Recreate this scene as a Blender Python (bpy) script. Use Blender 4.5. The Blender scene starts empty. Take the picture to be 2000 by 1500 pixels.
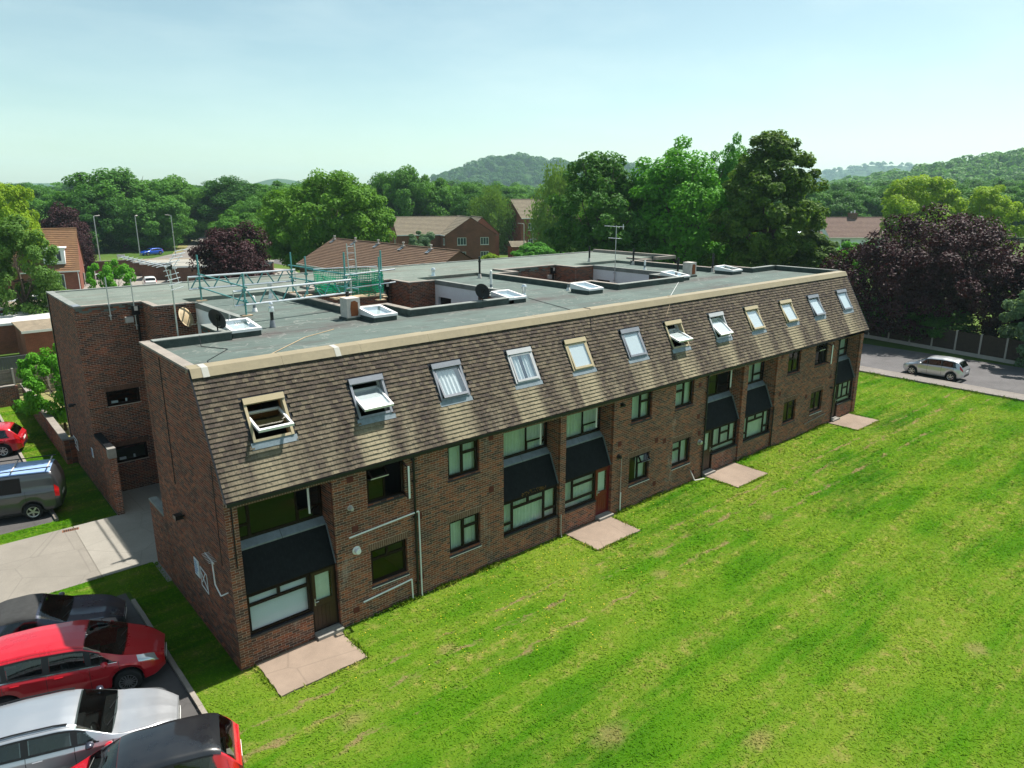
import bpy, math, random
import numpy as np
from mathutils import Vector, Matrix, Euler

S = bpy.context.scene
R = math.radians

# ------------------------------------------------------------------ camera
cam_d = bpy.data.cameras.new('camera')
cam_o = bpy.data.objects.new('camera', cam_d)
S.collection.objects.link(cam_o)
cam_o.location = (-5.33, -17.437, 12.538)
cam_o.rotation_euler = (R(90 - 14.987), R(0.0), R(49.291 - 90))
cam_d.sensor_width = 36.0
cam_d.lens = 36.0 * 1392.9 / 2000.0
cam_d.clip_start = 0.2
cam_d.clip_end = 20000.0
S.camera = cam_o

# ------------------------------------------------------------------ sky, sun, exposure
SUN_EL, SUN_AZ = 61.0, -3.0          # azimuth measured from +X (the long facade runs along X)
world = bpy.data.worlds.new('World')
S.world = world
world.use_nodes = True
wn = world.node_tree.nodes
wl = world.node_tree.links
bg = wn['Background']
sky = wn.new('ShaderNodeTexSky')
sky.sky_type = 'NISHITA'
sky.sun_disc = False
sky.sun_elevation = R(SUN_EL)
sky.sun_rotation = R(90 - SUN_AZ)
sky.altitude = 60
sky.air_density = 0.8
sky.dust_density = 1.0
sky.ozone_density = 1.0
tint = wn.new('ShaderNodeMix')
tint.data_type = 'RGBA'
tint.blend_type = 'MULTIPLY'
tint.inputs[0].default_value = 1.0
wl.new(sky.outputs[0], tint.inputs[6])
tint.inputs[7].default_value = (1.0, 1.04, 0.81, 1)
wtc = wn.new('ShaderNodeTexCoord')
wmp = wn.new('ShaderNodeMapping'); wmp.inputs['Scale'].default_value = (1.2, 2.6, 7.0); wmp.inputs['Rotation'].default_value = (0.1, 0.15, 0.4)
wl.new(wtc.outputs['Generated'], wmp.inputs['Vector'])
wno = wn.new('ShaderNodeTexNoise'); wno.inputs['Scale'].default_value = 2.2; wno.inputs['Detail'].default_value = 7; wno.inputs['Roughness'].default_value = 0.6
wl.new(wmp.outputs[0], wno.inputs['Vector'])
wrm = wn.new('ShaderNodeValToRGB'); wrm.color_ramp.elements[0].position = 0.45; wrm.color_ramp.elements[0].color = (0, 0, 0, 1); wrm.color_ramp.elements[1].position = 0.85; wrm.color_ramp.elements[1].color = (0.22, 0.22, 0.22, 1)
wl.new(wno.outputs['Fac'], wrm.inputs[0])
cloud = wn.new('ShaderNodeMix'); cloud.data_type = 'RGBA'      # the faintest high cloud
wl.new(wrm.outputs[0], cloud.inputs[0]); wl.new(tint.outputs[2], cloud.inputs[6])
cloud.inputs[7].default_value = (6.2, 7.0, 6.6, 1)
wl.new(cloud.outputs[2], bg.inputs[0])
bg.inputs[1].default_value = 0.091

sun_d = bpy.data.lights.new('sun', 'SUN')
sun_d.energy = 4.2
sun_d.angle = R(0.53)
sun_d.color = (1.0, 0.955, 0.88)
sun_o = bpy.data.objects.new('sun', sun_d)
S.collection.objects.link(sun_o)
_sd = Vector((math.cos(R(SUN_EL)) * math.cos(R(SUN_AZ)), math.cos(R(SUN_EL)) * math.sin(R(SUN_AZ)), math.sin(R(SUN_EL))))
sun_o.rotation_euler = _sd.to_track_quat('Z', 'Y').to_euler()
sun_o.location = (20, 0, 60)

S.view_settings.view_transform = 'Standard'
S.view_settings.look = 'None'
S.view_settings.exposure = 1.0
S.view_settings.gamma = 1.0
S.view_settings.use_curve_mapping = False
S.render.engine = 'CYCLES'
S.cycles.max_bounces = 6
S.cycles.diffuse_bounces = 3
S.cycles.glossy_bounces = 3
S.cycles.transparent_max_bounces = 12
S.cycles.transmission_bounces = 4
S.cycles.volume_bounces = 2
S.cycles.use_denoising = True
S.cycles.caustics_reflective = False
S.cycles.caustics_refractive = False

random.seed(7)
rng = np.random.default_rng(11)
COL = S.collection

# ------------------------------------------------------------------ helpers
class MB:
    """collects shapes for ONE mesh object"""
    def __init__(s):
        s.v = []; s.f = []; s.m = []; s.mi = 0
    def add(s, vs, fs):
        b = len(s.v)
        s.v.extend([tuple(map(float, q)) for q in vs])
        for f in fs:
            s.f.append(tuple(i + b for i in f)); s.m.append(s.mi)
        return s
    def quad(s, a, b, c, d):
        return s.add([a, b, c, d], [(0, 1, 2, 3)])
    def box(s, x0, x1, y0, y1, z0, z1, skip=''):
        vs = [(x0, y0, z0), (x1, y0, z0), (x1, y1, z0), (x0, y1, z0), (x0, y0, z1), (x1, y0, z1), (x1, y1, z1), (x0, y1, z1)]
        fs = {'b': (0, 3, 2, 1), 't': (4, 5, 6, 7), 'f': (0, 1, 5, 4), 'k': (2, 3, 7, 6), 'l': (3, 0, 4, 7), 'r': (1, 2, 6, 5)}
        return s.add(vs, [v for k, v in fs.items() if k not in skip])
    def obox(s, o, ax, ay, az, sx, sy, sz):
        """oriented box from origin corner-centre o, unit axes, sizes; o is the centre"""
        o = Vector(o); ax = Vector(ax).normalized() * sx / 2; ay = Vector(ay).normalized() * sy / 2; az = Vector(az).normalized() * sz / 2
        vs = [o + i * ax + j * ay + k * az for k in (-1, 1) for (i, j) in ((-1, -1), (1, -1), (1, 1), (-1, 1))]
        return s.add(vs, [(0, 3, 2, 1), (4, 5, 6, 7), (0, 1, 5, 4), (1, 2, 6, 5), (2, 3, 7, 6), (3, 0, 4, 7)])
    def tube(s, p, q, r, r2=None, n=8, cap=True):
        p = Vector(p); q = Vector(q); d = (q - p)
        if d.length < 1e-6: return s
        d.normalize(); r2 = r if r2 is None else r2
        a = d.orthogonal().normalized(); b = d.cross(a)
        vs = []
        for (c, rr) in ((p, r), (q, r2)):
            for i in range(n):
                t = 2 * math.pi * i / n
                vs.append(c + a * math.cos(t) * rr + b * math.sin(t) * rr)
        fs = [(i, (i + 1) % n, n + (i + 1) % n, n + i) for i in range(n)]
        if cap:
            fs += [tuple(range(n - 1, -1, -1)), tuple(range(n, 2 * n))]
        return s.add(vs, fs)
    def path(s, pts, r, n=6):
        for a, b in zip(pts[:-1], pts[1:]): s.tube(a, b, r, n=n)
        return s
    def lathe(s, o, axis, prof, n=20):
        """prof: list of (along axis, radius)"""
        o = Vector(o); d = Vector(axis).normalized(); a = d.orthogonal().normalized(); b = d.cross(a)
        vs = []
        for (h, r) in prof:
            for i in range(n):
                t = 2 * math.pi * i / n
                vs.append(o + d * h + a * math.cos(t) * r + b * math.sin(t) * r)
        fs = []
        for k in range(len(prof) - 1):
            for i in range(n):
                fs.append((k * n + i, k * n + (i + 1) % n, (k + 1) * n + (i + 1) % n, (k + 1) * n + i))
        return s.add(vs, fs)
    def prism(s, poly, z0, z1, cap=True):
        n = len(poly)
        vs = [(x, y, z0) for x, y in poly] + [(x, y, z1) for x, y in poly]
        fs = [(i, (i + 1) % n, n + (i + 1) % n, n + i) for i in range(n)]
        if cap: fs += [tuple(range(n, 2 * n)), tuple(range(n - 1, -1, -1))]
        return s.add(vs, fs)
    def mesh(s, name, mats, smooth=False):
        me = bpy.data.meshes.new(name)
        me.from_pydata(s.v, [], s.f)
        for m in (mats if isinstance(mats, (list, tuple)) else [mats]): me.materials.append(m)
        if isinstance(mats, (list, tuple)) and len(mats) > 1:
            me.polygons.foreach_set('material_index', s.m)
        if smooth: me.polygons.foreach_set('use_smooth', [True] * len(me.polygons))
        me.update()
        return me
    def build(s, name, mats, parent=None, smooth=False, **kw):
        return link(bpy.data.objects.new(name, s.mesh(name, mats, smooth)), parent, **kw)

def link(o, parent=None, label=None, cat=None, group=None, kind=None, loc=None):
    COL.objects.link(o)
    if parent is not None: o.parent = parent
    if loc is not None: o.location = loc
    if label: o['label'] = label
    if cat: o['category'] = cat
    if group: o['group'] = group
    if kind: o['kind'] = kind
    return o

def empty(name, loc=(0, 0, 0), rz=0.0, label=None, cat=None, group=None):
    o = bpy.data.objects.new(name, None)
    o.empty_display_size = 0.3
    link(o, None, label, cat, group)
    o.location = loc; o.rotation_euler = (0, 0, rz)
    return o

def np_mesh(name, V, Q, mat, smooth=False):
    """V (n,3) float, Q (m,k) int : fast mesh from arrays"""
    V = np.asarray(V, np.float32); Q = np.asarray(Q, np.int32)
    me = bpy.data.meshes.new(name)
    k = Q.shape[1]
    me.vertices.add(len(V)); me.vertices.foreach_set('co', V.ravel())
    me.loops.add(Q.size); me.loops.foreach_set('vertex_index', Q.ravel())
    me.polygons.add(len(Q))
    me.polygons.foreach_set('loop_start', np.arange(0, Q.size, k, dtype=np.int32))
    me.polygons.foreach_set('use_smooth', np.full(len(Q), bool(smooth)))
    me.materials.append(mat)
    me.update(calc_edges=True)
    return me

def copy_tree(o, parent=None):
    c = o.copy(); COL.objects.link(c)
    c.parent = parent
    for ch in o.children: copy_tree(ch, c)
    return c

# ------------------------------------------------------------------ materials
class NT:
    def __init__(s, name):
        s.mat = bpy.data.materials.new(name); s.mat.use_nodes = True
        s.t = s.mat.node_tree; s.n = s.t.nodes; s.l = s.t.links
        s.b = s.n['Principled BSDF']; s.out = s.n['Material Output']
    def node(s, typ, **kw):
        nd = s.n.new(typ)
        for k, v in kw.items(): setattr(nd, k, v)
        return nd
    def con(s, a, b): s.l.new(a, b)
    def pos(s):
        return s.node('ShaderNodeNewGeometry').outputs['Position']
    def objco(s):
        return s.node('ShaderNodeTexCoord').outputs['Object']
    def math(s, op, a, b=None, c=None):
        nd = s.node('ShaderNodeMath', operation=op)
        for i, x in enumerate((a, b, c)):
            if x is None: continue
            if isinstance(x, (int, float)): nd.inputs[i].default_value = x
            else: s.con(x, nd.inputs[i])
        return nd.outputs[0]
    def sep(s, v):
        nd = s.node('ShaderNodeSeparateXYZ'); s.con(v, nd.inputs[0]); return nd.outputs
    def comb(s, x, y, z=0.0):
        nd = s.node('ShaderNodeCombineXYZ')
        for i, q in enumerate((x, y, z)):
            if isinstance(q, (int, float)): nd.inputs[i].default_value = q
            else: s.con(q, nd.inputs[i])
        return nd.outputs[0]
    def scale(s, v, k):
        nd = s.node('ShaderNodeVectorMath', operation='MULTIPLY'); s.con(v, nd.inputs[0])
        nd.inputs[1].default_value = k if isinstance(k, (tuple, list)) else (k, k, k)
        return nd.outputs[0]
    def noise(s, v, sc, det=4.0, rough=0.6):
        nd = s.node('ShaderNodeTexNoise'); nd.inputs['Scale'].default_value = sc
        nd.inputs['Detail'].default_value = det; nd.inputs['Roughness'].default_value = rough
        s.con(v, nd.inputs['Vector']); return nd.outputs['Fac']
    def ramp(s, f, stops, interp='LINEAR'):
        nd = s.node('ShaderNodeValToRGB'); cr = nd.color_ramp; cr.interpolation = interp
        while len(cr.elements) < len(stops): cr.elements.new(0.5)
        for e, (p, c) in zip(cr.elements, stops):
            e.position = p
            e.color = (c, c, c, 1) if isinstance(c, (int, float)) else (c[0], c[1], c[2], 1)
        s.con(f, nd.inputs[0]); return nd.outputs[0]
    def mix(s, f, a, b, mode='MIX'):
        nd = s.node('ShaderNodeMix', data_type='RGBA', blend_type=mode)
        for sock, x in ((nd.inputs[0], f), (nd.inputs[6], a), (nd.inputs[7], b)):
            if isinstance(x, (int, float)): sock.default_value = x
            elif isinstance(x, tuple): sock.default_value = (x[0], x[1], x[2], 1)
            else: s.con(x, sock)
        return nd.outputs[2]
    def white(s, v):
        nd = s.node('ShaderNodeTexWhiteNoise', noise_dimensions='3D'); s.con(v, nd.inputs['Vector']); return nd.outputs['Value']
    def bump(s, h, strength=0.3, dist=0.02):
        nd = s.node('ShaderNodeBump'); nd.inputs['Strength'].default_value = strength; nd.inputs['Distance'].default_value = dist
        s.con(h, nd.inputs['Height']); s.con(nd.outputs[0], s.b.inputs['Normal'])
    def done(s, col=None, rough=None, metal=None, spec=None, coat=None):
        for key, x in (('Base Color', col), ('Roughness', rough), ('Metallic', metal), ('Specular IOR Level', spec), ('Coat Weight', coat)):
            if x is None: continue
            if isinstance(x, (int, float)): s.b.inputs[key].default_value = x
            elif isinstance(x, tuple): s.b.inputs[key].default_value = (x[0], x[1], x[2], 1)
            else: s.con(x, s.b.inputs[key])
        return s.mat

def plain(name, c, rough=0.7, metal=0.0, var=0.18, sc=3.0, spec=0.4, bump=0.0, obj=False, coat=None):
    """colour with uneven grain: two octaves of noise around c"""
    t = NT(name); v = t.objco() if obj else t.pos()
    a = t.noise(v, sc, 5); b = t.noise(v, sc * 9, 3)
    f = t.math('ADD', t.math('MULTIPLY', a, 0.6), t.math('MULTIPLY', b, 0.4))
    lo = tuple(x * (1 - var) for x in c); hi = tuple(min(1, x * (1 + var)) for x in c)
    col = t.ramp(f, [(0.3, lo), (0.7, hi)])
    if bump: t.bump(b, bump, 0.01)
    rr = t.math('ADD', t.math('MULTIPLY', b, 0.2), rough - 0.1)
    return t.done(col, rr, metal, spec, coat)

def brick_mat(name, cols, dark=1.0, stain=0.0):
    t = NT(name); P = t.pos(); x, y, z = t.sep(P)
    u = t.math('ADD', x, y)
    row = t.math('FLOOR', t.math('DIVIDE', z, 0.075))
    half = t.math('MULTIPLY', t.math('MODULO', t.math('ABSOLUTE', row), 2.0), 0.1125)
    col = t.math('FLOOR', t.math('DIVIDE', t.math('ADD', u, half), 0.225))
    w = t.white(t.comb(col, row, 3.0))
    c = t.ramp(w, [(i / len(cols), k) for i, k in enumerate(cols)], 'CONSTANT')
    g = t.noise(P, 38, 4, 0.7)
    c = t.mix(0.55, c, t.ramp(g, [(0.25, 0.45), (0.75, 1.0)]), 'MULTIPLY')
    big = t.noise(P, 0.45, 5, 0.65)
    c = t.mix(1.0, c, t.ramp(big, [(0.3, 0.72 * dark), (0.7, 1.12 * dark)]), 'MULTIPLY')
    if stain:
        sv = t.scale(P, (0.9, 0.9, 0.28))
        m = t.ramp(t.noise(sv, 1.1, 6, 0.7), [(0.60, 0.0), (0.74, stain)])
        c = t.mix(m, c, (0.42, 0.40, 0.36))
    t.bump(g, 0.5, 0.006)
    return t.done(c, 0.9, 0, 0.25)

def solid_brick_mat(name, cols, mort, sx=0.225, sz=0.075):
    """courses for walls too far off for single bricks to be told apart"""
    t = NT(name); P = t.pos(); x, y, z = t.sep(P)
    u = t.math('ADD', t.math('MULTIPLY', x, 1.0), y)
    br = t.node('ShaderNodeTexBrick'); t.con(t.comb(u, z), br.inputs['Vector'])
    br.inputs['Scale'].default_value = 1.0; br.inputs['Brick Width'].default_value = sx; br.inputs['Row Height'].default_value = sz
    br.inputs['Mortar Size'].default_value = 0.006
    br.inputs['Color1'].default_value = (*cols[0], 1); br.inputs['Color2'].default_value = (*cols[1], 1); br.inputs['Mortar'].default_value = (*mort, 1)
    big = t.noise(P, 0.6, 5, 0.65)
    c = t.mix(1.0, br.outputs['Color'], t.ramp(big, [(0.3, 0.75), (0.7, 1.15)]), 'MULTIPLY')
    return t.done(c, 0.9, 0, 0.2)

M = {}
BR = [(0.174, 0.060, 0.033), (0.230, 0.078, 0.041), (0.109, 0.052, 0.038), (0.146, 0.066, 0.046), (0.202, 0.085, 0.049), (0.278, 0.092, 0.046),
      (0.104, 0.045, 0.031), (0.181, 0.056, 0.031), (0.160, 0.080, 0.052), (0.077, 0.042, 0.033), (0.216, 0.066, 0.037), (0.132, 0.052, 0.033)]
M['brick'] = brick_mat('brown_mixed_brick', BR, 1.55, 0.6)
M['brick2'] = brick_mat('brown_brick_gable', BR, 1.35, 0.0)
M['mortar'] = plain('lime_mortar', (0.55, 0.45, 0.36), 0.95, var=0.22, sc=2.0, spec=0.1)
M['soldier'] = plain('soldier_brick', (0.165, 0.088, 0.06), 0.9, var=0.55, sc=9.0, spec=0.2)
M['air_brick'] = plain('terracotta_vent', (0.13, 0.03, 0.02), 0.85, var=0.2)

# concrete plain tiles of the steep roof: grey brown, lichen, rain-washed streaks
def tile_mat():
    t = NT('weathered_plain_tile'); P = t.pos(); x, y, z = t.sep(P)
    row = t.math('FLOOR', t.math('DIVIDE', t.math('SUBTRACT', z, 5.0), 0.11444))
    half = t.math('MULTIPLY', t.math('MODULO', t.math('ABSOLUTE', row), 2.0), 0.0825)
    col = t.math('FLOOR', t.math('DIVIDE', t.math('ADD', x, half), 0.165))
    w = t.white(t.comb(col, row, 1.0))
    c = t.ramp(w, [(0.0, (0.102, 0.081, 0.065)), (0.18, (0.141, 0.113, 0.084)), (0.40, (0.170, 0.137, 0.099)), (0.62, (0.112, 0.088, 0.072)), (0.78, (0.194, 0.159, 0.112)), (0.90, (0.078, 0.061, 0.054))], 'CONSTANT')
    g = t.noise(P, 30, 5, 0.75)
    c = t.mix(0.25, c, (0.112, 0.092, 0.076))
    c = t.mix(0.9, c, t.ramp(g, [(0.30, 0.38), (0.70, 1.12)]), 'MULTIPLY')
    c = t.mix(1.0, c, t.ramp(t.noise(P, 2.2, 4, 0.7), [(0.32, 0.68), (0.66, 1.08)]), 'MULTIPLY')
    st = t.noise(t.scale(P, (1.0, 0.22, 0.16)), 1.5, 5, 0.6)
    low = t.ramp(t.math('DIVIDE', t.math('SUBTRACT', z, 5.0), 3.1), [(0.05, 1.0), (0.75, 0.0)])
    fx = t.math('FRACT', t.math('DIVIDE', t.math('ADD', t.math('SUBTRACT', x, 0.95), t.math('MULTIPLY', st, 0.35)), 3.03))
    under = t.math('MULTIPLY', t.ramp(fx, [(0.0, 0.0), (0.06, 1.0), (0.36, 1.0), (0.46, 0.0)]), t.ramp(t.math('DIVIDE', t.math('SUBTRACT', z, 5.0), 3.1), [(0.30, 1.0), (0.42, 0.0)]))
    m = t.math('MAXIMUM', t.math('MULTIPLY', t.ramp(st, [(0.46, 0.0), (0.68, 0.55)]), low), t.math('MULTIPLY', under, t.ramp(st, [(0.30, 0.15), (0.60, 0.8)])))
    c = t.mix(m, c, t.mix(g, (0.194, 0.167, 0.106), (0.407, 0.353, 0.241)))
    blot = t.noise(P, 7.0, 4, 0.7)
    c = t.mix(t.ramp(blot, [(0.60, 0.0), (0.68, 0.75)]), c, (0.044, 0.037, 0.034))
    c = t.mix(t.ramp(t.noise(P, 16.0, 2), [(0.735, 0.0), (0.75, 0.7)]), c, (0.436, 0.412, 0.336))
    t.bump(g, 0.6, 0.008)
    return t.done(c, 0.95, 0, 0.15)
M['tile'] = tile_mat()
M['tile_under'] = plain('roof_batten_felt', (0.03, 0.027, 0.024), 0.95)

def felt_mat(name, base, stain, scale=1.0):
    t = NT(name); P = t.pos(); x, y, z = t.sep(P)
    n1 = t.noise(P, 0.7, 6, 0.7); n2 = t.noise(P, 40, 3, 0.8)
    n3 = t.noise(t.scale(P, (0.35, 1.4, 1)), 0.8, 5, 0.65)
    c = t.ramp(n1, [(0.3, tuple(k * 0.82 for k in base)), (0.7, tuple(k * 1.15 for k in base))])
    c = t.mix(0.5, c, t.ramp(n2, [(0.3, 0.6), (0.7, 1.25)]), 'MULTIPLY')
    c = t.mix(t.ramp(n3, [(0.52, 0.0), (0.68, 0.75)]), c, stain)
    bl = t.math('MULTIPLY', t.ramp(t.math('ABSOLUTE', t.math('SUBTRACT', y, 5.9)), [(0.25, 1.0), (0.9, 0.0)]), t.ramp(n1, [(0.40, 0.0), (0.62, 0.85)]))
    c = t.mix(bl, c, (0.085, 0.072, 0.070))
    rim = t.ramp(t.noise(P, 0.9, 3, 0.5), [(0.545, 0.0), (0.56, 0.45), (0.575, 0.0)])
    c = t.mix(rim, c, (0.26, 0.26, 0.24))
    # welded laps one metre apart
    fy = t.math('FRACT', y)
    lap = t.math('GREATER_THAN', fy, 0.955)
    c = t.mix(t.math('MULTIPLY', lap, 0.55), c, (0.055, 0.065, 0.06))
    t.bump(n2, 0.5, 0.006)
    return t.done(c, 0.92, 0, 0.2)
M['felt'] = felt_mat('green_mineral_felt', (0.108, 0.140, 0.127), (0.080, 0.076, 0.072))
M['felt_rear'] = felt_mat('pale_mineral_felt', (0.155, 0.185, 0.160), (0.13, 0.115, 0.095))
M['felt_dark'] = plain('felt_upstand', (0.060, 0.078, 0.070), 0.9, var=0.4, sc=2.5, spec=0.2)
M['coping'] = plain('weathered_coping', (0.25, 0.22, 0.19), 0.85, var=0.3, sc=2.0)
M['coping_grey'] = plain('felt_coping', (0.20, 0.215, 0.20), 0.85, var=0.3, sc=2.0)
M['lead'] = plain('grey_lead', (0.20, 0.225, 0.25), 0.55, var=0.3, sc=5, metal=0.2)
M['cap'] = plain('cream_capping', (0.26, 0.215, 0.135), 0.5, var=0.16, sc=1.2, spec=0.5)
M['cap_joint'] = plain('pale_repair_tape', (0.42, 0.41, 0.37), 0.5, var=0.08)
M['slate'] = plain('dark_slate_tile', (0.011, 0.012, 0.014), 0.8, var=0.5, sc=6, spec=0.15)
M['brown_upvc'] = plain('dark_brown_frame', (0.016, 0.008, 0.006), 0.5, var=0.3, spec=0.15)
M['brown_sill'] = plain('dark_clay_sill', (0.030, 0.030, 0.036), 0.5, var=0.3)
M['red_door'] = plain('red_painted_door', (0.14, 0.012, 0.012), 0.35, var=0.2)
M['brown_door'] = plain('brown_panel_door', (0.040, 0.018, 0.012), 0.4, var=0.3)
M['white'] = plain('white_paint', (0.78, 0.78, 0.77), 0.45, var=0.05)
M['render'] = plain('white_render', (0.84, 0.85, 0.87), 0.85, var=0.06, sc=1.0)
M['black'] = plain('black_plastic', (0.012, 0.012, 0.013), 0.4, var=0.2)
M['gutter'] = plain('black_gutter', (0.010, 0.011, 0.014), 0.35, var=0.2)
M['steel'] = plain('galvanised_steel', (0.55, 0.57, 0.58), 0.38, 0.85, var=0.15, sc=8)
M['tealsteel'] = plain('teal_painted_tube', (0.11, 0.33, 0.32), 0.5, 0.2, var=0.3, sc=5)
M['alu'] = plain('aluminium_beam', (0.72, 0.74, 0.75), 0.35, 0.8, var=0.08, sc=5)
M['board'] = plain('scaffold_board', (0.40, 0.30, 0.19), 0.85, var=0.25, sc=4)
M['rust'] = plain('rusted_face', (0.20, 0.062, 0.020), 0.9, var=0.35, sc=6)
M['pale_metal'] = plain('pale_flue_box', (0.50, 0.46, 0.42), 0.6, var=0.25, sc=5)
M['grey_frame'] = plain('grey_window_frame', (0.24, 0.25, 0.28), 0.4, 0.3, var=0.15)
M['pale_frame'] = plain('pale_grey_frame', (0.46, 0.46, 0.47), 0.4, 0.2, var=0.1)
M['cream_frame'] = plain('cream_window_frame', (0.40, 0.33, 0.21), 0.4, var=0.1)
M['flash'] = plain('lead_flashing', (0.20, 0.24, 0.27), 0.5, 0.2, var=0.35, sc=7)
M['curtain'] = plain('pale_curtain', (0.52, 0.60, 0.52), 0.9, var=0.12, sc=4)  # green of the lawn's reflection is mixed into the curtain colour
M['blind'] = plain('white_blind', (0.80, 0.81, 0.80), 0.7, var=0.03)
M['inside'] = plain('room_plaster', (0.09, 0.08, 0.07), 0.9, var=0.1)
M['pine'] = plain('pine_lining', (0.34, 0.17, 0.06), 0.6, var=0.2)
M['concrete'] = plain('pale_concrete', (0.24, 0.225, 0.20), 0.9, var=0.2, sc=1.2, bump=0.3)
M['post'] = plain('concrete_post', (0.38, 0.36, 0.33), 0.9, var=0.15)
M['timber'] = plain('dark_fence_timber', (0.045, 0.032, 0.024), 0.85, var=0.35, sc=5)
M['timber_grey'] = plain('weathered_fence_timber', (0.16, 0.145, 0.12), 0.9, var=0.3, sc=5)

def glass_mat(name, tintc=(0.9, 0.95, 0.93), refl=1.0, rough=0.02, base=0.0):
    t = NT(name)
    lw = t.node('ShaderNodeLayerWeight'); lw.inputs['Blend'].default_value = 0.5
    f = t.math('MINIMUM', t.math('ADD', t.math('MULTIPLY', t.math('POWER', lw.outputs['Facing'], 5.0), 0.85), 0.075 * refl + base), 1.0)
    tr = t.node('ShaderNodeBsdfTransparent'); tr.inputs[0].default_value = (*tintc, 1)
    gl = t.node('ShaderNodeBsdfGlossy'); gl.inputs['Roughness'].default_value = rough; gl.inputs['Color'].default_value = (1, 1, 1, 1)
    mx = t.node('ShaderNodeMixShader'); t.con(f, mx.inputs[0]); t.con(tr.outputs[0], mx.inputs[1]); t.con(gl.outputs[0], mx.inputs[2])
    t.con(mx.outputs[0], t.out.inputs['Surface'])
    return t.mat
M['glass'] = glass_mat('window_glass', refl=0.6)
M['roof_glass'] = glass_mat('roof_window_glass', (0.92, 0.98, 1.0), 0.8, base=0.27)

def paint(name, c, metal=0.0, rough=0.28, coat=1.0):
    t = NT(name); v = t.objco()
    n = t.noise(v, 2.0, 4); d = t.noise(v, 60, 2)
    col = t.mix(t.ramp(n, [(0.4, 0.0), (0.8, 0.03)]), c, (0.35, 0.32, 0.28))
    t.b.inputs['Coat Roughness'].default_value = 0.06
    return t.done(col, t.math('ADD', t.math('MULTIPLY', n, 0.18), rough - 0.08), metal, 0.5, coat)
M['car_red'] = paint('red_car_paint', (0.52, 0.006, 0.018), 0.15)
M['car_silver'] = paint('silver_car_paint', (0.56, 0.58, 0.61), 0.75, 0.36)
M['car_white'] = paint('white_car_paint', (0.75, 0.75, 0.74))
M['car_navy'] = paint('dark_grey_car_paint', (0.045, 0.05, 0.075), 0.5)
M['car_blue'] = paint('blue_car_paint', (0.01, 0.09, 0.55), 0.2)
M['car_van'] = paint('grey_van_paint', (0.075, 0.078, 0.085), 0.6, 0.34)
M['car_black'] = paint('black_car_paint', (0.012, 0.013, 0.016), 0.2)
M['softtop'] = plain('fabric_hood', (0.035, 0.036, 0.036), 0.9, var=0.3, sc=8, obj=True)
M['tyre'] = plain('tyre_rubber', (0.014, 0.014, 0.015), 0.85, var=0.2, obj=True)
M['rim'] = plain('alloy_rim', (0.55, 0.56, 0.58), 0.3, 0.9, var=0.08, obj=True)
M['carglass'] = NT('dark_car_glass').done((0.004, 0.006, 0.007), 0.03, 0.0, 0.5)
M['clearcar'] = glass_mat('tinted_car_glass', (0.42, 0.47, 0.46), 0.9)
M['seat'] = plain('car_seat_fabric', (0.035, 0.034, 0.036), 0.9, var=0.2, obj=True)
M['dash'] = plain('car_dashboard', (0.022, 0.022, 0.023), 0.7, var=0.2, obj=True)
M['headlamp'] = NT('headlamp_lens').done((0.55, 0.58, 0.60), 0.08, 0.6, 0.8)
M['taillamp'] = NT('tail_lamp_lens').done((0.45, 0.012, 0.012), 0.12, 0.0, 0.7)
M['chrome'] = NT('bright_trim').done((0.75, 0.76, 0.78), 0.15, 1.0)
M['car_seam'] = NT('panel_gap').done((0.012, 0.012, 0.013), 0.7)
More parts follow.
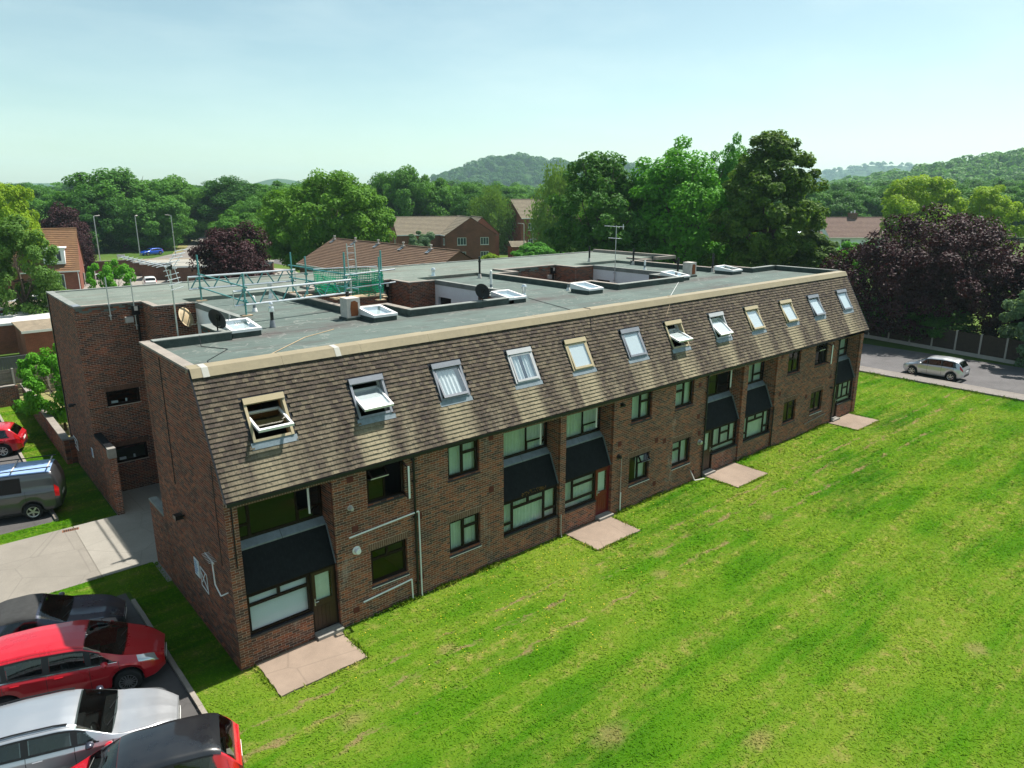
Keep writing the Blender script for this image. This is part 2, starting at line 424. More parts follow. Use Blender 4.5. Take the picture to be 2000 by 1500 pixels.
# ------------------------------------------------------------------ the ground and what is laid on it
SPOTS = [(1.4, -3.65, 0.32), (5.8, -8.1, 0.42), (8.36, -10.5, 0.35), (13.93, -3.28, 0.32), (12.78, -4.18, 0.28), (4.8, -2.78, 0.25), (19.6, -4.2, 0.3), (16.2, -12.7, 0.35)]
def grass_mat(name, blade):
    t = NT(name); P = t.pos()
    a = t.noise(t.scale(P, (0.6, 1.0, 1.0)), 0.22, 6, 0.62); b = t.noise(P, 2.3, 5, 0.7)
    c = t.noise(t.scale(P, (0.10, 1.05, 1)), 1.0, 5, 0.62)          # mower lines along the building
    col = t.ramp(a, [(0.32, (0.026, 0.105, 0.005)), (0.48, (0.070, 0.188, 0.007)), (0.64, (0.148, 0.236, 0.020))])
    col = t.mix(t.ramp(c, [(0.44, 0.0), (0.60, 0.75)]), col, (0.150, 0.228, 0.022))
    dry = t.math('MULTIPLY', t.ramp(b, [(0.50, 0.0), (0.70, 1.0)]), t.ramp(c, [(0.44, 0.0), (0.62, 1.0)]))
    col = t.mix(t.math('MULTIPLY', dry, 0.85), col, (0.33, 0.27, 0.095))
    col = t.mix(t.ramp(t.noise(P, 1.1, 3), [(0.70, 0.0), (0.78, 0.7)]), col, (0.23, 0.18, 0.085))
    x_, y_, z_ = t.sep(P)
    wob = t.math('MULTIPLY', t.math('SUBTRACT', t.noise(P, 0.9, 4, 0.7), 0.5), 0.9)
    for (ly, wd) in ((-3.15, 0.13), (-4.35, 0.10), (-2.3, 0.08)):      # scalped mower lines
        ad = t.math('ABSOLUTE', t.math('ADD', t.math('SUBTRACT', y_, ly), wob))
        gate = t.ramp(t.noise(t.scale(P, (0.8, 2.0, 1)), 0.9, 4, 0.7), [(0.47, 0.0), (0.60, 0.8)])
        col = t.mix(t.math('MULTIPLY', t.ramp(t.math('DIVIDE', ad, wd), [(0.5, 1.0), (1.4, 0.0)]), gate), col, (0.26, 0.185, 0.10))
    for (cx, cy, rr) in SPOTS:      # worn, scorched patches
        dx = t.math('SUBTRACT', x_, cx); dy = t.math('SUBTRACT', y_, cy)
        dd = t.math('SQRT', t.math('ADD', t.math('MULTIPLY', dx, t.math('MULTIPLY', dx, 0.35)), t.math('MULTIPLY', dy, dy)))
        mm = t.math('ADD', dd, t.math('MULTIPLY', t.math('SUBTRACT', b, 0.5), rr * 2.2))
        col = t.mix(t.ramp(t.math('DIVIDE', mm, rr), [(0.25, 0.5), (1.0, 0.0)]), col, (0.30, 0.215, 0.105))
    if blade:
        ri = t.node('ShaderNodeNewGeometry').outputs['Random Per Island']
        col = t.mix(1.0, col, t.ramp(ri, [(0.0, (0.62, 0.72, 0.6)), (0.55, (1.0, 1.0, 0.9)), (1.0, (1.45, 1.28, 1.5))]), 'MULTIPLY')
        d = t.node('ShaderNodeBsdfDiffuse'); t.con(col, d.inputs[0])
        gn = t.node('ShaderNodeNewGeometry').outputs['Normal']
        va = t.node('ShaderNodeVectorMath', operation='ADD'); t.con(t.scale(gn, 0.35), va.inputs[0]); va.inputs[1].default_value = (0, 0, 0.9)
        vn = t.node('ShaderNodeVectorMath', operation='NORMALIZE'); t.con(va.outputs[0], vn.inputs[0]); t.con(vn.outputs[0], d.inputs['Normal'])
        tr = t.node('ShaderNodeBsdfTranslucent'); t.con(t.mix(1.0, col, (1.15, 1.1, 0.5), 'MULTIPLY'), tr.inputs[0])
        mx = t.node('ShaderNodeMixShader'); mx.inputs[0].default_value = 0.22
        t.con(d.outputs[0], mx.inputs[1]); t.con(tr.outputs[0], mx.inputs[2]); t.con(mx.outputs[0], t.out.inputs['Surface'])
        return t.mat
    f = t.noise(P, 22, 4, 0.8)
    col = t.mix(0.8, col, t.ramp(f, [(0.3, 0.40), (0.7, 0.85)]), 'MULTIPLY')
    t.bump(f, 0.5, 0.02)
    return t.done(col, 1.0, 0, 0.05)
M['lawn'] = grass_mat('mown_grass', False)
M['blade'] = grass_mat('grass_blade', True)

def field_mat():
    t = NT('rough_ground'); P = t.pos()
    a = t.noise(P, 0.02, 6, 0.6); b = t.noise(P, 0.4, 5, 0.7)
    col = t.ramp(a, [(0.35, (0.045, 0.095, 0.018)), (0.6, (0.10, 0.15, 0.035)), (0.75, (0.20, 0.19, 0.08))])
    col = t.mix(0.5, col, t.ramp(b, [(0.3, 0.55), (0.7, 1.2)]), 'MULTIPLY')
    return t.done(col, 1.0, 0, 0.05)
M['field'] = field_mat()

def asphalt_mat(name, base, var=0.25):
    t = NT(name); P = t.pos()
    a = t.noise(P, 0.5, 6, 0.7); f = t.noise(P, 90, 3, 0.8)
    col = t.ramp(a, [(0.3, tuple(k * (1 - var) for k in base)), (0.7, tuple(k * (1 + var) for k in base))])
    col = t.mix(0.6, col, t.ramp(f, [(0.3, 0.6), (0.7, 1.25)]), 'MULTIPLY')
    cr = t.node('ShaderNodeTexVoronoi', feature='DISTANCE_TO_EDGE'); cr.inputs['Scale'].default_value = 0.55
    t.con(t.mix(0.35, P, t.scale(P, 0.9)), cr.inputs['Vector'])
    col = t.mix(t.ramp(cr.outputs[0], [(0.0, 0.35), (0.012, 0.0)]), col, tuple(k * 0.45 for k in base))
    t.bump(f, 0.5, 0.008)
    return t.done(col, 0.9, 0, 0.25)
M['asphalt'] = asphalt_mat('grey_asphalt', (0.115, 0.110, 0.112))
M['carpark'] = asphalt_mat('car_park_asphalt', (0.095, 0.090, 0.088))
M['path'] = asphalt_mat('worn_concrete_path', (0.235, 0.215, 0.185), 0.14)
M['path2'] = asphalt_mat('pale_entrance_concrete', (0.285, 0.265, 0.23), 0.14)
M['patio'] = asphalt_mat('pinkish_patio_concrete', (0.255, 0.195, 0.150), 0.22)
M['kerb'] = plain('kerb_stone', (0.26, 0.23, 0.195), 0.9, var=0.25, sc=2)
M['pave'] = asphalt_mat('footway_asphalt', (0.20, 0.18, 0.165), 0.15)
M['yard'] = asphalt_mat('yard_concrete', (0.27, 0.245, 0.215), 0.15)
M['verge'] = plain('dry_verge', (0.21, 0.195, 0.085), 1.0, var=0.45, sc=0.3, spec=0.05)

def sheet(name, rects, z, m, kind='structure', parent=None):
    b = MB()
    for r in rects:
        if len(r) == 4 and not isinstance(r[0], (tuple, list)):
            x0, x1, y0, y1 = r
            b.quad((x0, y0, z), (x1, y0, z), (x1, y1, z), (x0, y1, z))
        else:
            b.add([(x, y, z) for x, y in r], [tuple(range(len(r)))])
    return b.build(name, m, parent, kind=kind)

sheet('ground', [(-5150, 5150, -5150, 5150)], -0.012, M['field'])
LAWN = [(-1.28, 46.6, -60, 0.0), (-1.28, -0.02, 0.0, 7.95), (-12, -1.28, 6.35, 7.95), (-2.05, -0.2, 12.95, 34.2), (-12, -2.05, 12.95, 13.95), (36.5, 46.6, 0.0, 24)]
sheet('lawn', LAWN, -0.004, M['lawn'])
sheet('car_park', [(-40, -1.40, -40, 6.35), (-40, -2.17, 13.95, 40)], 0.0, M['carpark'])
sheet('path', [(-12, -1.75, 7.95, 12.95)], 0.004, M['path'])
sheet('entrance_apron', [(-1.72, -0.16, 7.97, 12.95), (-0.16, 4.0, 6.2, 15.4)], 0.004, M['path2'])

# grass blades
def in_view(P, m=0.12):
    f = 1392.9
    ya, pi = R(49.291), R(14.987)
    fw = np.array([math.cos(pi) * math.cos(ya), math.cos(pi) * math.sin(ya), -math.sin(pi)])
    r = np.array([math.sin(ya), -math.cos(ya), 0.0]); u = np.cross(r, fw)
    d = P - np.array(cam_o.location); zc = d @ fw
    px = 0.5 + f * (d @ r) / zc / 2000; py = 0.5 - f * (d @ u) / zc / 1500
    return (zc > 0.5) & (px > -m) & (px < 1 + m) & (py > -m) & (py < 1 + m), zc

PATIOS = [(0.38, 2.86, -1.72, -0.02), (12.32, 14.72, -1.70, -0.02), (21.2, 23.68, -1.85, -0.02), (33.1, 35.75, -1.72, -0.02)]
def grow(x0, x1, y0, y1, dens, hmul=1.0):
    n = int((x1 - x0) * (y1 - y0) * dens)
    P = np.stack([rng.uniform(x0, x1, n), rng.uniform(y0, y1, n), np.zeros(n)], 1)
    ok, zc = in_view(P)
    keep = ok & (rng.random(n) < np.clip((19.0 / np.maximum(zc, 1)) ** 1.2, 0.08, 1))
    for (a, b, c, d) in PATIOS:
        keep &= ~((P[:, 0] > a - 0.03) & (P[:, 0] < b + 0.03) & (P[:, 1] > c - 0.03) & (P[:, 1] < d))
    P = P[keep]; zc = zc[keep]; n = len(P)
    h = rng.uniform(0.025, 0.058, n) * hmul * (1 + 0.25 * np.sin(P[:, 0] * 1.7 + 2 * np.sin(P[:, 1] * 0.9)))
    h *= np.clip(zc / 24, 0.9, 1.5)
    w = rng.uniform(0.012, 0.022, n) * np.clip(zc / 18, 0.9, 2.0)
    a = rng.uniform(0, 2 * np.pi, n); b = a + rng.uniform(-0.6, 0.6, n) + np.pi / 2
    side = np.stack([np.cos(a), np.sin(a), np.zeros(n)], 1) * w[:, None]
    lean = np.stack([np.cos(b), np.sin(b), np.zeros(n)], 1) * (h * rng.uniform(1.2, 2.4, n))[:, None]
    up = np.zeros((n, 3)); up[:, 2] = h * 0.62
    V = np.stack([P - side, P + side, P + lean * 0.45 + up * 0.7 + side * 0.55, P + lean + up], 1)
    return V.reshape(-1, 3)
V = [grow(-1.25, 46.5, -22, -0.03, 300), grow(-1.25, -0.04, -0.03, 7.9, 420, 1.1), grow(-9, -1.25, 6.4, 7.9, 300), grow(-2.0, -0.25, 13.0, 33, 300), grow(-6, -2.0, 13.0, 13.9, 300), grow(36.6, 46.5, -0.03, 14, 300)]
# taller unmown fringe along the walls, the patios and the kerbs
def fringe(x0, y0, x1, y1, n, spread, hm):
    t = rng.random(n); P = np.stack([x0 + (x1 - x0) * t, y0 + (y1 - y0) * t, np.zeros(n)], 1)
    keep = np.sin(P[:, 0] * 2.1 + np.cos(P[:, 0] * 0.7) * 3 + P[:, 1] * 3) + rng.normal(0, 0.7, n) > 0.1
    P = P[keep]; n = len(P)
    P[:, 0] += rng.normal(0, spread, n); P[:, 1] -= np.abs(rng.normal(0, spread, n))
    h = rng.uniform(0.06, 0.16, n) * hm; a = rng.uniform(0, 6.283, n)
    side = np.stack([np.cos(a), np.sin(a), 0 * a], 1) * 0.016; lean = np.stack([-np.sin(a), np.cos(a), 0 * a], 1) * (h * rng.uniform(0.2, 1.0, n))[:, None]
    up = np.zeros((n, 3)); up[:, 2] = h
    return np.stack([P - side, P + side, P + lean * 0.45 + up * 0.7 + side * 0.5, P + lean + up], 1).reshape(-1, 3)
segs = [(2.9, 9.3), (9.3, 12.3), (14.8, 21.1), (23.7, 33.0), (35.8, 36.5)]
for a, b in segs: V.append(fringe(a, -0.06, b, -0.06, int(260 * (b - a)), 0.05, 1.0))
for (a, b, c, d) in PATIOS:
    V.append(fringe(a, c - 0.02, b, c - 0.02, 500, 0.04, 0.7)); V.append(fringe(b + 0.05, c, b + 0.05, d, 420, 0.04, 0.9)); V.append(fringe(a - 0.05, c, a - 0.05, d, 300, 0.03, 0.7))
V.append(fringe(-1.24, -12, -1.24, 6, 1500, 0.03, 0.6))
V.append(fringe(-1.2, 7.9, -9, 7.9, 500, 0.04, 0.6)); V.append(fringe(46.4, -20, 46.4, 10, 3500, 0.12, 1.4))
V = np.concatenate(V); n = len(V) // 4
link(bpy.data.objects.new('grass', np_mesh('grass', V, np.arange(4 * n).reshape(-1, 4), M['blade'])), None, 'short bright green grass of the mown lawn', 'grass', kind='stuff')

# small yellow flowers in the lawn
M['flower'] = plain('yellow_petal', (0.75, 0.50, 0.02), 0.7, var=0.1)
fx = np.concatenate([rng.normal(9.5, 3.0, 260), rng.uniform(2, 30, 120)]); fy = -np.abs(rng.normal(2.2, 1.6, len(fx))) - 0.25
P = np.stack([fx, fy, np.full(len(fx), 0.06)], 1); s = rng.uniform(0.009, 0.017, len(fx))[:, None]
ok = np.ones(len(P), bool)
for (a, b, c, d) in PATIOS: ok &= ~((P[:, 0] > a) & (P[:, 0] < b) & (P[:, 1] > c))
P = P[ok]; s = s[ok]
V = np.stack([P + s * np.array([1, 0, 0]), P + s * np.array([0, 1, 0.2]), P + s * np.array([-1, 0, 0.2]), P + s * np.array([0, -1, 0])], 1).reshape(-1, 3)
link(bpy.data.objects.new('buttercups', np_mesh('buttercups', V, np.arange(len(V)).reshape(-1, 4), M['flower'])), None, 'tiny yellow flowers scattered in the lawn', 'flowers', kind='stuff')

# patios in front of the doors
def slab(x0, x1, y0, y1, seed):
    rd = random.Random(seed); b = MB(); pts = []
    n = 10
    for (ax, ay, bx, by) in ((x0, y0, x1, y0), (x1, y0, x1, y1), (x1, y1, x0, y1), (x0, y1, x0, y0)):
        for i in range(n):
            t = i / n; j = 0.0 if i == 0 else rd.uniform(-0.025, 0.025)
            pts.append((ax + (bx - ax) * t + (j if ax == bx else 0), min(ay + (by - ay) * t + (j if ay == by else 0), y1)))
    b.prism(pts, -0.10, 0.045)
    return b
for i, (r, lb) in enumerate(zip(PATIOS, ('patio slab before the brown door beside the gable', 'patio slab before the red door', 'patio slab beside the two dark canopies nearest the long lawn end', 'patio slab at the road end of the building'))):
    o = slab(*r, i).build('patio', M['patio'], None, label=lb, kind='structure')

# kerbs: single stones
def kerb_run(name, x, y0, y1, step=0.915, w=0.12, h=0.10):
    k = MB().box(-w / 2, w / 2, 0.004, step - 0.004, -0.1, h).mesh('kerb_stone', M['kerb'])
    root = empty(name, (x, y0, 0)); root['kind'] = 'structure'
    for i in range(int((y1 - y0) / step)):
        o = bpy.data.objects.new('kerb_stone', k); link(o, root)
        o.location = (random.uniform(-0.006, 0.006), i * step, random.uniform(-0.012, 0.004))
        o.rotation_euler = (0, 0, random.uniform(-0.008, 0.008))
kerb_run('kerb', -1.34, -9.0, 6.4)
kerb_run('kerb', -2.11, 13.95, 33)

# the road at the far end of the lawn, its footway and kerb
sheet('road', [(48.05, 57.0, -90, 120)], 0.0, M['asphalt'])
b = MB(); b.box(46.6, 47.92, -90, 60, -0.1, 0.10)
b.build('pavement', M['pave'], None, kind='structure')
root = empty('kerb', (47.98, -24, 0)); root['kind'] = 'structure'
k = MB().box(-0.06, 0.06, 0.004, 0.911, -0.1, 0.112).mesh('kerb_stone', M['kerb'])
for i in range(60):
    o = bpy.data.objects.new('kerb_stone', k); link(o, root); o.location = (0, i * 0.915, random.uniform(-0.006, 0.004))

# beyond the block: yards, garden ground, the far road and verges
sheet('yard', [[(9, 82), (40, 74), (46, 100), (40, 116), (20, 118), (13, 108)]], -0.004, M['yard'])
sheet('verge', [[(8, 119), (22, 113), (46, 116), (60, 150), (82, 220), (84, 250), (50, 175), (38, 140), (20, 131), (0, 134)]], -0.008, M['verge'])
sheet('far_road', [[(-30, 140), (16, 136), (34, 138), (44, 152), (58, 190), (70, 240), (78, 300), (84, 300), (77, 240), (64, 188), (51, 148), (40, 131), (18, 128), (-30, 132)]], -0.003, M['pave'])
sheet('garden', [(-12, 36, 24, 45)], -0.007, M['verge'])
# ------------------------------------------------------------------ the block of flats
bld = empty('apartment_building', (0, 0, 0), 0, 'long brown brick block of flats with steep tiled roof edge and flat felt roof', 'building')
CAM = np.array(cam_o.location)
BW, BH, BJ = 0.225, 0.075, 0.010

def bricks(u0, u1, z0, z1, c, openings=(), ulo=None, uhi=None):
    """brick cells (a,b,za,zb,full) on the grid shared with the brick material"""
    out = []
    r0, r1 = int(math.floor(z0 / BH + 1e-6)), int(math.ceil(z1 / BH - 1e-6))
    for row in range(r0, r1):
        za, zb = max(z0, row * BH), min(z1, (row + 1) * BH)
        if zb - za < 0.02: continue
        half = (abs(row) % 2) * 0.1125
        lo = u0 if ulo is None else max(u0, ulo(zb)); hi = u1 if uhi is None else min(u1, uhi(zb))
        zm = (za + zb) / 2
        spans = [(lo, hi)]
        for (a, b, p, q) in openings:
            if p < zm < q:
                ns = []
                for (s, e) in spans:
                    if b <= s or a >= e: ns.append((s, e)); continue
                    if a - s > 0.01: ns.append((s, a))
                    if e - b > 0.01: ns.append((b, e))
                spans = ns
        for (s, e) in spans:
            k0 = math.floor((s + c + half) / BW); k1 = math.ceil((e + c + half) / BW)
            for k in range(k0, k1):
                a = k * BW - half - c + BJ / 2; b = a + BW - BJ
                full = a >= s - 1e-6 and b <= e + 1e-6 and zb - za > BH - 1e-4
                a2, b2 = max(a, s + 0.002), min(b, e - 0.002)
                if b2 - a2 > 0.012: out.append((a2, b2, za + BJ / 2, zb - BJ / 2, full))
    return out

def brick_wall(name, parent, axis, plane, sgn, u0, u1, z0, z1, openings=(), singles=0, mat='brick', ulo=None, uhi=None, thick=0.22, reveal=0.10, poly=None):
    """a brick wall with every brick proud of the mortar bed. axis 'x': runs along x at y=plane. sgn: outward side"""
    b = MB(); bed = plane - sgn * 0.0035
    def pt(u, d, z): return (u, d, z) if axis == 'x' else (d, u, z)
    if poly:
        b.add([pt(u, bed, z) for u, z in poly], [tuple(range(len(poly)))])
    else:
        us = sorted({u0, u1, *[min(max(o[i], u0), u1) for o in openings for i in (0, 1)]})
        zs = sorted({z0, z1, *[min(max(o[i], z0), z1) for o in openings for i in (2, 3)]})
        for ua, ub in zip(us[:-1], us[1:]):
            for za, zb in zip(zs[:-1], zs[1:]):
                if any(o[0] - 1e-6 <= ua and ub <= o[1] + 1e-6 and o[2] - 1e-6 <= za and zb <= o[3] + 1e-6 for o in openings): continue
                b.quad(pt(ua, bed, za), pt(ub, bed, za), pt(ub, bed, zb), pt(ua, bed, zb))
                bk = plane - sgn * thick
                b.quad(pt(ua, bk, za), pt(ua, bk, zb), pt(ub, bk, zb), pt(ub, bk, za))
    wall = b.build(name, M['mortar'], parent)
    # reveals
    if openings:
        for (a, c2, p, q) in openings:
            rv = MB()
            d0, d1 = plane, plane - sgn * reveal
            rv.quad(pt(a, d0, p), pt(a, d1, p), pt(a, d1, q), pt(a, d0, q)); rv.quad(pt(c2, d0, p), pt(c2, d0, q), pt(c2, d1, q), pt(c2, d1, p))
            rv.quad(pt(a, d0, q), pt(a, d1, q), pt(c2, d1, q), pt(c2, d0, q))
            rv.build('reveal', M[mat], wall)
    cells = bricks(u0, u1, z0, z1, plane, openings, ulo, uhi)
    A = np.array([[q[0], q[1], q[2], q[3]] for q in cells]); full = np.array([q[4] for q in cells])
    pick = np.zeros(len(A), bool)
    if singles:
        ctr = np.array([pt((a + c2) / 2, plane, (p + q) / 2) for a, c2, p, q in A])
        d = np.linalg.norm(ctr - CAM, axis=1); d[~full] = 1e9
        pick[np.argsort(d)[:singles]] = True; pick &= full
        hl, hz = (BW - BJ) / 2, (BH - BJ) / 2
        m = MB()
        if axis == 'x': m.box(-hl, hl, -0.0, 0.03, -hz, hz, skip='k') if sgn < 0 else m.box(-hl, hl, -0.03, 0, -hz, hz, skip='f')
        else: m.box(-0.0, 0.03, -hl, hl, -hz, hz, skip='r') if sgn < 0 else m.box(-0.03, 0, -hl, hl, -hz, hz, skip='l')
        me = m.mesh('brick', M[mat])
        for i in np.nonzero(pick)[0]:
            o = bpy.data.objects.new('brick', me); link(o, wall)
            x, y, z = ctr[i]; jit = random.uniform(-0.001, 0.001)
            o.location = (x, y + jit, z) if axis == 'x' else (x + jit, y, z)
    A = A[~pick]; n = len(A)
    if n:
        d0 = plane + rng.uniform(-0.001, 0.001, n); d1 = np.full(n, plane - sgn * 0.03)
        a, c2, p, q = A.T
        def stk(u, d, z): return np.stack((u, d, z) if axis == 'x' else (d, u, z), 1)
        V = np.stack([stk(a, d0, p), stk(c2, d0, p), stk(c2, d0, q), stk(a, d0, q), stk(a, d1, p), stk(c2, d1, p), stk(c2, d1, q), stk(a, d1, q)], 1).reshape(-1, 3)
        F = np.array([(0, 1, 2, 3), (1, 5, 6, 2), (4, 0, 3, 7), (3, 2, 6, 7), (0, 4, 5, 1)])
        if (axis == 'x') != (sgn < 0): F = F[:, ::-1]
        Q = (np.arange(n) * 8)[:, None, None] + F[None]
        o = bpy.data.objects.new('brickwork', np_mesh('brickwork', V, Q.reshape(-1, 4), M[mat])); link(o, wall, kind='stuff')
    return wall

L = 36.45
BAYS = [(0.33, 2.98, 'R', 'brown'), (9.3, 12.0, None, None), (12.3, 14.9, 'R', 'red'), (21.15, 24.0, 'L', 'brown'), (24.4, 27.0, None, None), (33.45, 36.1, 'L', 'brown')]
WX = [(4.08, 5.35), (6.98, 8.25), (15.95, 17.22), (18.8, 20.08), (28.05, 29.28), (30.85, 32.15)]
OPEN = [(a, b, z0, z1) for a, b in WX for z0, z1 in ((1.02, 2.175), (3.66, 4.80))]
OPEN += [(a, b, -0.2, 4.725) for a, b, *_ in BAYS]
front = brick_wall('front_wall', bld, 'x', 0.0, -1, 0.0, L, -0.15, 4.95, OPEN, singles=300, reveal=0.11)

# soldier courses over the openings
def soldiers(x0, x1, z0, z1, y=-0.004):
    b = MB(); x = x0
    while x < x1 - 0.03:
        b.box(x + 0.005, min(x + 0.070, x1), y + random.uniform(-0.002, 0.002), 0.03, z0 + 0.004, z1 - 0.004, skip='k'); x += 0.075
    o = b.build('soldier_course', M['soldier'], bld, kind='stuff')
    MB().box(x0, x1, y + 0.0035, 0.02, z0, z1, skip='k').build('soldier_mortar', M['mortar'], o)
    return o
for a, b in WX:
    soldiers(a - 0.075, b + 0.075, 2.175, 2.39, -0.006); soldiers(a - 0.075, b + 0.075, 4.80, 4.945, -0.006)
for a, b, *_ in BAYS: 
    soldiers(a - 0.05, b + 0.05, 4.725, 4.945, -0.006)
    MB().box(a, b, 0.0, 0.30, 4.715, 4.80).build('lintel', M['soldier'], bld)
# air bricks
for (x, z) in ((3.55, 4.62), (3.62, 3.05), (3.5, 0.42), (5.85, 2.75), (5.85, 0.65), (8.75, 4.72), (8.75, 2.85), (15.3, 2.95), (17.65, 2.55), (17.65, 0.62), (18.2, 2.4), (20.5, 4.45), (20.55, 3.0), (20.7, 2.2), (20.4, 0.4), (27.4, 4.7), (27.5, 2.75), (30.3, 2.1), (32.8, 4.6), (32.85, 2.75)):
    b = MB().box(x - 0.1, x + 0.1, -0.010, 0.02, z - 0.1, z + 0.1)
    for i in range(4): b.box(x - 0.085, x + 0.085, -0.018, -0.008, z - 0.085 + i * 0.045, z - 0.06 + i * 0.045)
    b.build('air_brick', M['air_brick'], bld)

# --- windows
def ring(b, x0, x1, y0, y1, z0, z1, w):
    b.box(x0, x1, y0, y1, z0, z0 + w); b.box(x0, x1, y0, y1, z1 - w, z1)
    b.box(x0, x0 + w, y0, y1, z0 + w, z1 - w); b.box(x1 - w, x1, y0, y1, z0 + w, z1 - w)

def curtain(parent, x0, x1, y, z0, z1, mat='curtain', amp=0.03, gap=None):
    n = max(6, int((x1 - x0) / 0.03)); vs = []; fs = []
    ph = random.uniform(0, 6)
    for i in range(n + 1):
        x = x0 + (x1 - x0) * i / n
        yy = y + amp * math.sin(x * 42 + ph + 1.5 * math.sin(x * 5))
        vs += [(x, yy, z0), (x, yy, z1)]
    for i in range(n):
        xm = x0 + (x1 - x0) * (i + 0.5) / n
        if gap and gap[0] < xm < gap[1]: continue
        fs.append((2 * i, 2 * i + 2, 2 * i + 3, 2 * i + 1))
    return MB().add(vs, fs).build('curtain', M[mat], parent, smooth=True)

def venetian(parent, x0, x1, y, z0, z1):
    b = MB(); z = z0
    while z < z1:
        b.add([(x0, y, z), (x1, y, z), (x1, y + 0.03, z + 0.028), (x0, y + 0.03, z + 0.028)], [(0, 1, 2, 3)]); z += 0.035
    return b.build('blind', M['blind'], parent)

def same(o, ref):
    o.location = ref.location; o.rotation_euler = ref.rotation_euler
    return o

def window(x0, x1, z0, z1, y, cells, cur='curtain', depth=0.07, opened=None, gap=None, mat='brown_upvc', sill=True, parent=None):
    """cells in fractions (a,b,c,d); opened: {cell index: ('top'|'right', degrees)}"""
    parent = parent or bld
    b = MB(); ring(b, x0, x1, y, y + depth, z0, z1, 0.05)
    xi0, xi1, zi0, zi1 = x0 + 0.05, x1 - 0.05, z0 + 0.05, z1 - 0.05
    W, H = xi1 - xi0, zi1 - zi0
    rc = []
    for (a, c, p, q) in cells: rc.append((xi0 + a * W, xi0 + c * W, zi0 + p * H, zi0 + q * H))
    for i, (a, c, p, q) in enumerate(rc):
        if not (opened and i in opened): ring(b, a, c, y - 0.012, y + depth - 0.02, p, q, 0.042)
    w = b.build('window', M[mat], parent)
    for i, (a, c, p, q) in enumerate(rc):
        if opened and i in opened:
            side, deg = opened[i]
            sb = MB(); hw, hh = c - a, q - p
            if side == 'top':
                sb.box(0, hw, -0.03, 0.03, -hh, -hh + 0.05); sb.box(0, hw, -0.03, 0.03, -0.05, 0); sb.box(0, 0.05, -0.03, 0.03, -hh, 0); sb.box(hw - 0.05, hw, -0.03, 0.03, -hh, 0)
                so = sb.build('sash', M[mat], w); so.location = (a, y, q); so.rotation_euler = (R(-deg), 0, 0)
                pn = MB().quad((0.04, 0, -hh + 0.04), (hw - 0.04, 0, -hh + 0.04), (hw - 0.04, 0, -0.04), (0.04, 0, -0.04)).build('pane', M['glass'], w); same(pn, so)
            else:
                sb.box(-hw, 0, -0.03, 0.03, 0, 0.05); sb.box(-hw, 0, -0.03, 0.03, hh - 0.05, hh); sb.box(-hw, -hw + 0.05, -0.03, 0.03, 0, hh); sb.box(-0.05, 0, -0.03, 0.03, 0, hh)
                so = sb.build('sash', M[mat], w); so.location = (c, y, p); so.rotation_euler = (0, 0, R(deg))
                pn = MB().quad((-hw + 0.04, 0, 0.04), (-0.04, 0, 0.04), (-0.04, 0, hh - 0.04), (-hw + 0.04, 0, hh - 0.04)).build('pane', M['glass'], w); same(pn, so)
            wb = MB()   # pale inner edge of the open sash
            if side == 'top': wb.box(0.0, hw, 0.031, 0.036, -hh, -hh + 0.05); wb.box(0, hw, -0.03, 0.03, -hh - 0.004, -hh - 0.001)
            else: wb.box(-hw - 0.004, -hw - 0.001, -0.03, 0.03, 0, hh)
            same(wb.build('sash_edge', M['white'], w), so)
        else:
            MB().quad((a + 0.03, y + 0.02, p + 0.03), (c - 0.03, y + 0.02, p + 0.03), (c - 0.03, y + 0.02, q - 0.03), (a + 0.03, y + 0.02, q - 0.03)).build('pane', M['glass'], w)
    if cur == 'blind': venetian(w, x0 + 0.06, x1 - 0.06, y + 0.10, z0 + 0.03, z1 - 0.05)
    elif cur: curtain(w, x0 + 0.02, x1 - 0.02, y + 0.17, z0 - 0.1, z1, cur, gap=gap)
    if sill:
        sb = MB(); sb.add([(x0 - 0.03, -0.035, z0 - 0.055), (x1 + 0.03, -0.035, z0 - 0.055), (x1 + 0.03, y + 0.01, z0 + 0.008), (x0 - 0.03, y + 0.01, z0 + 0.008),
                           (x0 - 0.03, -0.035, z0 - 0.085), (x1 + 0.03, -0.035, z0 - 0.085), (x1 + 0.03, y + 0.01, z0 - 0.085), (x0 - 0.03, y + 0.01, z0 - 0.085)],
                          [(0, 1, 2, 3), (4, 5, 1, 0), (0, 3, 7, 4), (1, 5, 6, 2), (4, 7, 6, 5)])
        sb.build('sill', M['brown_sill'], w)
    return w

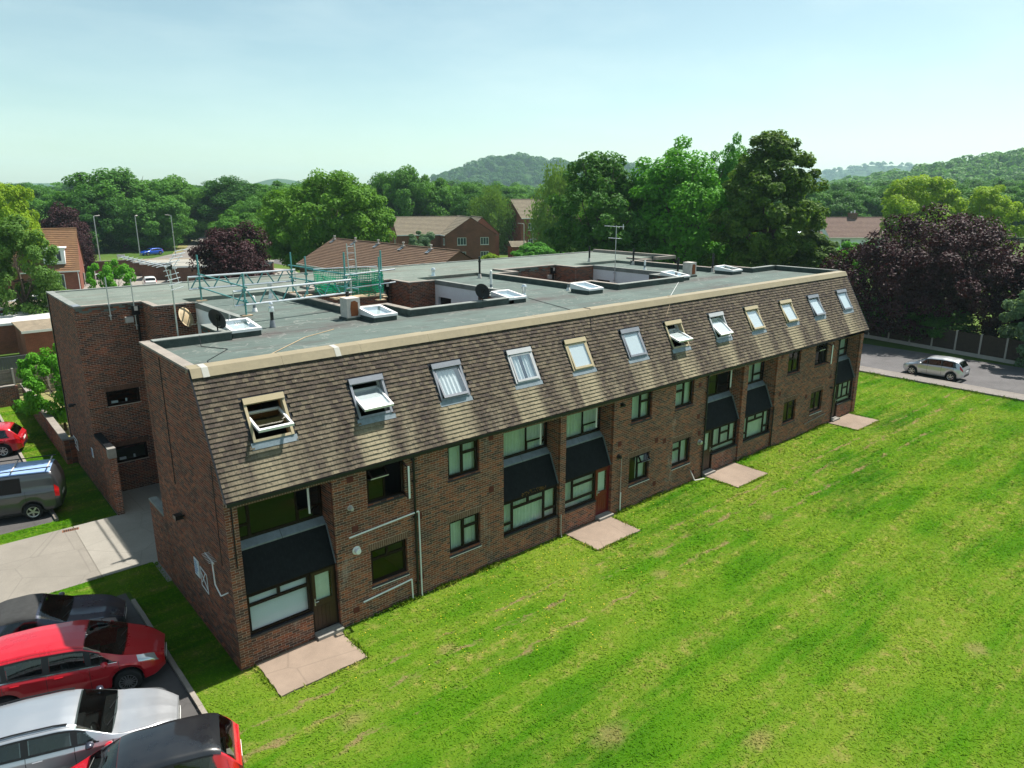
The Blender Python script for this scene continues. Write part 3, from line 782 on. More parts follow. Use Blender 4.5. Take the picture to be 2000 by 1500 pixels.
C_L = [(0, .48, 0, 1), (.48, 1, 0, .68), (.48, 1, .68, 1)]
C_R = [(.5, 1, 0, 1), (0, .5, 0, .66), (0, .5, .66, 1)]
C_T = [(0, 1, 0, .70), (0, .47, .70, 1), (.47, 1, .70, 1)]
lay = {(0, 0): C_T, (0, 1): C_R, (1, 0): C_L, (1, 1): C_L, (2, 0): C_L, (2, 1): C_L, (3, 0): C_R, (3, 1): C_R, (4, 0): C_L, (4, 1): C_R, (5, 0): C_R, (5, 1): C_R}
for i, (a, b) in enumerate(WX):
    for j, (z0, z1) in enumerate(((1.02, 2.175), (3.66, 4.80))):
        op = None; cur = 'curtain'; gap = None
        if (i, j) == (0, 1): op = {0: ('right', 82), 2: ('top', 48)}; cur = None
        if (i, j) == (2, 0): op = {2: ('top', 35)}; gap = (a, a + 0.65)
        if (i, j) == (5, 1): op = {0: ('right', 60), 2: ('top', 50)}; cur = None
        if (i, j) in ((0, 0), (4, 0), (4, 1), (5, 0), (3, 0)): cur = None if i != 3 else 'curtain'
        if (i, j) == (1, 0): gap = (a + 0.62, a + 0.78)
        w = window(a + 0.004, b - 0.004, z0 + 0.004, z1 - 0.004, 0.085, lay[(i, j)], cur, opened=op, gap=gap)
        if j == 0 and i != 4: MB().box(a - 0.03, b + 0.03, -0.050, -0.037, z0 - 0.105, z0 - 0.085).build('sill_edge', M['white'], w)

# --- the recessed bays: upper window, slate apron, lower window or door
SL0, SL1 = (0.10, 2.13), (0.56, 3.22)      # slate slope from (y,z) to (y,z)
for bi, (x0, x1, door, dcol) in enumerate(BAYS):
    # returns of brick
    for (xx, sg) in ((x0, 1), (x1, -1)):
        lo = lambda z: 0.0
        brick_wall('return_wall', bld, 'y', xx, sg, 0.004, 0.86, -0.15, 4.72, (), mat='brick')
    # upper window
    uy, uz0, uz1 = 0.70, 3.42, 4.72
    if bi == 0: cells = [(0, .17, 0, .32), (0, .17, .32, 1), (.17, .72, 0, 1), (.72, 1, 0, .30), (.72, 1, .30, 1)]; cur = None
    else: cells = [(0, .62, 0, 1), (.62, 1, 0, .32), (.62, 1, .32, 1)]; cur = 'curtain'
    if bi == 3: cur = None
    window(x0 + 0.01, x1 - 0.01, uz0, uz1, uy, cells, cur, sill=False, opened=({4: ('right', 40)} if bi == 0 else ({2: ('right', 35)} if bi in (1, 2, 3) else None)))
    # lead apron below the sill
    ap = MB(); xm = x0 + (x1 - x0) * 0.5
    for (a, b) in ((x0 + 0.004, xm - 0.006), (xm + 0.006, x1 - 0.004)):
        ap.add([(a, uy + 0.02, uz0 + 0.0), (b, uy + 0.02, uz0 + 0.0), (b, SL1[0] - 0.02, SL1[1] + 0.02), (a, SL1[0] - 0.02, SL1[1] + 0.02), (a, SL1[0] - 0.02, SL1[1] - 0.02), (b, SL1[0] - 0.02, SL1[1] - 0.02)], [(3, 2, 1, 0), (0 + 4, 5, 2, 3)])
    ap.build('lead_apron', M['lead'], bld)
    # slates
    sl = MB(); dy, dz = SL1[0] - SL0[0], SL1[1] - SL0[1]; sl_len = math.hypot(dy, dz); ty, tz = dy / sl_len, dz / sl_len; ny, nz = -tz, ty
    nrow = 10; rh = sl_len / nrow
    for r in range(nrow):
        s0 = r * rh; x = x0 - (0.11 if r % 2 else 0)
        while x < x1:
            a, b = max(x + 0.002, x0 + 0.003), min(x + 0.218, x1 - 0.003); x += 0.22
            if b - a < 0.01: continue
            k = 0.014 + random.uniform(-0.002, 0.003)
            y0, z0 = SL0[0] + ty * s0 + ny * k, SL0[1] + tz * s0 + nz * k
            y1, z1 = SL0[0] + ty * (s0 + rh * 1.05) + ny * 0.003, SL0[1] + tz * (s0 + rh * 1.05) + nz * 0.003
            yb, zb = SL0[0] + ty * s0, SL0[1] + tz * s0
            sl.add([(a, y0, z0), (b, y0, z0), (b, y1, z1), (a, y1, z1), (a, yb, zb), (b, yb, zb)], [(0, 1, 2, 3), (4, 5, 1, 0)])
    so = sl.build('slate_apron', M['slate'], bld, kind='stuff')
    MB().quad((x0, SL0[0] + 0.01, SL0[1]), (x1, SL0[0] + 0.01, SL0[1]), (x1, SL1[0] + 0.01, SL1[1]), (x0, SL1[0] + 0.01, SL1[1])).build('sheathing', M['tile_under'], so)
    # lead at the side abutment
    for (xx, s) in ((x1, -1),):
        MB().obox((xx - 0.012, (SL0[0] + SL1[0]) / 2 - 0.02, (SL0[1] + SL1[1]) / 2 + 0.02), (1, 0, 0), (0, ny, nz), (0, ty, tz), 0.02, 0.09, sl_len).build('lead_soaker', M['lead'], bld)
    if bi == 1:   # moss in the gutter line of this slate apron
        mo = MB()
        for _ in range(90):
            t = random.random(); x = x0 + 0.9 + t * 1.2; s0 = random.uniform(0, 0.16) * (1 - abs(t - 0.5))
            r = random.uniform(0.015, 0.045)
            mo.obox((x, SL0[0] + ty * s0 + ny * 0.02, SL0[1] + tz * s0 + nz * 0.02), (random.random(), random.random(), 0.1), (0, 1, 0.3), (0.2, 0, 1), r, r, r * 0.6)
        M['moss'] = plain('dry_moss', (0.20, 0.11, 0.025), 1.0, var=0.4, sc=12)
        mo.build('moss', M['moss'], so, kind='stuff')
    # lower storey
    gy = 0.14
    wl0, wl1 = x0 + 0.005, x1 - 0.005
    if door == 'R': dx0, dx1 = x1 - 0.80, x1 - 0.005; wl1 = dx0
    elif door == 'L': dx0, dx1 = x0 + 0.005, x0 + 0.80; wl0 = dx1
    brick_wall('apron_wall', bld, 'x', 0.07, -1, wl0 + (0.02 if door == 'L' else 0), wl1 - (0.02 if door == 'R' else 0), -0.15, 0.80, (), mat='brick')
    MB().box(wl0, wl1, 0.05, gy + 0.12, 0.80, 0.86).build('sill', M['brown_sill'], bld)
    if bi == 0: cells = [(0, 1, 0, .74), (0, .5, .74, 1), (.5, 1, .74, 1)]; cur = 'blind'
    elif bi in (1, 4): cells = [(0, .17, 0, .3), (0, .17, .3, 1), (.17, .76, 0, .76), (.17, .46, .76, 1), (.46, .76, .76, 1), (.76, 1, 0, .3), (.76, 1, .3, 1)]; cur = 'curtain'
    elif bi == 2: cells = [(0, 1, 0, .26), (0, .27, .26, 1), (.27, 1, .26, .76), (.27, 1, .76, 1)]; cur = 'curtain'
    else: cells = [(0, 1, 0, .24), (0, .30, .24, 1), (.30, .68, .24, .70), (.30, .68, .70, 1), (.68, 1, .24, 1)]; cur = 'curtain'
    window(wl0 + 0.005, wl1 - 0.005, 0.86, 2.10, gy, cells, cur, sill=False)
    if door:
        m = M['red_door'] if dcol == 'red' else M['brown_door']
        b = MB(); ring(b, dx0, dx1, gy - 0.02, gy + 0.07, 0.14, 2.10, 0.05)
        d = b.build('door', M['brown_upvc'] if dcol != 'red' else m, bld)
        lf = MB(); lf.box(dx0 + 0.05, dx1 - 0.05, gy + 0.0, gy + 0.045, 0.18, 1.02); ring(lf, dx0 + 0.05, dx1 - 0.05, gy, gy + 0.045, 1.02, 2.05, 0.10)
        for k in range(4): 
            w4 = (dx1 - dx0 - 0.3) / 4; xa = dx0 + 0.15 + k * w4
            lf.box(xa + 0.008, xa + w4 - 0.008, gy - 0.012, gy + 0.002, 0.30, 0.92)
        lf.build('door_leaf', m, d)
        MB().quad((dx0 + 0.14, gy + 0.02, 1.11), (dx1 - 0.14, gy + 0.02, 1.11), (dx1 - 0.14, gy + 0.02, 1.96), (dx0 + 0.14, gy + 0.02, 1.96)).build('pane', M['glass'], d)
        curtain(d, dx0 + 0.1, dx1 - 0.18, gy + 0.08, 1.06, 2.0, 'curtain', 0.006)
        hx = dx0 + 0.10 if door == 'R' else dx1 - 0.10
        MB().box(hx - 0.015, hx + 0.015, gy - 0.02, gy, 1.0, 1.22).tube((hx, gy - 0.05, 1.12), (hx + 0.10, gy - 0.05, 1.12), 0.011).tube((hx, gy, 1.12), (hx, gy - 0.05, 1.12), 0.01).build('handle', M['steel'], d)
        MB().box(dx0 - 0.02, dx1, -0.20, gy + 0.1, 0.0, 0.135).box(dx0, dx1 - 0.02, 0.0, gy + 0.1, 0.137, 0.16).build('door_step', M['concrete'], bld)

# --- gutter, downpipes, waste pipes
g = MB()
for x in np.arange(0, L - 0.1, 3.0): g.obox((min(x + 1.5, L - 1.5 + 0.0), -0.20, 4.93), (1, 0, 0), (0, 1, 0), (0, 0, 1), 2.99, 0.12, 0.10)
g.build('gutter', M['gutter'], bld)
MB().box(0, L, -0.10, -0.005, 4.91, 5.0).build('fascia', M['gutter'], bld)
for x in (5.66, 21.02, 33.35):
    b = MB().path([(x, -0.15, 4.93), (x, -0.07, 4.78), (x, -0.07, 0.02)], 0.038, 10)
    for z in (0.5, 1.6, 2.8, 4.0, 4.7): b.box(x - 0.06, x + 0.06, -0.11, 0.0, z, z + 0.035)
    b.build('downpipe', M['black'], bld)
MB().path([(0.17, -0.03, 4.9), (0.17, -0.03, 3.05)], 0.018, 6).build('cable', M['black'], bld)
MB().path([(3.38, -0.07, 2.86), (5.78, -0.07, 2.98), (5.80, -0.07, 0.02)], 0.026, 8).build('waste_pipe', M['white'], bld)
MB().path([(3.72, -0.06, 0.62), (5.44, -0.06, 0.74), (5.46, -0.06, 0.03)], 0.026, 8).build('waste_pipe', M['white'], bld)
MB().path([(15.42, -0.05, 0.85), (15.42, -0.05, 0.03)], 0.028, 8).build('waste_pipe', M['white'], bld)
MB().path([(15.42, -0.03, 2.3), (15.42, -0.03, 0.85)], 0.012, 6).build('cable', M['pale_metal'], bld)
MB().path([(20.15, -0.05, 0.55), (20.15, -0.3, 0.16), (20.9, -0.3, 0.05)], 0.028, 8).build('waste_pipe', M['pale_metal'], bld)
MB().path([(30.3, -0.06, 0.55), (32.6, -0.06, 0.70)], 0.026, 8).build('waste_pipe', M['coping'], bld)
MB().path([(12.08, -0.03, 0.9), (12.08, -0.03, 0.2), (12.03, -0.12, 0.03)], 0.018, 6).build('cable', M['pale_metal'], bld)
MB().path([(26.98, -0.04, 2.2), (26.98, -0.04, 0.05)], 0.03, 8).build('downpipe', M['black'], bld)
for (x, z, mm, r) in ((3.62, 2.36, 'white', 0.09), (15.35, 4.55, 'black', 0.07), (15.25, 2.42, 'black', 0.07), (20.75, 1.75, 'steel', 0.09), (3.5, 3.75, 'pale_metal', 0.06), (33.0, 2.1, 'black', 0.05)):
    MB().lathe((x, 0.0, z), (0, -1, 0), [(0.0, r * 1.5), (0.012, r * 1.5), (0.014, r), (0.13, r), (0.15, r * 0.8), (0.15, 0.0)], 16).build('flue_terminal', M[mm], bld, smooth=False)

# --- the steep tiled slope
A0 = np.array([-0.20, 5.0]); B0 = np.array([1.53, 8.1]); SLEN = float(np.linalg.norm(B0 - A0)); T0 = (B0 - A0) / SLEN; N0 = np.array([-T0[1], T0[0]])
def mp(x, s, h=0.0): return (x, A0[0] + T0[0] * s + N0[0] * h, A0[1] + T0[1] * s + N0[1] * h)
RW = [(1.07, 'cream', 45, 'dark'), (4.18, 'grey', 38, 'blind'), (7.09, 'grey', 7, 'curtain'), (10.22, 'pale', 1, 'drape'), (13.02, 'cream', 2, 'blind'), (16.16, 'grey', 2, 'blind'),
      (18.99, 'cream', 42, 'blind'), (22.17, 'pale', 24, 'blind'), (25.10, 'cream', 8, 'blind'), (28.3, 'cream', 8, 'blind'), (31.16, 'grey', 9, 'blind'), (34.4, 'grey', 4, 'blind')]
RWW, RS0, RS1 = 1.13, 1.34, 2.54
rows = 27; TH = SLEN / rows; TWd = 0.165
roof = MB()
us = [0.0] + [q for (x, *_r) in RW for q in (x + 0.03, x + RWW - 0.03)] + [L]
zs = [0.0, RS0 + 0.03, RS1 - 0.03, SLEN]
for i in range(len(us) - 1):
    for j in range(3):
        if i % 2 == 1 and j == 1: continue
        roof.quad(mp(us[i], zs[j], -0.01), mp(us[i + 1], zs[j], -0.01), mp(us[i + 1], zs[j + 1], -0.01), mp(us[i], zs[j + 1], -0.01))
roof.quad(mp(0, 0, -0.01), mp(L, 0, -0.01), (L, 0.0, 4.93), (0, 0.0, 4.93))
mans = roof.build('steep_roof', M['tile_under'], bld)
tiles = []
for r in range(rows):
    s0 = r * TH; half = (r % 2) * 0.0825
    k0, k1 = int(math.floor(half / TWd)), int(math.ceil((L + half) / TWd))
    for k in range(k0, k1):
        a = k * TWd - half + 0.002; b = a + TWd - 0.004
        a2, b2 = max(a, 0.0), min(b, L)
        if b2 - a2 < 0.02: continue
        xm = (a2 + b2) / 2; sm = s0 + TH / 2
        cutw = False
        for (x, *_r) in RW:
            if x - 0.05 < xm < x + RWW + 0.05 and RS0 - 0.20 < sm < RS1 + 0.06: cutw = True
        if cutw: continue
        tiles.append((a2, b2, s0, (a2 == a and b2 == b)))
TA = np.array([(t[0], t[1], t[2]) for t in tiles]); full = np.array([t[3] for t in tiles])
ctr = np.array([mp((a + b) / 2, s + TH / 2) for a, b, s in TA])
d = np.linalg.norm(ctr - CAM, axis=1); d[~full] = 1e9
pick = np.zeros(len(TA), bool); pick[np.argsort(d)[:300]] = True
def tile_vf(w):
    hw = w / 2
    def q(x, s, h): return (x, T0[0] * s + N0[0] * h, T0[1] * s + N0[1] * h)
    lo, hi = -TH / 2 - 0.012, TH / 2 + 0.004
    return [q(-hw, lo, 0.042), q(hw, lo, 0.042), q(hw, hi, 0.008), q(-hw, hi, 0.008), q(-hw, lo, 0.008), q(hw, lo, 0.008), q(hw, hi, -0.006), q(-hw, hi, -0.006)]
TF = [(0, 1, 2, 3), (4, 5, 1, 0), (4, 0, 3, 7), (1, 5, 6, 2)]
me = MB().add(tile_vf(TWd - 0.004), TF).mesh('tile', M['tile'])
for i in np.nonzero(pick)[0]:
    o = bpy.data.objects.new('tile', me); link(o, mans)
    o.location = tuple(ctr[i] + np.array([0, 0, 0]))
    o.rotation_euler = (random.gauss(0, 0.010), random.gauss(0, 0.008), random.gauss(0, 0.010))
rest = np.nonzero(~pick)[0]; V = []
base = np.array(tile_vf(1.0))
for i in rest:
    a, b, s = TA[i]
    w = base.copy(); w[:, 0] *= (b - a)
    lift = np.zeros((8, 3)); dh = rng.normal(0, 0.0025, 4); tl = abs(rng.normal(0, 0.004))
    lift[[0, 1], 1] = N0[0] * (dh[:2] + tl); lift[[0, 1], 2] = N0[1] * (dh[:2] + tl)
    lift[[0, 1, 4, 5], 2] += rng.normal(0, 0.004)
    V.append(w + ctr[i] + lift)
V = np.concatenate(V); Q = (np.arange(len(rest)) * 8)[:, None, None] + np.array(TF)[None]
link(bpy.data.objects.new('tiling', np_mesh('tiling', V, Q.reshape(-1, 4), M['tile'])), mans, kind='stuff')

# --- roof windows
def roof_window(x, col, deg, fill):
    fm = M[{'cream': 'cream_frame', 'grey': 'grey_frame', 'pale': 'pale_frame'}[col]]
    ax, at, an = Vector((1, 0, 0)), Vector((0, T0[0], T0[1])), Vector((0, N0[0], N0[1]))
    w, h = RWW, RS1 - RS0
    b = MB()
    def bx(u0, u1, s0, s1, h0, h1): b.obox(((u0 + u1) / 2, 0, 0) if False else (Vector(((u0 + u1) / 2, 0, 0)) + at * ((s0 + s1) / 2) + an * ((h0 + h1) / 2)), ax, at, an, u1 - u0, s1 - s0, h1 - h0)
    bx(0, 0.075, 0, h, -0.10, 0.075); bx(w - 0.075, w, 0, h, -0.10, 0.075); bx(0.075, w - 0.075, 0, 0.07, -0.10, 0.065); bx(0.0, w, h - 0.16, h + 0.012, -0.02, 0.115)
    fr = b.build('roof_window', fm, bld); fr.location = mp(x, RS0)
    b = MB(); bx(-0.07, -0.001, -0.05, h + 0.05, 0.0, 0.030); bx(w + 0.001, w + 0.07, -0.05, h + 0.05, 0.0, 0.030); bx(-0.07, w + 0.07, h + 0.014, h + 0.12, 0.0, 0.026)
    b.build('side_flashing', M['gutter'], fr)
    b = MB(); bx(-0.07, w + 0.07, -0.19, -0.002, 0.012, 0.034)
    b.build('apron_flashing', M['flash'] if col != 'cream' or fill == 'dark' else M['flash'], fr)
    # lining seen when the sash is open
    b = MB(); bx(0.03, 0.05, 0.03, h - 0.03, -0.30, -0.10); bx(w - 0.05, w - 0.03, 0.03, h - 0.03, -0.30, -0.10); bx(0.05, w - 0.05, 0.03, 0.05, -0.30, -0.10); bx(0.05, w - 0.05, h - 0.05, h - 0.03, -0.30, -0.10)
    b.build('lining', M['pine'] if fill == 'dark' else M['white'], fr)
    # centre-pivot sash
    b = MB(); sw, sh = w - 0.16, h - 0.24
    def bs(u0, u1, v0, v1, h0, h1): b.obox(Vector(((u0 + u1) / 2, (v0 + v1) / 2, (h0 + h1) / 2)), (1, 0, 0), (0, 1, 0), (0, 0, 1), u1 - u0, v1 - v0, h1 - h0)
    bs(-sw / 2, -sw / 2 + 0.06, -sh / 2, sh / 2, -0.035, 0.035); bs(sw / 2 - 0.06, sw / 2, -sh / 2, sh / 2, -0.035, 0.035); bs(-sw / 2, sw / 2, -sh / 2 - 0.03, -sh / 2 + 0.05, -0.035, 0.04); bs(-sw / 2, sw / 2, sh / 2 - 0.06, sh / 2, -0.035, 0.035)
    me = b.mesh('sash', M['white'] if fill == 'dark' or deg > 10 else fm)
    so = bpy.data.objects.new('sash', me); link(so, fr)
    th = math.atan2(T0[1], T0[0])
    so.location = Vector((w / 2, 0, 0)) + at * (h / 2 - 0.05) + an * 0.055
    so.rotation_euler = (th - R(deg), 0, 0)
    pn = MB().quad((-sw / 2 + 0.05, -sh / 2 + 0.05, 0.022), (sw / 2 - 0.05, -sh / 2 + 0.05, 0.022), (sw / 2 - 0.05, sh / 2 - 0.05, 0.022), (-sw / 2 + 0.05, sh / 2 - 0.05, 0.022)).build('pane', M['roof_glass'], fr); same(pn, so)
    if fill == 'blind':
        pn = MB().quad((-sw / 2 + 0.05, -sh / 2 + 0.05, -0.02), (sw / 2 - 0.05, -sh / 2 + 0.05, -0.02), (sw / 2 - 0.05, sh / 2 - 0.05, -0.02), (-sw / 2 + 0.05, sh / 2 - 0.05, -0.02)).build('blind', M['blind'], fr); same(pn, so)
    elif fill in ('curtain', 'drape'):
        n = 40; vs = []; fs = []
        for i in range(n + 1):
            u = -sw / 2 + 0.05 + (sw - 0.1) * i / n; hh = -0.07 + 0.03 * math.sin(i * 0.9)
            vs += [(u, -sh / 2 + 0.05, hh), (u, sh / 2 - 0.05, hh)]
        fs = [(2 * i, 2 * i + 2, 2 * i + 3, 2 * i + 1) for i in range(n) if not (fill == 'drape' and 16 < i < 24) and not (fill == 'curtain' and i > 34)]
        same(MB().add(vs, fs).build('curtain', M['blind'], fr, smooth=True), so)
    return fr
for q in RW: roof_window(*q)

# --- capping along the top of the slope
cp = MB(); joints = []
xs = [0.0]
while xs[-1] < L: xs.append(min(L, xs[-1] + 2.45))
for a, b in zip(xs[:-1], xs[1:]):
    dz = random.uniform(-0.008, 0.008)
    P = [mp(a, SLEN - 0.24, 0.075), mp(a, SLEN + 0.02, 0.075), (a, 1.86, 8.17 + dz), (a, 1.86, 7.93)]
    Q = [mp(b - 0.006, SLEN - 0.24, 0.075), mp(b - 0.006, SLEN + 0.02, 0.075), (b - 0.006, 1.86, 8.17 + dz), (b - 0.006, 1.86, 7.93)]
    cp.add(P + Q, [(i, i + 4, i + 5, i + 1) for i in range(3)] + [(0, 1, 2, 3), (7, 6, 5, 4)])
cp.build('roof_capping', M['cap'], bld)
for x in (0.28, 4.05):
    MB().add([mp(x, SLEN - 0.25, 0.082), mp(x + 0.17, SLEN - 0.25, 0.082), mp(x + 0.17, SLEN + 0.02, 0.082), mp(x, SLEN + 0.02, 0.082), (x, 1.80, 8.186), (x + 0.17, 1.80, 8.186)], [(0, 1, 2, 3), (3, 2, 5, 4)]).build('capping_strap', M['cap_joint'], bld)

# --- gables
GW = 6.2
def glo(z): return 0.0 if z < 4.95 else max(0.0, (z - 5.0) / 3.1 * 1.73 - 0.17)
gpoly = [(0, -0.15), (GW, -0.15), (GW, 8.1), (1.53, 8.1), (-0.17, 5.02), (0.0, 4.95)]
gable = brick_wall('gable_wall', bld, 'y', 0.0, -1, 0.0, GW, -0.15, 8.1, (), singles=300, mat='brick2', ulo=glo, poly=gpoly)
MB().add([(L, y, z) for y, z in gpoly], [tuple(range(len(gpoly)))]).build('far_gable_wall', M['brick2'], bld)
# verge board against the brick
for xx in (-0.03, L + 0.005):
    vb = MB(); a, b_ = Vector(mp(xx, -0.02, 0.01)), Vector(mp(xx, SLEN + 0.02, 0.01))
    vb.obox((a + b_) / 2 + Vector((0.015, 0, 0)), (1, 0, 0), (0, N0[0], N0[1]), (0, T0[0], T0[1]), 0.035, 0.05, (b_ - a).length)
    vb.build('verge', M['gutter'], bld)
MB().box(-0.03, 0.27, 1.55, GW + 0.02, 8.09, 8.155).build('gable_coping', M['coping'], bld)
MB().box(-0.022, 0.0, 0.0, GW, -0.12, 0.10).build('plinth', M['brick2'], bld)
MB().path([(-0.012, 4.25, 8.0), (-0.012, 4.25, 4.1)], 0.012, 6).build('cable', M['black'], bld)
MB().path([(-0.012, 0.62, 5.9), (-0.012, 0.62, 2.9)], 0.008, 6).build('cable', M['black'], bld)
brick_wall('stub_wall', bld, 'y', 0.0, -1, GW, 7.9, -0.15, 2.325, (), mat='brick2')
MB().box(-0.01, 0.24, GW + 0.001, 7.92, 2.325, 2.40).box(0.01, 0.22, GW, 7.9, -0.1, 2.33).build('stub_coping', M['coping_grey'], bld)

# --- the rear range and its courts (plan repeats every 12.1 m)
PX = 12.1; YB, YS, YR1, YR2, YE = 6.05, 7.9, 13.6, 15.4, 21.5; ZR, ZC = 7.92, 8.2
XE = 36.6
RWIN = [(0.52, 1.80, 3.85, 4.50), (0.52, 1.80, 1.30, 2.05)]
brick_wall('rear_side_wall', bld, 'y', -0.15, -1, YR2, YE, -0.15, 8.1, (), mat='brick2')
brick_wall('rear_court_wall', bld, 'x', YR2, -1, -0.15, 2.35, -0.15, 8.1, RWIN, mat='brick2')
for (a, b, p, q) in RWIN:
    soldiers_b = MB(); x = a - 0.07
    while x < b + 0.05: soldiers_b.box(x + 0.005, x + 0.07, YR2 - 0.008, YR2 + 0.02, q + 0.004, q + 0.21); x += 0.075
    soldiers_b.build('soldier_course', M['soldier'], bld, kind='stuff')
    w = window(a, b, p, q, YR2 + 0.08, [(0, 1, 0, 1)], None, sill=False)
    MB().box(a + 0.2, a + 0.45, YR2 + 0.22, YR2 + 0.3, p + 0.05, p + 0.16).tube((b - 0.5, YR2 + 0.25, p + 0.05), (b - 0.5, YR2 + 0.25, p + 0.2), 0.04).build('window_clutter', M['white'], w)
for k in range(3):
    X0 = k * PX
    if k:
        brick_wall('rear_court_wall', bld, 'x', YR2, -1, X0 - 2.35, X0 + 2.35, 5.0, 8.1, (), mat='brick2')
        MB().box(X0 - 2.35, X0 + 2.35, YR2 + 0.01, YR2 + 0.2, 0, 5.0).build('wall_base', M['brick2'], bld)
    zlo = 0.0 if k == 0 else 5.0
    brick_wall('court_return', bld, 'y', X0 + 2.35, -1, YR1, YR2, zlo, 8.1, (), mat='brick2')
    brick_wall('court_inner_wall', bld, 'x', YR1, -1, X0 + 2.35, X0 + 3.95, zlo, 8.1, (), mat='brick2')
    w = MB(); x = X0 + 3.95
    w.box(x, x + 0.2, YS, 12.2, 0.0, 8.08); w.box(x, x + 0.2, 13.35, YR1, 0, 8.08); w.box(x, x + 0.2, 12.2, 13.35, 7.3, 8.08)
    w.build('rendered_wall', M['render'], bld)
    MB().box(x + 0.16, x + 0.22, 12.2, 13.35, 0, 7.3).build('dark_opening', M['black'], bld)  # black sheet stands in for the darkness inside the opening
    brick_wall('court_return', bld, 'y', X0 + 2.35, -1, YB, YS, zlo, 8.1, (), mat='brick2')
    MB().box(X0 - 3.95 if k else 0.0, X0 + 3.95, 5.85, YB, 0, 7.66).build('inner_back_wall', M['brick2'], bld)
    if k:
        MB().box(X0 - 4.1, X0 - 3.95, YS, YR1, 0, 7.66).box(X0 - 3.95, X0 - 2.35, YR1, YR1 + 0.15, 0, 7.66).box(X0 - 2.5, X0 - 2.35, YR1, YR2, 0, 7.66).box(X0 - 2.5, X0 - 2.35, YB, YS, 0, 7.66).box(X0 - 3.95, X0 - 2.5, YS - 0.15, YS, 0, 7.66).build('hidden_court_wall', M['brick2'], bld)
    MB().box(X0 + 2.4, X0 + 3.95, YS - 0.15, YS, 0, 7.66).build('inner_back_wall', M['brick2'], bld)
MB().box(3 * PX - 4.1, 3 * PX - 3.95, YS, YR1, 0, 7.66).box(3 * PX - 3.95, XE, YB - 0.15, YB, 0, 7.66).box(3 * PX - 3.95, 3 * PX - 2.35, YS - 0.15, YS, 0, 7.66).box(3 * PX - 2.5, 3 * PX - 2.35, YB, YS, 0, 7.66).box(3 * PX - 3.95, XE, YR1, YR1 + 0.15, 0, 7.66).build('east_court_wall', M['brick2'], bld)
MB().box(-0.14, XE, YE - 0.15, YE, 0, 7.66).box(XE - 0.15, XE, YR1, YE - 0.15, 0, 7.66).build('rear_wall', M['brick2'], bld)
# floors, so rooms are rooms
MB().box(0.05, L - 0.05, 0.9, 5.84, 2.55, 2.75).build('floor_slab', M['inside'], bld); MB().box(0.05, L - 0.05, 0.9, 5.84, 5.0, 5.15).build('floor_slab', M['inside'], bld)
for x in (0.02, 3.4, 6.15, 8.85, 12.15, 15.4, 18.0, 20.8, 24.2, 27.5, 30.1, 33.0, 36.3): MB().box(x, x + 0.1, 0.9, 5.84, 0.0, 5.0).build('partition', M['inside'], bld), MB().box(x, x + 0.1, 1.75, 5.84, 5.16, 7.6).build('partition', M['inside'], bld)
# flat roofs
def felt_roof(name, rects, z, m):
    b = MB()
    for (x0, x1, y0, y1) in rects: b.box(x0, x1, y0, y1, z - 0.25, z)
    return b.build(name, m, bld)
fr = [(0.03, L - 0.03, 1.5, YB - 0.05)]
for k in range(4):
    X0 = k * PX
    if k < 3: fr += [(X0 + 2.36, X0 + 3.95, YB - 0.04, YS - 0.02), (X0 + 3.96, X0 + 8.14, YB - 0.04, YR2 - 0.02)]
    if k: fr.append((X0 - 3.95, X0 - 2.36, YB - 0.04, YS - 0.02))
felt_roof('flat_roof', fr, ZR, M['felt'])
rr = [(-0.14, XE, YR2, YE)]
for k in range(4):
    X0 = k * PX
    if k < 3: rr.append((X0 + 2.36, X0 + 3.94, YR1 + 0.01, YR2 - 0.003))
    if k: rr.append((X0 - 3.94, X0 - 2.36, YR1 + 0.01, YR2 - 0.003))
felt_roof('rear_flat_roof', rr, 8.09, M['felt_rear'])
# upstands and copings round the courts
def upstand(x0, x1, y0, y1, z1=ZC, top='coping_grey', face='felt_dark'):
    o = MB().box(x0, x1, y0, y1, ZR - 0.02, z1 - 0.03).build('parapet', M[face], bld)
    MB().box(x0 - 0.012, x1 + 0.012, y0 - 0.012, y1 + 0.012, z1 - 0.029, z1).build('coping', M[top], o)
for k in range(4):
    X0 = k * PX
    a, b = (X0 - 2.35 if k else 0.28), (X0 + 2.35 if k < 3 else XE - 0.15)
    upstand(a - (0.28 if k else 0), b + (0.28 if k < 3 else 0), YB - 0.3, YB)
    if k < 3:
        upstand(X0 + 2.35, X0 + 2.62, YB + 0.013, YS, 8.17)
        upstand(X0 + 2.64, X0 + 3.93, YS - 0.25, YS, 8.17)
        MB().box(X0 + 3.93, X0 + 4.16, YS + 0.002, YR1, ZR, 8.15).build('coping', M['coping_grey'], bld)
    if k:
        upstand(X0 - 2.63, X0 - 2.35, YB + 0.013, YS, top='coping')
        upstand(X0 - 4.23, X0 - 2.65, YS - 0.28, YS, top='coping')
        upstand(X0 - 4.23, X0 - 3.95, YS + 0.013, YR1 + 0.3, top='coping')
    # thin coping of the rear range
    if k < 3:
        MB().box(X0 - 2.35 if k else -0.17, X0 + 2.36, YR2 - 0.03, YR2 + 0.25, 8.09, 8.15).build('coping', M['coping'], bld)
        MB().box(X0 + 2.32, X0 + 2.56, YR1 - 0.03, YR2 - 0.031, 8.09, 8.146).build('coping', M['coping'], bld)
        MB().box(X0 + 2.561, X0 + 3.93, YR1 - 0.03, YR1 + 0.22, 8.09, 8.146).build('coping', M['coping'], bld)
    if k:
        MB().box(X0 - 2.6, X0 - 2.33, YR1 - 0.02, YR2 + 0.25, 8.09, 8.2).build('coping', M['coping'], bld)
        MB().box(X0 - 3.94, X0 - 2.61, YR1 - 0.02, YR1 + 0.25, 8.09, 8.2).build('coping', M['coping'], bld)
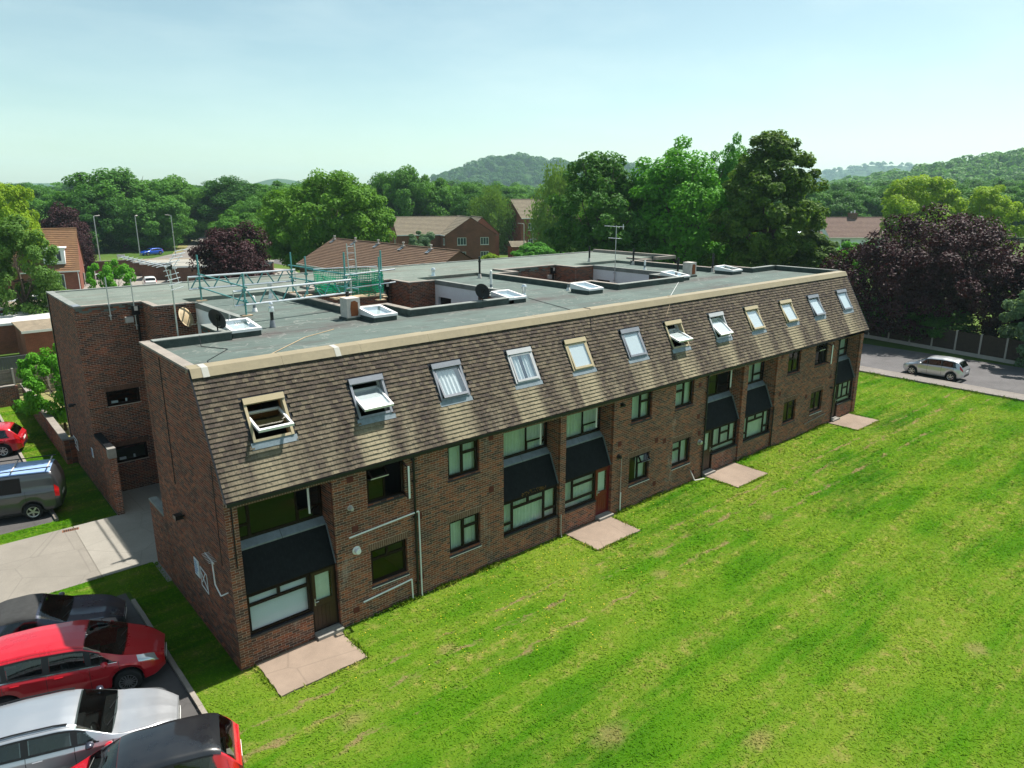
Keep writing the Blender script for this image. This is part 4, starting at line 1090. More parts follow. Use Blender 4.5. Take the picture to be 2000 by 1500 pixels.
upstand(XE - 0.42, XE - 0.14, 1.9, YB - 0.02)
MB().box(-0.19, 0.10, YR2 - 0.03 + 0.29, YE + 0.02, 8.09, 8.15).build('coping', M['coping_grey'], bld)
MB().box(-0.17, 0.1, YR2 - 0.031, YR2 + 0.6, 8.151, 8.162).build('coping_patch', M['lead'], bld)
MB().box(0.101, XE, YE - 0.2, YE + 0.02, 8.09, 8.14).build('coping', M['coping_grey'], bld)
MB().box(XE - 0.25, XE + 0.02, YR1, YE - 0.21, 8.09, 8.3).box(XE - 2.2, XE - 0.251, YR1, YR1 + 0.25, 8.09, 8.3).build('parapet', M['coping'], bld)
MB().box(-0.19, -0.151, YE - 0.12, YE + 0.02, 0, 8.1).build('corner_pipe', M['black'], bld)
# screen wall in the entrance court
sw = brick_wall('screen_wall', bld, 'y', -0.15, -1, 12.9, YR2, -0.15, 2.7, (), mat='brick2')
brick_wall('screen_wall_end', bld, 'x', 12.9, -1, -0.15, 0.10, -0.15, 2.4, (), mat='brick')
cb = MB(); y = 13.15
while y < YR2 - 0.02: cb.box(-0.165, 0.12, y + 0.005, min(y + 0.07, YR2), 2.7, 2.815); y += 0.075
cb.build('brick_on_edge_coping', M['slate'], bld)
MB().box(-0.17, 0.12, 12.88, 13.15, 2.42, 2.82).build('coping_end', M['concrete'], bld)
MB().box(0.085, 0.10, 12.92, YR2, 0, 2.69).build('screen_wall_back', M['brick2'], bld)

# skylights
def skylight(x, y, rz=0.0):
    b = MB().box(-0.48, 0.48, -0.6, 0.6, 0, 0.20)
    o = b.build('skylight', M['felt_dark'], bld); o.location = (x, y, ZR); o.rotation_euler = (0, 0, rz)
    zf, zb = 0.27, 0.44
    def zz(v): return zf + (zb - zf) * (v + 0.63) / 1.26
    f = MB()
    for (u0, u1, v0, v1) in ((-0.51, -0.40, -0.63, 0.63), (0.40, 0.51, -0.63, 0.63), (-0.40, 0.40, -0.63, -0.52), (-0.40, 0.40, 0.52, 0.63)):
        f.add([(u0, v0, 0.18), (u1, v0, 0.18), (u1, v1, 0.18), (u0, v1, 0.18), (u0, v0, zz(v0)), (u1, v0, zz(v0)), (u1, v1, zz(v1)), (u0, v1, zz(v1))], [(0, 3, 2, 1), (4, 5, 6, 7), (0, 1, 5, 4), (1, 2, 6, 5), (2, 3, 7, 6), (3, 0, 4, 7)])
    f.build('skylight_frame', M['white'], o)
    MB().quad((-0.4, -0.52, zz(-0.52) - 0.02), (0.4, -0.52, zz(-0.52) - 0.02), (0.4, 0.52, zz(0.52) - 0.02), (-0.4, 0.52, zz(0.52) - 0.02)).build('pane', M['roof_glass'], o)
    MB().quad((-0.4, -0.52, 0.03 + zz(-0.52) - 0.15), (0.4, -0.52, 0.03 + zz(-0.52) - 0.15), (0.4, 0.52, zz(0.52) - 0.15), (-0.4, 0.52, zz(0.52) - 0.15)).build('diffuser', M['blind'], o)
for (x, y) in ((3.2, 6.55), (8.25, 6.15), (14.95, 6.35), (19.7, 6.15), (27.2, 6.6), (32.2, 6.5)): skylight(x, y)

# flues and vents
def flue(x, y, h, kind, z=ZR):
    if kind == 'twin':
        o = MB().lathe((x, y, z), (0, 0, 1), [(0, 0.11), (0.03, 0.11), (0.26, 0.075), (0.26, 0.06)], 14).build('roof_vent', M['lead'], bld)
        MB().lathe((x, y, z + 0.26), (0, 0, 1), [(0, 0.06), (0.30, 0.06)], 14).build('vent_pipe', M['black'], o)
        MB().lathe((x, y, z + 0.56), (0, 0, 1), [(0, 0.09), (0.02, 0.11), (0.14, 0.10), (0.20, 0.07), (0.28, 0.075), (0.34, 0.05), (0.36, 0.0)], 14).build('vent_cowl', M['alu'], o)
    elif kind == 'black':
        o = MB().lathe((x, y, z), (0, 0, 1), [(0, 0.12), (0.03, 0.12), (0.25, 0.07), (0.25, 0.055)], 14).build('roof_vent', M['pale_metal'], bld)
        MB().lathe((x, y, z + 0.25), (0, 0, 1), [(0, 0.06), (h - 0.5, 0.06), (h - 0.5, 0.085), (h - 0.42, 0.085), (h - 0.42, 0.06), (h - 0.2, 0.06), (h - 0.2, 0.0)], 14).build('vent_pipe', M['black'], o)
    elif kind == 'white':
        o = MB().lathe((x, y, z), (0, 0, 1), [(0, 0.11), (0.03, 0.11), (0.16, 0.075), (0.16, 0.06), (h - 0.1, 0.06), (h - 0.03, 0.045), (h, 0.0)], 14).build('roof_vent', M['white'], bld)
        MB().lathe((x, y, z + 0.16), (0, 0, 1), [(0, 0.064), (0.14, 0.064)], 14).build('vent_collar', M['lead'], o)
    elif kind == 'cowl':
        o = MB().lathe((x, y, z), (0, 0, 1), [(0, 0.13), (0.03, 0.12), (0.22, 0.085), (0.22, 0.075), (h - 0.22, 0.075), (h - 0.22, 0.12), (h - 0.1, 0.125), (h - 0.02, 0.09), (h, 0.0)], 14).build('roof_vent', M['alu'], bld)
for q in ((4.55, 7.1, 1.0, 'twin'), (5.4, 10.9, 0.66, 'white'), (7.45, 14.2, 0.75, 'cowl'), (19.5, 14.2, 1.15, 'black'), (16.75, 9.8, 1.0, 'white'), (16.25, 6.8, 0.62, 'cowl'), (28.75, 7.6, 1.0, 'black'), (32.2, 7.6, 1.05, 'black'),
          (30.0, 11.0, 0.6, 'white'), (32.0, 13.6, 1.0, 'black'), (19.5, 7.2, 0.28, 'white')): flue(*q)
flue(17.4, 15.7, 0.45, 'cowl', 8.09); flue(30.1, 15.8, 0.95, 'black', 8.09)
for (x, y) in ((7.5, 6.85), (29.1, 7.05)):
    o = MB().box(x - 0.32, x + 0.32, y - 0.32, y + 0.32, ZR, ZR + 0.10).build('flue_stack', M['felt_dark'], bld)
    MB().box(x - 0.27, x + 0.27, y - 0.27, y + 0.27, ZR + 0.10, ZR + 0.82).build('stack_case', M['pale_metal'], o)
    rp = MB().prism([(x - 0.12 + 0.0, 0), (x + 0.16, 0), (x + 0.19, 0.1), (x + 0.18, 0.5), (x + 0.05, 0.58), (x - 0.10, 0.55), (x - 0.14, 0.3)], 0, 0.001).build('rust_patch', M['rust'], o)
    rp.data.transform(Matrix(((1, 0, 0, 0), (0, 0, -1, 0), (0, 1, 0, 0), (0, 0, 0, 1)))); rp.location = (0, y - 0.272, ZR + 0.15)
MB().tube((7.62, 7.25, ZR), (7.62, 7.25, ZR + 1.0), 0.07, n=12).build('roof_vent', M['black'], bld)

# entry lights and boxes on the court walls
for X0 in (0.0, 12.1, 24.2):
    o = MB().box(X0 + 1.92, X0 + 2.18, YR2 - 0.20, YR2, 7.62, 8.0).build('rain_hopper', M['black'], bld)
    MB().box(X0 + 1.98, X0 + 2.12, YR2 - 0.205, YR2 - 0.201, 7.8, 7.98).build('hopper_inset', M['pale_metal'], o)
    MB().tube((X0 + 2.1, YR2 - 0.08, 7.62), (X0 + 2.1, YR2 - 0.08, 5.2), 0.045).build('downpipe', M['black'], bld)
    MB().box(X0 + 1.62, X0 + 1.92, YR2 - 0.16, YR2 - 0.002, 7.32, 7.55).build('light_box', M['pale_metal'], bld)
# ------------------------------------------------------------------ things on and round the building
# scaffold over the link roof
sc = empty('scaffolding', (4.2, 8.5, 7.9), 0, 'teal and silver tube scaffolding with lattice beams and green netting on the flat roof', 'scaffolding')
def scp(p): return (p[0] - 4.2, p[1] - 8.5, p[2] - 7.9)
def sbar(name, a, b, m, r=0.030): return MB().tube(scp(a), scp(b), r, n=8).build(name, M[m], sc)
def clamp(p): MB().box(p[0] - 4.2 - 0.06, p[0] - 4.2 + 0.06, p[1] - 8.5 - 0.06, p[1] - 8.5 + 0.06, p[2] - 7.9 - 0.05, p[2] - 7.9 + 0.05).build('coupler', M['tealsteel'], sc)
xa, xb, ya, yb = 4.15, 8.6, 8.45, 13.35
STD = [(xa, yb, 10.1), (xa, ya, 9.75), (8.15, yb, 10.0), (8.75, 9.5, 10.2), (8.95, 9.9, 10.1), (9.9, 8.7, 10.0), (10.4, 9.4, 10.2), (8.2, 12.0, 9.9)]
for (x, y, z) in STD:
    sbar('standard', (x, y, 8.2), (x, y, z), 'tealsteel', 0.036)
    MB().box(x - 4.2 - 0.2, x - 4.2 + 0.2, y - 8.5 - 0.12, y - 8.5 + 0.12, 8.2 - 7.9 + 0.0, 8.24 - 7.9).build('sole_board', M['board'], sc)
def lattice(a, b, z0, z1):
    """ladder beam: two silver chords with teal zig-zag webs"""
    a = Vector((*a, 0)); b = Vector((*b, 0)); d = (b - a); n = int(d.length / 0.42)
    for z in (z0, z1): sbar('chord', (a.x, a.y, z), (b.x, b.y, z), 'alu', 0.042)
    for i in range(n):
        p = a + d * (i + 0.15) / n; q = a + d * (i + 0.85) / n
        za, zb = (z0, z1) if i % 2 == 0 else (z1, z0)
        sbar('web', (p.x, p.y, za), (q.x, q.y, zb), 'tealsteel', 0.026)
    for t in (0.0, 0.5, 1.0):
        p = a + d * t; sbar('web', (p.x, p.y, z0), (p.x, p.y, z1), 'alu', 0.022)
lattice((xa - 0.45, yb), (8.3, yb), 8.72, 9.22)
lattice((xa - 0.4, ya), (8.75, ya + 0.55), 8.60, 9.12)
for z in (8.75, 9.3):
    sbar('ledger', (xa + 0.05, yb + 0.3, z), (xa + 0.05, ya - 0.15, z - 0.05), 'tealsteel')
    sbar('ledger', (8.2, yb + 0.4, z + 0.1), (8.35, 11.6, z + 0.1), 'tealsteel')
    sbar('ledger', (8.35, 11.7, z + 0.06), (10.9, 10.6, z + 0.1), 'alu')
    sbar('ledger', (8.6, 9.2, z), (10.9, 9.1, z + 0.1), 'alu')
    sbar('ledger', (8.3, 12.0, z + 0.05), (8.9, 8.7, z), 'tealsteel')
    sbar('ledger', (9.8, 8.5, z + 0.05), (10.5, 9.7, z + 0.05), 'tealsteel')
for (x, y, z) in STD:
    for zz in (8.75, 9.15): clamp((x, y, zz))
for i in range(3): MB().obox(scp((9.3 + i * 0.02, 9.25 + i * 0.24, 8.33)), (1, -0.05, 0), (0, 1, 0), (0, 0, 1), 2.3, 0.22, 0.04).build('walk_board', M['board'], sc)
# green debris netting: open mesh
def netting(a, b, z0, z1, sag):
    a = Vector(a); b = Vector(b); v = MB(); L_ = (b - a).length; n = int(L_ / 0.07); m = int((z1 - z0) / 0.09)
    def pt(i, j):
        t = i / n; p = a + (b - a) * t; s = (j / m)
        off = sag * math.sin(t * 7 + s * 3) * 0.5
        return (p.x - 4.2 + off, p.y - 8.5 + off * 0.6, z0 + (z1 - z0) * s - 7.9 + 0.05 * math.sin(t * 9) * (1 - s))
    for i in range(n):
        for j in range(m):
            p, q, r_, s_ = Vector(pt(i, j)), Vector(pt(i + 1, j)), Vector(pt(i + 1, j + 1)), Vector(pt(i, j + 1))
            k = 0.30
            v.add([p, q, q.lerp(r_, k), p.lerp(s_, k)], [(0, 1, 2, 3)])
            v.add([p.lerp(s_, k), p.lerp(q, k).lerp(s_.lerp(r_, k), k), s_.lerp(r_, k), s_], [(0, 1, 2, 3)])
    t = NT('green_netting') if 'net' not in M else None
    if t:
        d = t.node('ShaderNodeBsdfDiffuse'); d.inputs[0].default_value = (0.01, 0.27, 0.15, 1); tr = t.node('ShaderNodeBsdfTranslucent'); tr.inputs[0].default_value = (0.01, 0.35, 0.18, 1)
        mx = t.node('ShaderNodeMixShader'); t.con(d.outputs[0], mx.inputs[1]); t.con(tr.outputs[0], mx.inputs[2]); t.con(mx.outputs[0], t.out.inputs['Surface']); M['net'] = t.mat
    v.build('netting', M['net'], sc, kind='stuff')
netting((8.9, 9.25, 0), (10.35, 9.15, 0), 8.42, 9.35, 0.06)
netting((10.35, 9.2, 0), (10.6, 10.6, 0), 8.42, 9.35, 0.05)
netting((8.4, 11.7, 0), (10.6, 10.7, 0), 8.35, 9.4, 0.05)
netting((8.35, 9.6, 0), (8.4, 11.7, 0), 8.45, 9.2, 0.04)
# ladder
ld = empty('ladder', (9.75, 10.5, 8.2), 0, 'steel ladder rising out of the scaffolding', 'ladder')
for s in (-0.19, 0.19): MB().tube((s, 0, -2.0), (s * 0.98, 0.25, 2.25), 0.024).build('stile', M['steel'], ld)
for i in range(15):
    z = -1.8 + i * 0.28; MB().tube((-0.19, (z + 2.0) * 0.059, z), (0.19, (z + 2.0) * 0.059, z), 0.014).build('rung', M['steel'], ld)

# satellite dishes
def dish(loc, rz, tilt, r, col, label, pole=0.4):
    t = empty('satellite_dish', loc, rz, label, 'satellite dish', 'satellite dishes on the roof')
    b = MB(); prof = []
    for i in range(9):
        q = r * i / 8; prof.append((0.42 * q * q / r * 0.55, max(q, 0.001)))
    b.lathe((0, 0, 0), (0, -1, 0), [(-h, q) for h, q in prof] + [(-prof[-1][0] + 0.012, r)] + [(-h + 0.012, q) for h, q in prof[::-1]], 28)
    d = b.build('reflector', M[col], t, smooth=True); d.rotation_euler = (R(-tilt), 0, 0); d.scale = (0.9, 1, 1)
    d.location = (0, 0, pole)
    MB().path([(0, 0.05, pole - r * 0.8), (0, -0.35, pole - r * 0.75), (0, -0.52, pole - 0.05)], 0.012).tube((0, -0.50, pole - 0.08), (0, -0.50, pole + 0.04), 0.03).build('feed_arm', M['steel'], t)
    MB().path([(0, 0.10, 0), (0, 0.12, pole), (0, 0.04, pole)], 0.022).box(-0.07, 0.07, 0.03, 0.07, pole - 0.09, pole + 0.09).build('mount', M['black'], t)
    return t
M['dish_cream'] = plain('aged_cream_dish', (0.44, 0.34, 0.20), 0.6, var=0.25, obj=True)
M['dish_dark'] = plain('dark_mesh_dish', (0.025, 0.03, 0.035), 0.5, var=0.2, obj=True)
dish((3.5, 13.25, 7.25), R(35), 22, 0.42, 'dish_cream', 'cream satellite dish on the court wall beside the tall aerial mast')
dish((2.45, 6.3, 8.2), R(120), 20, 0.36, 'dish_dark', 'dark satellite dish beside the skylight at the gable end')
dish((13.2, 5.95, 8.2), R(120), 20, 0.36, 'dish_dark', 'dark satellite dish on the parapet of the scaffold-side court')

# aerials
def mast(loc, h, label, kind):
    t = empty('tv_aerial', loc, 0, label, 'aerial', 'aerials on the roof')
    MB().tube((0, 0, 0), (0, 0, h), 0.024).build('mast', M['steel'], t)
    for z in (0.15, 0.6): MB().box(-0.05, 0.05, -0.02, 0.10, z, z + 0.05).build('bracket', M['steel'], t)
    if kind == 'grid':      # wide band grid aerial with a folded reflector
        ax = Vector((-0.75, 0.62, 0.22)).normalized(); sd = Vector((0.62, 0.78, 0)).normalized(); top = Vector((0, 0, h - 0.05)); K = 1.35
        MB().tube(top - ax * 0.15, top + ax * 1.1 * K, 0.02).build('boom', M['alu'], t)
        for i in range(10):
            p = top + ax * (0.15 + i * 0.10) * K; w = (0.36 - i * 0.012) * K
            MB().tube(p - sd * w, p + sd * w, 0.009).build('element', M['alu'], t)
        up = ax.cross(sd).normalized()
        for s in (-1, 1):
            for i in range(5):
                p = top - ax * (0.02 + 0.05 * i) * K + up * s * (0.05 + 0.10 * i) * K
                MB().tube(p - sd * 0.36 * K, p + sd * 0.36 * K, 0.012).build('element', M['alu'], t)
            for q in (-0.3, 0.3): MB().tube(top + sd * q, top - ax * 0.22 + up * s * 0.48 + sd * q, 0.010).build('reflector_bar', M['alu'], t)
        MB().box(-0.06, 0.06, -0.06, 0.06, h - 0.12, h + 0.04).build('junction_box', M['black'], t)
    elif kind == 'yagi':
        for (z, ln, n) in ((h - 0.05, 1.5, 14), (h - 0.75, 0.95, 8)):
            a = Vector((0.15, 1.0, 0)).normalized(); sd = Vector((1, -0.15, 0)).normalized()
            MB().tube(Vector((0, 0, z)) - a * ln * 0.45, Vector((0, 0, z)) + a * ln * 0.75, 0.012).build('boom', M['alu'], t)
            for i in range(n):
                p = Vector((0, 0, z)) - a * ln * 0.42 + a * ln * 1.15 * i / n
                MB().tube(p - sd * 0.12, p + sd * 0.12, 0.006).build('element', M['alu'], t)
        MB().box(-0.02, 0.02, -0.55, -0.52, h - 0.2, h + 0.1).build('reflector_bar', M['alu'], t)
    return t
mast((1.21, 6.55, 6.9), 3.45, 'tall mast with a large grid aerial behind the gable parapet', 'grid')
mast((28.02, 11.7, 7.2), 3.45, 'mast with two stacked stick aerials in front of the white wall', 'yagi')
mast((1.09, 15.28, 7.5), 1.75, 'slim bare pole on the rear court wall near the block corner', 'bare')
mast((2.0, 15.24, 7.0), 2.1, 'slim dark bare pole beside the rain hopper', 'bare')

# gable furniture
t = empty('floodlight', (0, 3.75, 3.25), 0, 'black floodlight on the shaded gable wall', 'floodlight')
MB().box(-0.28, -0.06, -0.13, 0.13, -0.05, 0.08).build('lamp_head', M['black'], t); MB().tube((0, 0, 0.0), (-0.1, 0, 0.0), 0.03).build('arm', M['black'], t)
MB().quad((-0.27, -0.11, -0.053), (-0.07, -0.11, -0.053), (-0.07, 0.11, -0.053), (-0.27, 0.11, -0.053)).build('lens', M['headlamp'], t)
t = empty('floodlight', (-0.15, 18.7, 3.35), 0, 'small dark floodlight on the rear range side wall', 'floodlight')
MB().box(-0.30, -0.10, -0.15, 0.15, -0.06, 0.04).build('lamp_head', M['black'], t); MB().tube((0, 0, 0), (-0.12, 0, 0), 0.03).build('arm', M['black'], t)
# notices: pale board with rows of print, and a white line plan
M['ink'] = plain('blue_print', (0.10, 0.22, 0.42), 0.6, var=0.1)
def notice(loc, w, h, label, plan=False):
    t = empty('wall_notice', loc, 0, label, 'sign')
    if not plan:
        MB().box(-0.02, 0.0, -w / 2, w / 2, 0, h).build('board', M['white'], t)
        p = MB(); rd = random.Random(3)
        for i in range(7):
            z = h * (0.88 - i * 0.12); l = w * rd.uniform(0.45, 0.85)
            p.box(-0.024, -0.021, w * 0.42 - l, w * 0.42, z - 0.025, z + 0.01)
        p.build('print', M['ink'], t)
    else:
        b = MB()
        def ln(a, c): b.obox((-0.012, (a[0] + c[0]) / 2, (a[1] + c[1]) / 2), (0, c[0] - a[0], c[1] - a[1]), (1, 0, 0), (0, -(c[1] - a[1]), c[0] - a[0]), math.hypot(c[0] - a[0], c[1] - a[1]) + 0.02, 0.015, 0.03)
        pts = [(-w / 2, 0.0), (w / 2, 0.05), (w / 2, h), (-w / 2, h * 0.92)]
        for i in range(4): ln(pts[i], pts[(i + 1) % 4])
        ln((-w / 2, 0.1), (w / 2, h * 0.8)); ln((-w / 4, h * 0.9), (w / 3, h * 0.3))
        b.build('line_plan', M['white'], t)
notice((0.0, 3.05, 1.55), 0.42, 0.55, 'pale blue and white printed notice on the gable')
notice((0.0, 2.45, 1.35), 0.55, 0.65, 'white line drawing painted on the gable beside the notice', True)
notice((-0.15, 16.35, 1.5), 0.28, 0.42, 'small white notice on the rear range side wall')
notice((-0.15, 20.3, 0.8), 0.8, 0.55, 'white line drawing on the rear range side wall', True)
t = empty('wall_aerial', (0, 0.75, 2.3), 0, 'white stick aerial on a bent bracket near the gable corner', 'aerial')
MB().path([(0, -0.35, -0.1), (-0.18, -0.3, -0.15), (-0.22, -0.05, 0.1), (-0.22, 0.0, 0.75)], 0.018).build('bracket', M['white'], t)
MB().tube((-0.22, -0.15, 0.75), (-0.22, 0.55, 0.80), 0.014).build('boom', M['alu'], t)
for i in range(8): MB().tube((-0.32, -0.05 + i * 0.08, 0.76 + i * 0.006), (-0.12, -0.05 + i * 0.08, 0.76 + i * 0.006), 0.007).build('element', M['alu'], t)

# roof cables
def cable(pts, label, m='black', r=0.012):
    o = MB().path(pts, r, 5).build('roof_cable', M[m], None, label=label, cat='cable'); return o
cable([(1.6, 5.7, 8.21), (1.5, 5.3, 7.94), (2.0, 4.4, 7.935), (1.0, 3.2, 7.935), (0.7, 2.0, 7.935)], 'black cable drooping over the gable end parapet')
cable([(1.7, 1.9, 7.94), (4.6, 4.6, 7.935), (6.0, 5.3, 7.935)], 'pale cable lying slantwise across the green felt', 'board', 0.014)
cable([(16.3, 6.6, 7.94), (15.4, 3.2, 7.94), (14.95, 1.9, 7.96)], 'black cable crossing the felt from a silver vent')
cable([(15.0, 1.87, 8.18), (14.98, 1.5, 8.19), mp(14.95, SLEN, 0.06), mp(14.6, 2.6, 0.03)], 'black cable hanging over the cream capping')
cable([(26.3, 5.7, 7.94), (20.4, 1.9, 7.94)], 'thin pale cable running to the capping', 'white', 0.010)
cable([(20.3, 1.85, 8.19), mp(20.1, SLEN, 0.06), mp(19.3, 2.75, 0.03)], 'thin pale cable hanging down the tiles', 'board', 0.009)

# channel drain, litter
t = empty('drain_grate', (-1.86, 12.66, 0.0), R(-8), 'rusty iron drain grate at the edge of the concrete path', 'drain')
MB().box(-0.28, 0.28, -0.1, 0.1, -0.02, 0.012).build('frame', M['pale_metal'], t)
for i in range(7): MB().box(-0.23 + i * 0.072, -0.19 + i * 0.072, -0.085, 0.085, 0.0125, 0.020).build('slot', M['black'], t)
M['rustiron'] = plain('rusty_iron', (0.22, 0.10, 0.055), 0.85, var=0.3, sc=9)
t.children[0].data.materials[0] = M['rustiron']
MB().box(-1.75, -1.72, 7.97, 12.6, 0.004, 0.008).build('path_joint', M['timber_grey'], None, kind='structure')

# ------------------------------------------------------------------ walls and fences
bw = empty('garden_wall', (-0.6, 20.625, 0), 0, 'low brick boundary wall with concrete coping beside the grass strip', 'wall')
brick_wall('wall_face', bw, 'y', 0.0, -1, 0.0, 13.6, -0.15, 1.2, (), mat='brick2')
MB().box(0.01, 0.215, 0, 13.6, -0.1, 1.2).build('wall_back', M['brick2'], bw)
MB().box(0.22, 0.447, 0.0, 0.215, -0.1, 1.2).build('wall_return', M['brick2'], bw); MB().box(0.271, 0.447, -0.03, 0.25, 1.2, 1.265).build('coping_stone', M['coping'], bw)
cm = MB().box(-0.05, 0.27, 0.003, 0.59, 1.2, 1.27).mesh('coping_stone', M['coping'])
for i in range(23):
    o = bpy.data.objects.new('coping_stone', cm); link(o, bw); o.location = (0, i * 0.594, random.uniform(-0.004, 0.004))
bw2 = empty('garden_wall', (-14.0, 34.025, 0), 0, 'low brick wall closing the far end of the car park', 'wall')
brick_wall('wall_face', bw2, 'x', 0.0, -1, 0.0, 13.2, -0.15, 1.2, (), mat='brick2')
MB().box(0, 13.2, 0.01, 0.2, -0.1, 1.2).build('wall_back', M['brick2'], bw2)
cm = MB().box(0.003, 0.59, -0.05, 0.25, 1.2, 1.27).mesh('coping_stone', M['coping'])
for i in range(22):
    o = bpy.data.objects.new('coping_stone', cm); link(o, bw2); o.location = (i * 0.594, 0, random.uniform(-0.004, 0.004))

def panel_fence(x0, y0, ang, n, label, h=1.8, pw=1.86, board=0.13, m='timber', gb=0.28):
    t = empty('panel_fence', (x0, y0, 0), ang, label, 'fence')
    post = MB().box(-0.06, 0.06, -0.06, 0.06, -0.2, h + 0.10).mesh('post', M['post'])
    pm_ = MB()
    k = int((pw - 0.12) / board)
    for i in range(k):
        a = 0.06 + i * (pw - 0.12) / k; pm_.add([(a, -0.015, gb), (a + board * 1.15, -0.028, gb), (a + board * 1.15, -0.028, h), (a, -0.015, h), (a, 0.01, gb), (a + board * 1.15, 0.0, gb), (a + board * 1.15, 0.0, h), (a, 0.01, h)], [(0, 1, 2, 3), (5, 4, 7, 6), (3, 2, 6, 7), (1, 5, 6, 2)])
    pm_.box(0.05, pw - 0.05, -0.035, 0.02, h, h + 0.03)
    pm_ = pm_.mesh('panel', M[m])
    gm = MB().box(0.06, pw - 0.06, -0.025, 0.025, -0.05, gb).mesh('gravel_board', M['post'])
    for i in range(n):
        for (nm, me) in (('post', post), ('panel', pm_), ('gravel_board', gm)):
            o = bpy.data.objects.new(nm, me); link(o, t); o.location = (i * pw, 0, random.uniform(-0.01, 0.01))
    o = bpy.data.objects.new('post', post); link(o, t); o.location = (n * pw, 0, 0)
    return t
panel_fence(60.4, 13.0, R(-90) + math.atan2(-0.165, 1) * 1.0, 19, 'dark timber panel fence with concrete posts across the road')
t = empty('slat_fence', (-4.4, 35.6, 0), 0, 'weathered horizontal slat fence behind the low brick wall', 'fence')
for i in range(5):
    MB().box(i * 1.8 - 0.05, i * 1.8 + 0.05, -0.05, 0.05, 0, 2.0).build('post', M['post'], t)
for i in range(4):
    for j in range(11): MB().box(i * 1.8 + 0.05, i * 1.8 + 1.75, -0.03 + (j % 2) * 0.04, -0.01 + (j % 2) * 0.04, 0.15 + j * 0.165, 0.30 + j * 0.165).build('slat', M['timber_grey'], t)
M['greyfence'] = plain('grey_green_fence', (0.085, 0.10, 0.10), 0.8, var=0.2)
t = empty('board_fence', (-5.2, 41.0, 0), 0, 'grey green board fence in front of the flat roofed garages', 'fence')
bm = MB().box(0, 0.14, 0, 0.02, 0, 1.7).mesh('board', M['greyfence'])
for i in range(40):
    o = bpy.data.objects.new('board', bm); link(o, t); o.location = (i * 0.15, random.uniform(0, 0.012), random.uniform(-0.01, 0.01))
MB().box(0, 6.0, -0.03, 0.05, 1.7, 1.74).build('rail', M['greyfence'], t)
# ------------------------------------------------------------------ neighbouring houses
RB = [(0.27, 0.085, 0.052), (0.20, 0.068, 0.045)]
M['redbrick'] = solid_brick_mat('red_brick_far', RB, (0.26, 0.16, 0.12))
M['brownbrick'] = solid_brick_mat('brown_brick_far', [(0.16, 0.075, 0.05), (0.12, 0.06, 0.045)], (0.22, 0.16, 0.12))
def rooftile_mat(name, c1, c2, lich):
    t = NT(name); P = t.objco(); x, y, z = t.sep(P)
    w = t.white(t.comb(t.math('FLOOR', t.math('DIVIDE', x, 0.33)), t.math('FLOOR', t.math('DIVIDE', z, 0.16)), t.math('FLOOR', t.math('DIVIDE', y, 2.0))))
    c = t.mix(w, c1, c2)
    n = t.noise(P, 1.3, 5, 0.7); c = t.mix(t.ramp(n, [(0.5, 0.0), (0.75, 0.6)]), c, lich)
    return t.done(c, 0.92, 0, 0.2)
M['rt_brown'] = rooftile_mat('brown_pantile', (0.145, 0.092, 0.062), (0.118, 0.076, 0.054), (0.19, 0.135, 0.09))
M['rt_orange'] = rooftile_mat('orange_pantile', (0.21, 0.115, 0.062), (0.17, 0.095, 0.056), (0.28, 0.17, 0.085))
M['rt_grey'] = rooftile_mat('grey_brown_tile', (0.20, 0.17, 0.125), (0.17, 0.145, 0.11), (0.25, 0.22, 0.15))
M['rt_plum'] = rooftile_mat('plum_brown_tile', (0.185, 0.125, 0.105), (0.155, 0.105, 0.09), (0.24, 0.18, 0.13))
M['farglass'] = NT('dark_far_pane').done((0.05, 0.065, 0.08), 0.08, 0, 0.8)
M['solar'] = NT('blue_solar_panel').done((0.22, 0.30, 0.40), 0.4, 0.1, 0.5)

def roof_slope(b, x0, x1, ye, ze, yr, zr, n):
    """stepped courses from the eaves (ye,ze) up to the ridge (yr,zr), running along x"""
    dy, dz = (yr - ye) / n, (zr - ze) / n
    ln = math.hypot(dy, dz); ny, nz = (-dz / ln, dy / ln) if dy > 0 else (dz / ln, -dy / ln)
    for i in range(n):
        y0, z0 = ye + dy * i, ze + dz * i
        y1, z1 = y0 + dy * 1.02, z0 + dz * 1.02
        k = 0.045
        b.add([(x0, y0 + ny * k, z0 + nz * k), (x1, y0 + ny * k, z0 + nz * k), (x1, y1, z1), (x0, y1, z1), (x0, y0, z0), (x1, y0, z0)], [(0, 1, 2, 3), (4, 5, 1, 0)])

def hwin(parent, wall, u, z, w, h, d, panes=2, off=0.0):
    """window on local wall: 'f' y=-d/2 side, 'k' y=+d/2, 'l' x=-w/2, 'r' x=+w/2 ; off = distance of that wall from the origin"""
    b = MB(); ring(b, -w / 2, w / 2, -0.06, 0.04, 0, h, 0.07)
    for i in range(1, panes): b.box(-w / 2 + w * i / panes - 0.035, -w / 2 + w * i / panes + 0.035, -0.06, 0.04, 0.07, h - 0.07)
    b.box(-w / 2 - 0.06, w / 2 + 0.06, -0.12, -0.0, -0.07, 0.0)
    o = b.build('window', M['white'], parent)
    p = MB().quad((-w / 2 + 0.05, -0.02, 0.05), (w / 2 - 0.05, -0.02, 0.05), (w / 2 - 0.05, -0.02, h - 0.05), (-w / 2 + 0.05, -0.02, h - 0.05)).build('pane', M['farglass'], o)
    loc, rz = {'f': ((u, -off, z), 0), 'k': ((u, off, z), math.pi), 'l': ((-off, u, z), -math.pi / 2), 'r': ((off, u, z), math.pi / 2)}[wall]
    o.location = loc; o.rotation_euler = (0, 0, rz)
    return o

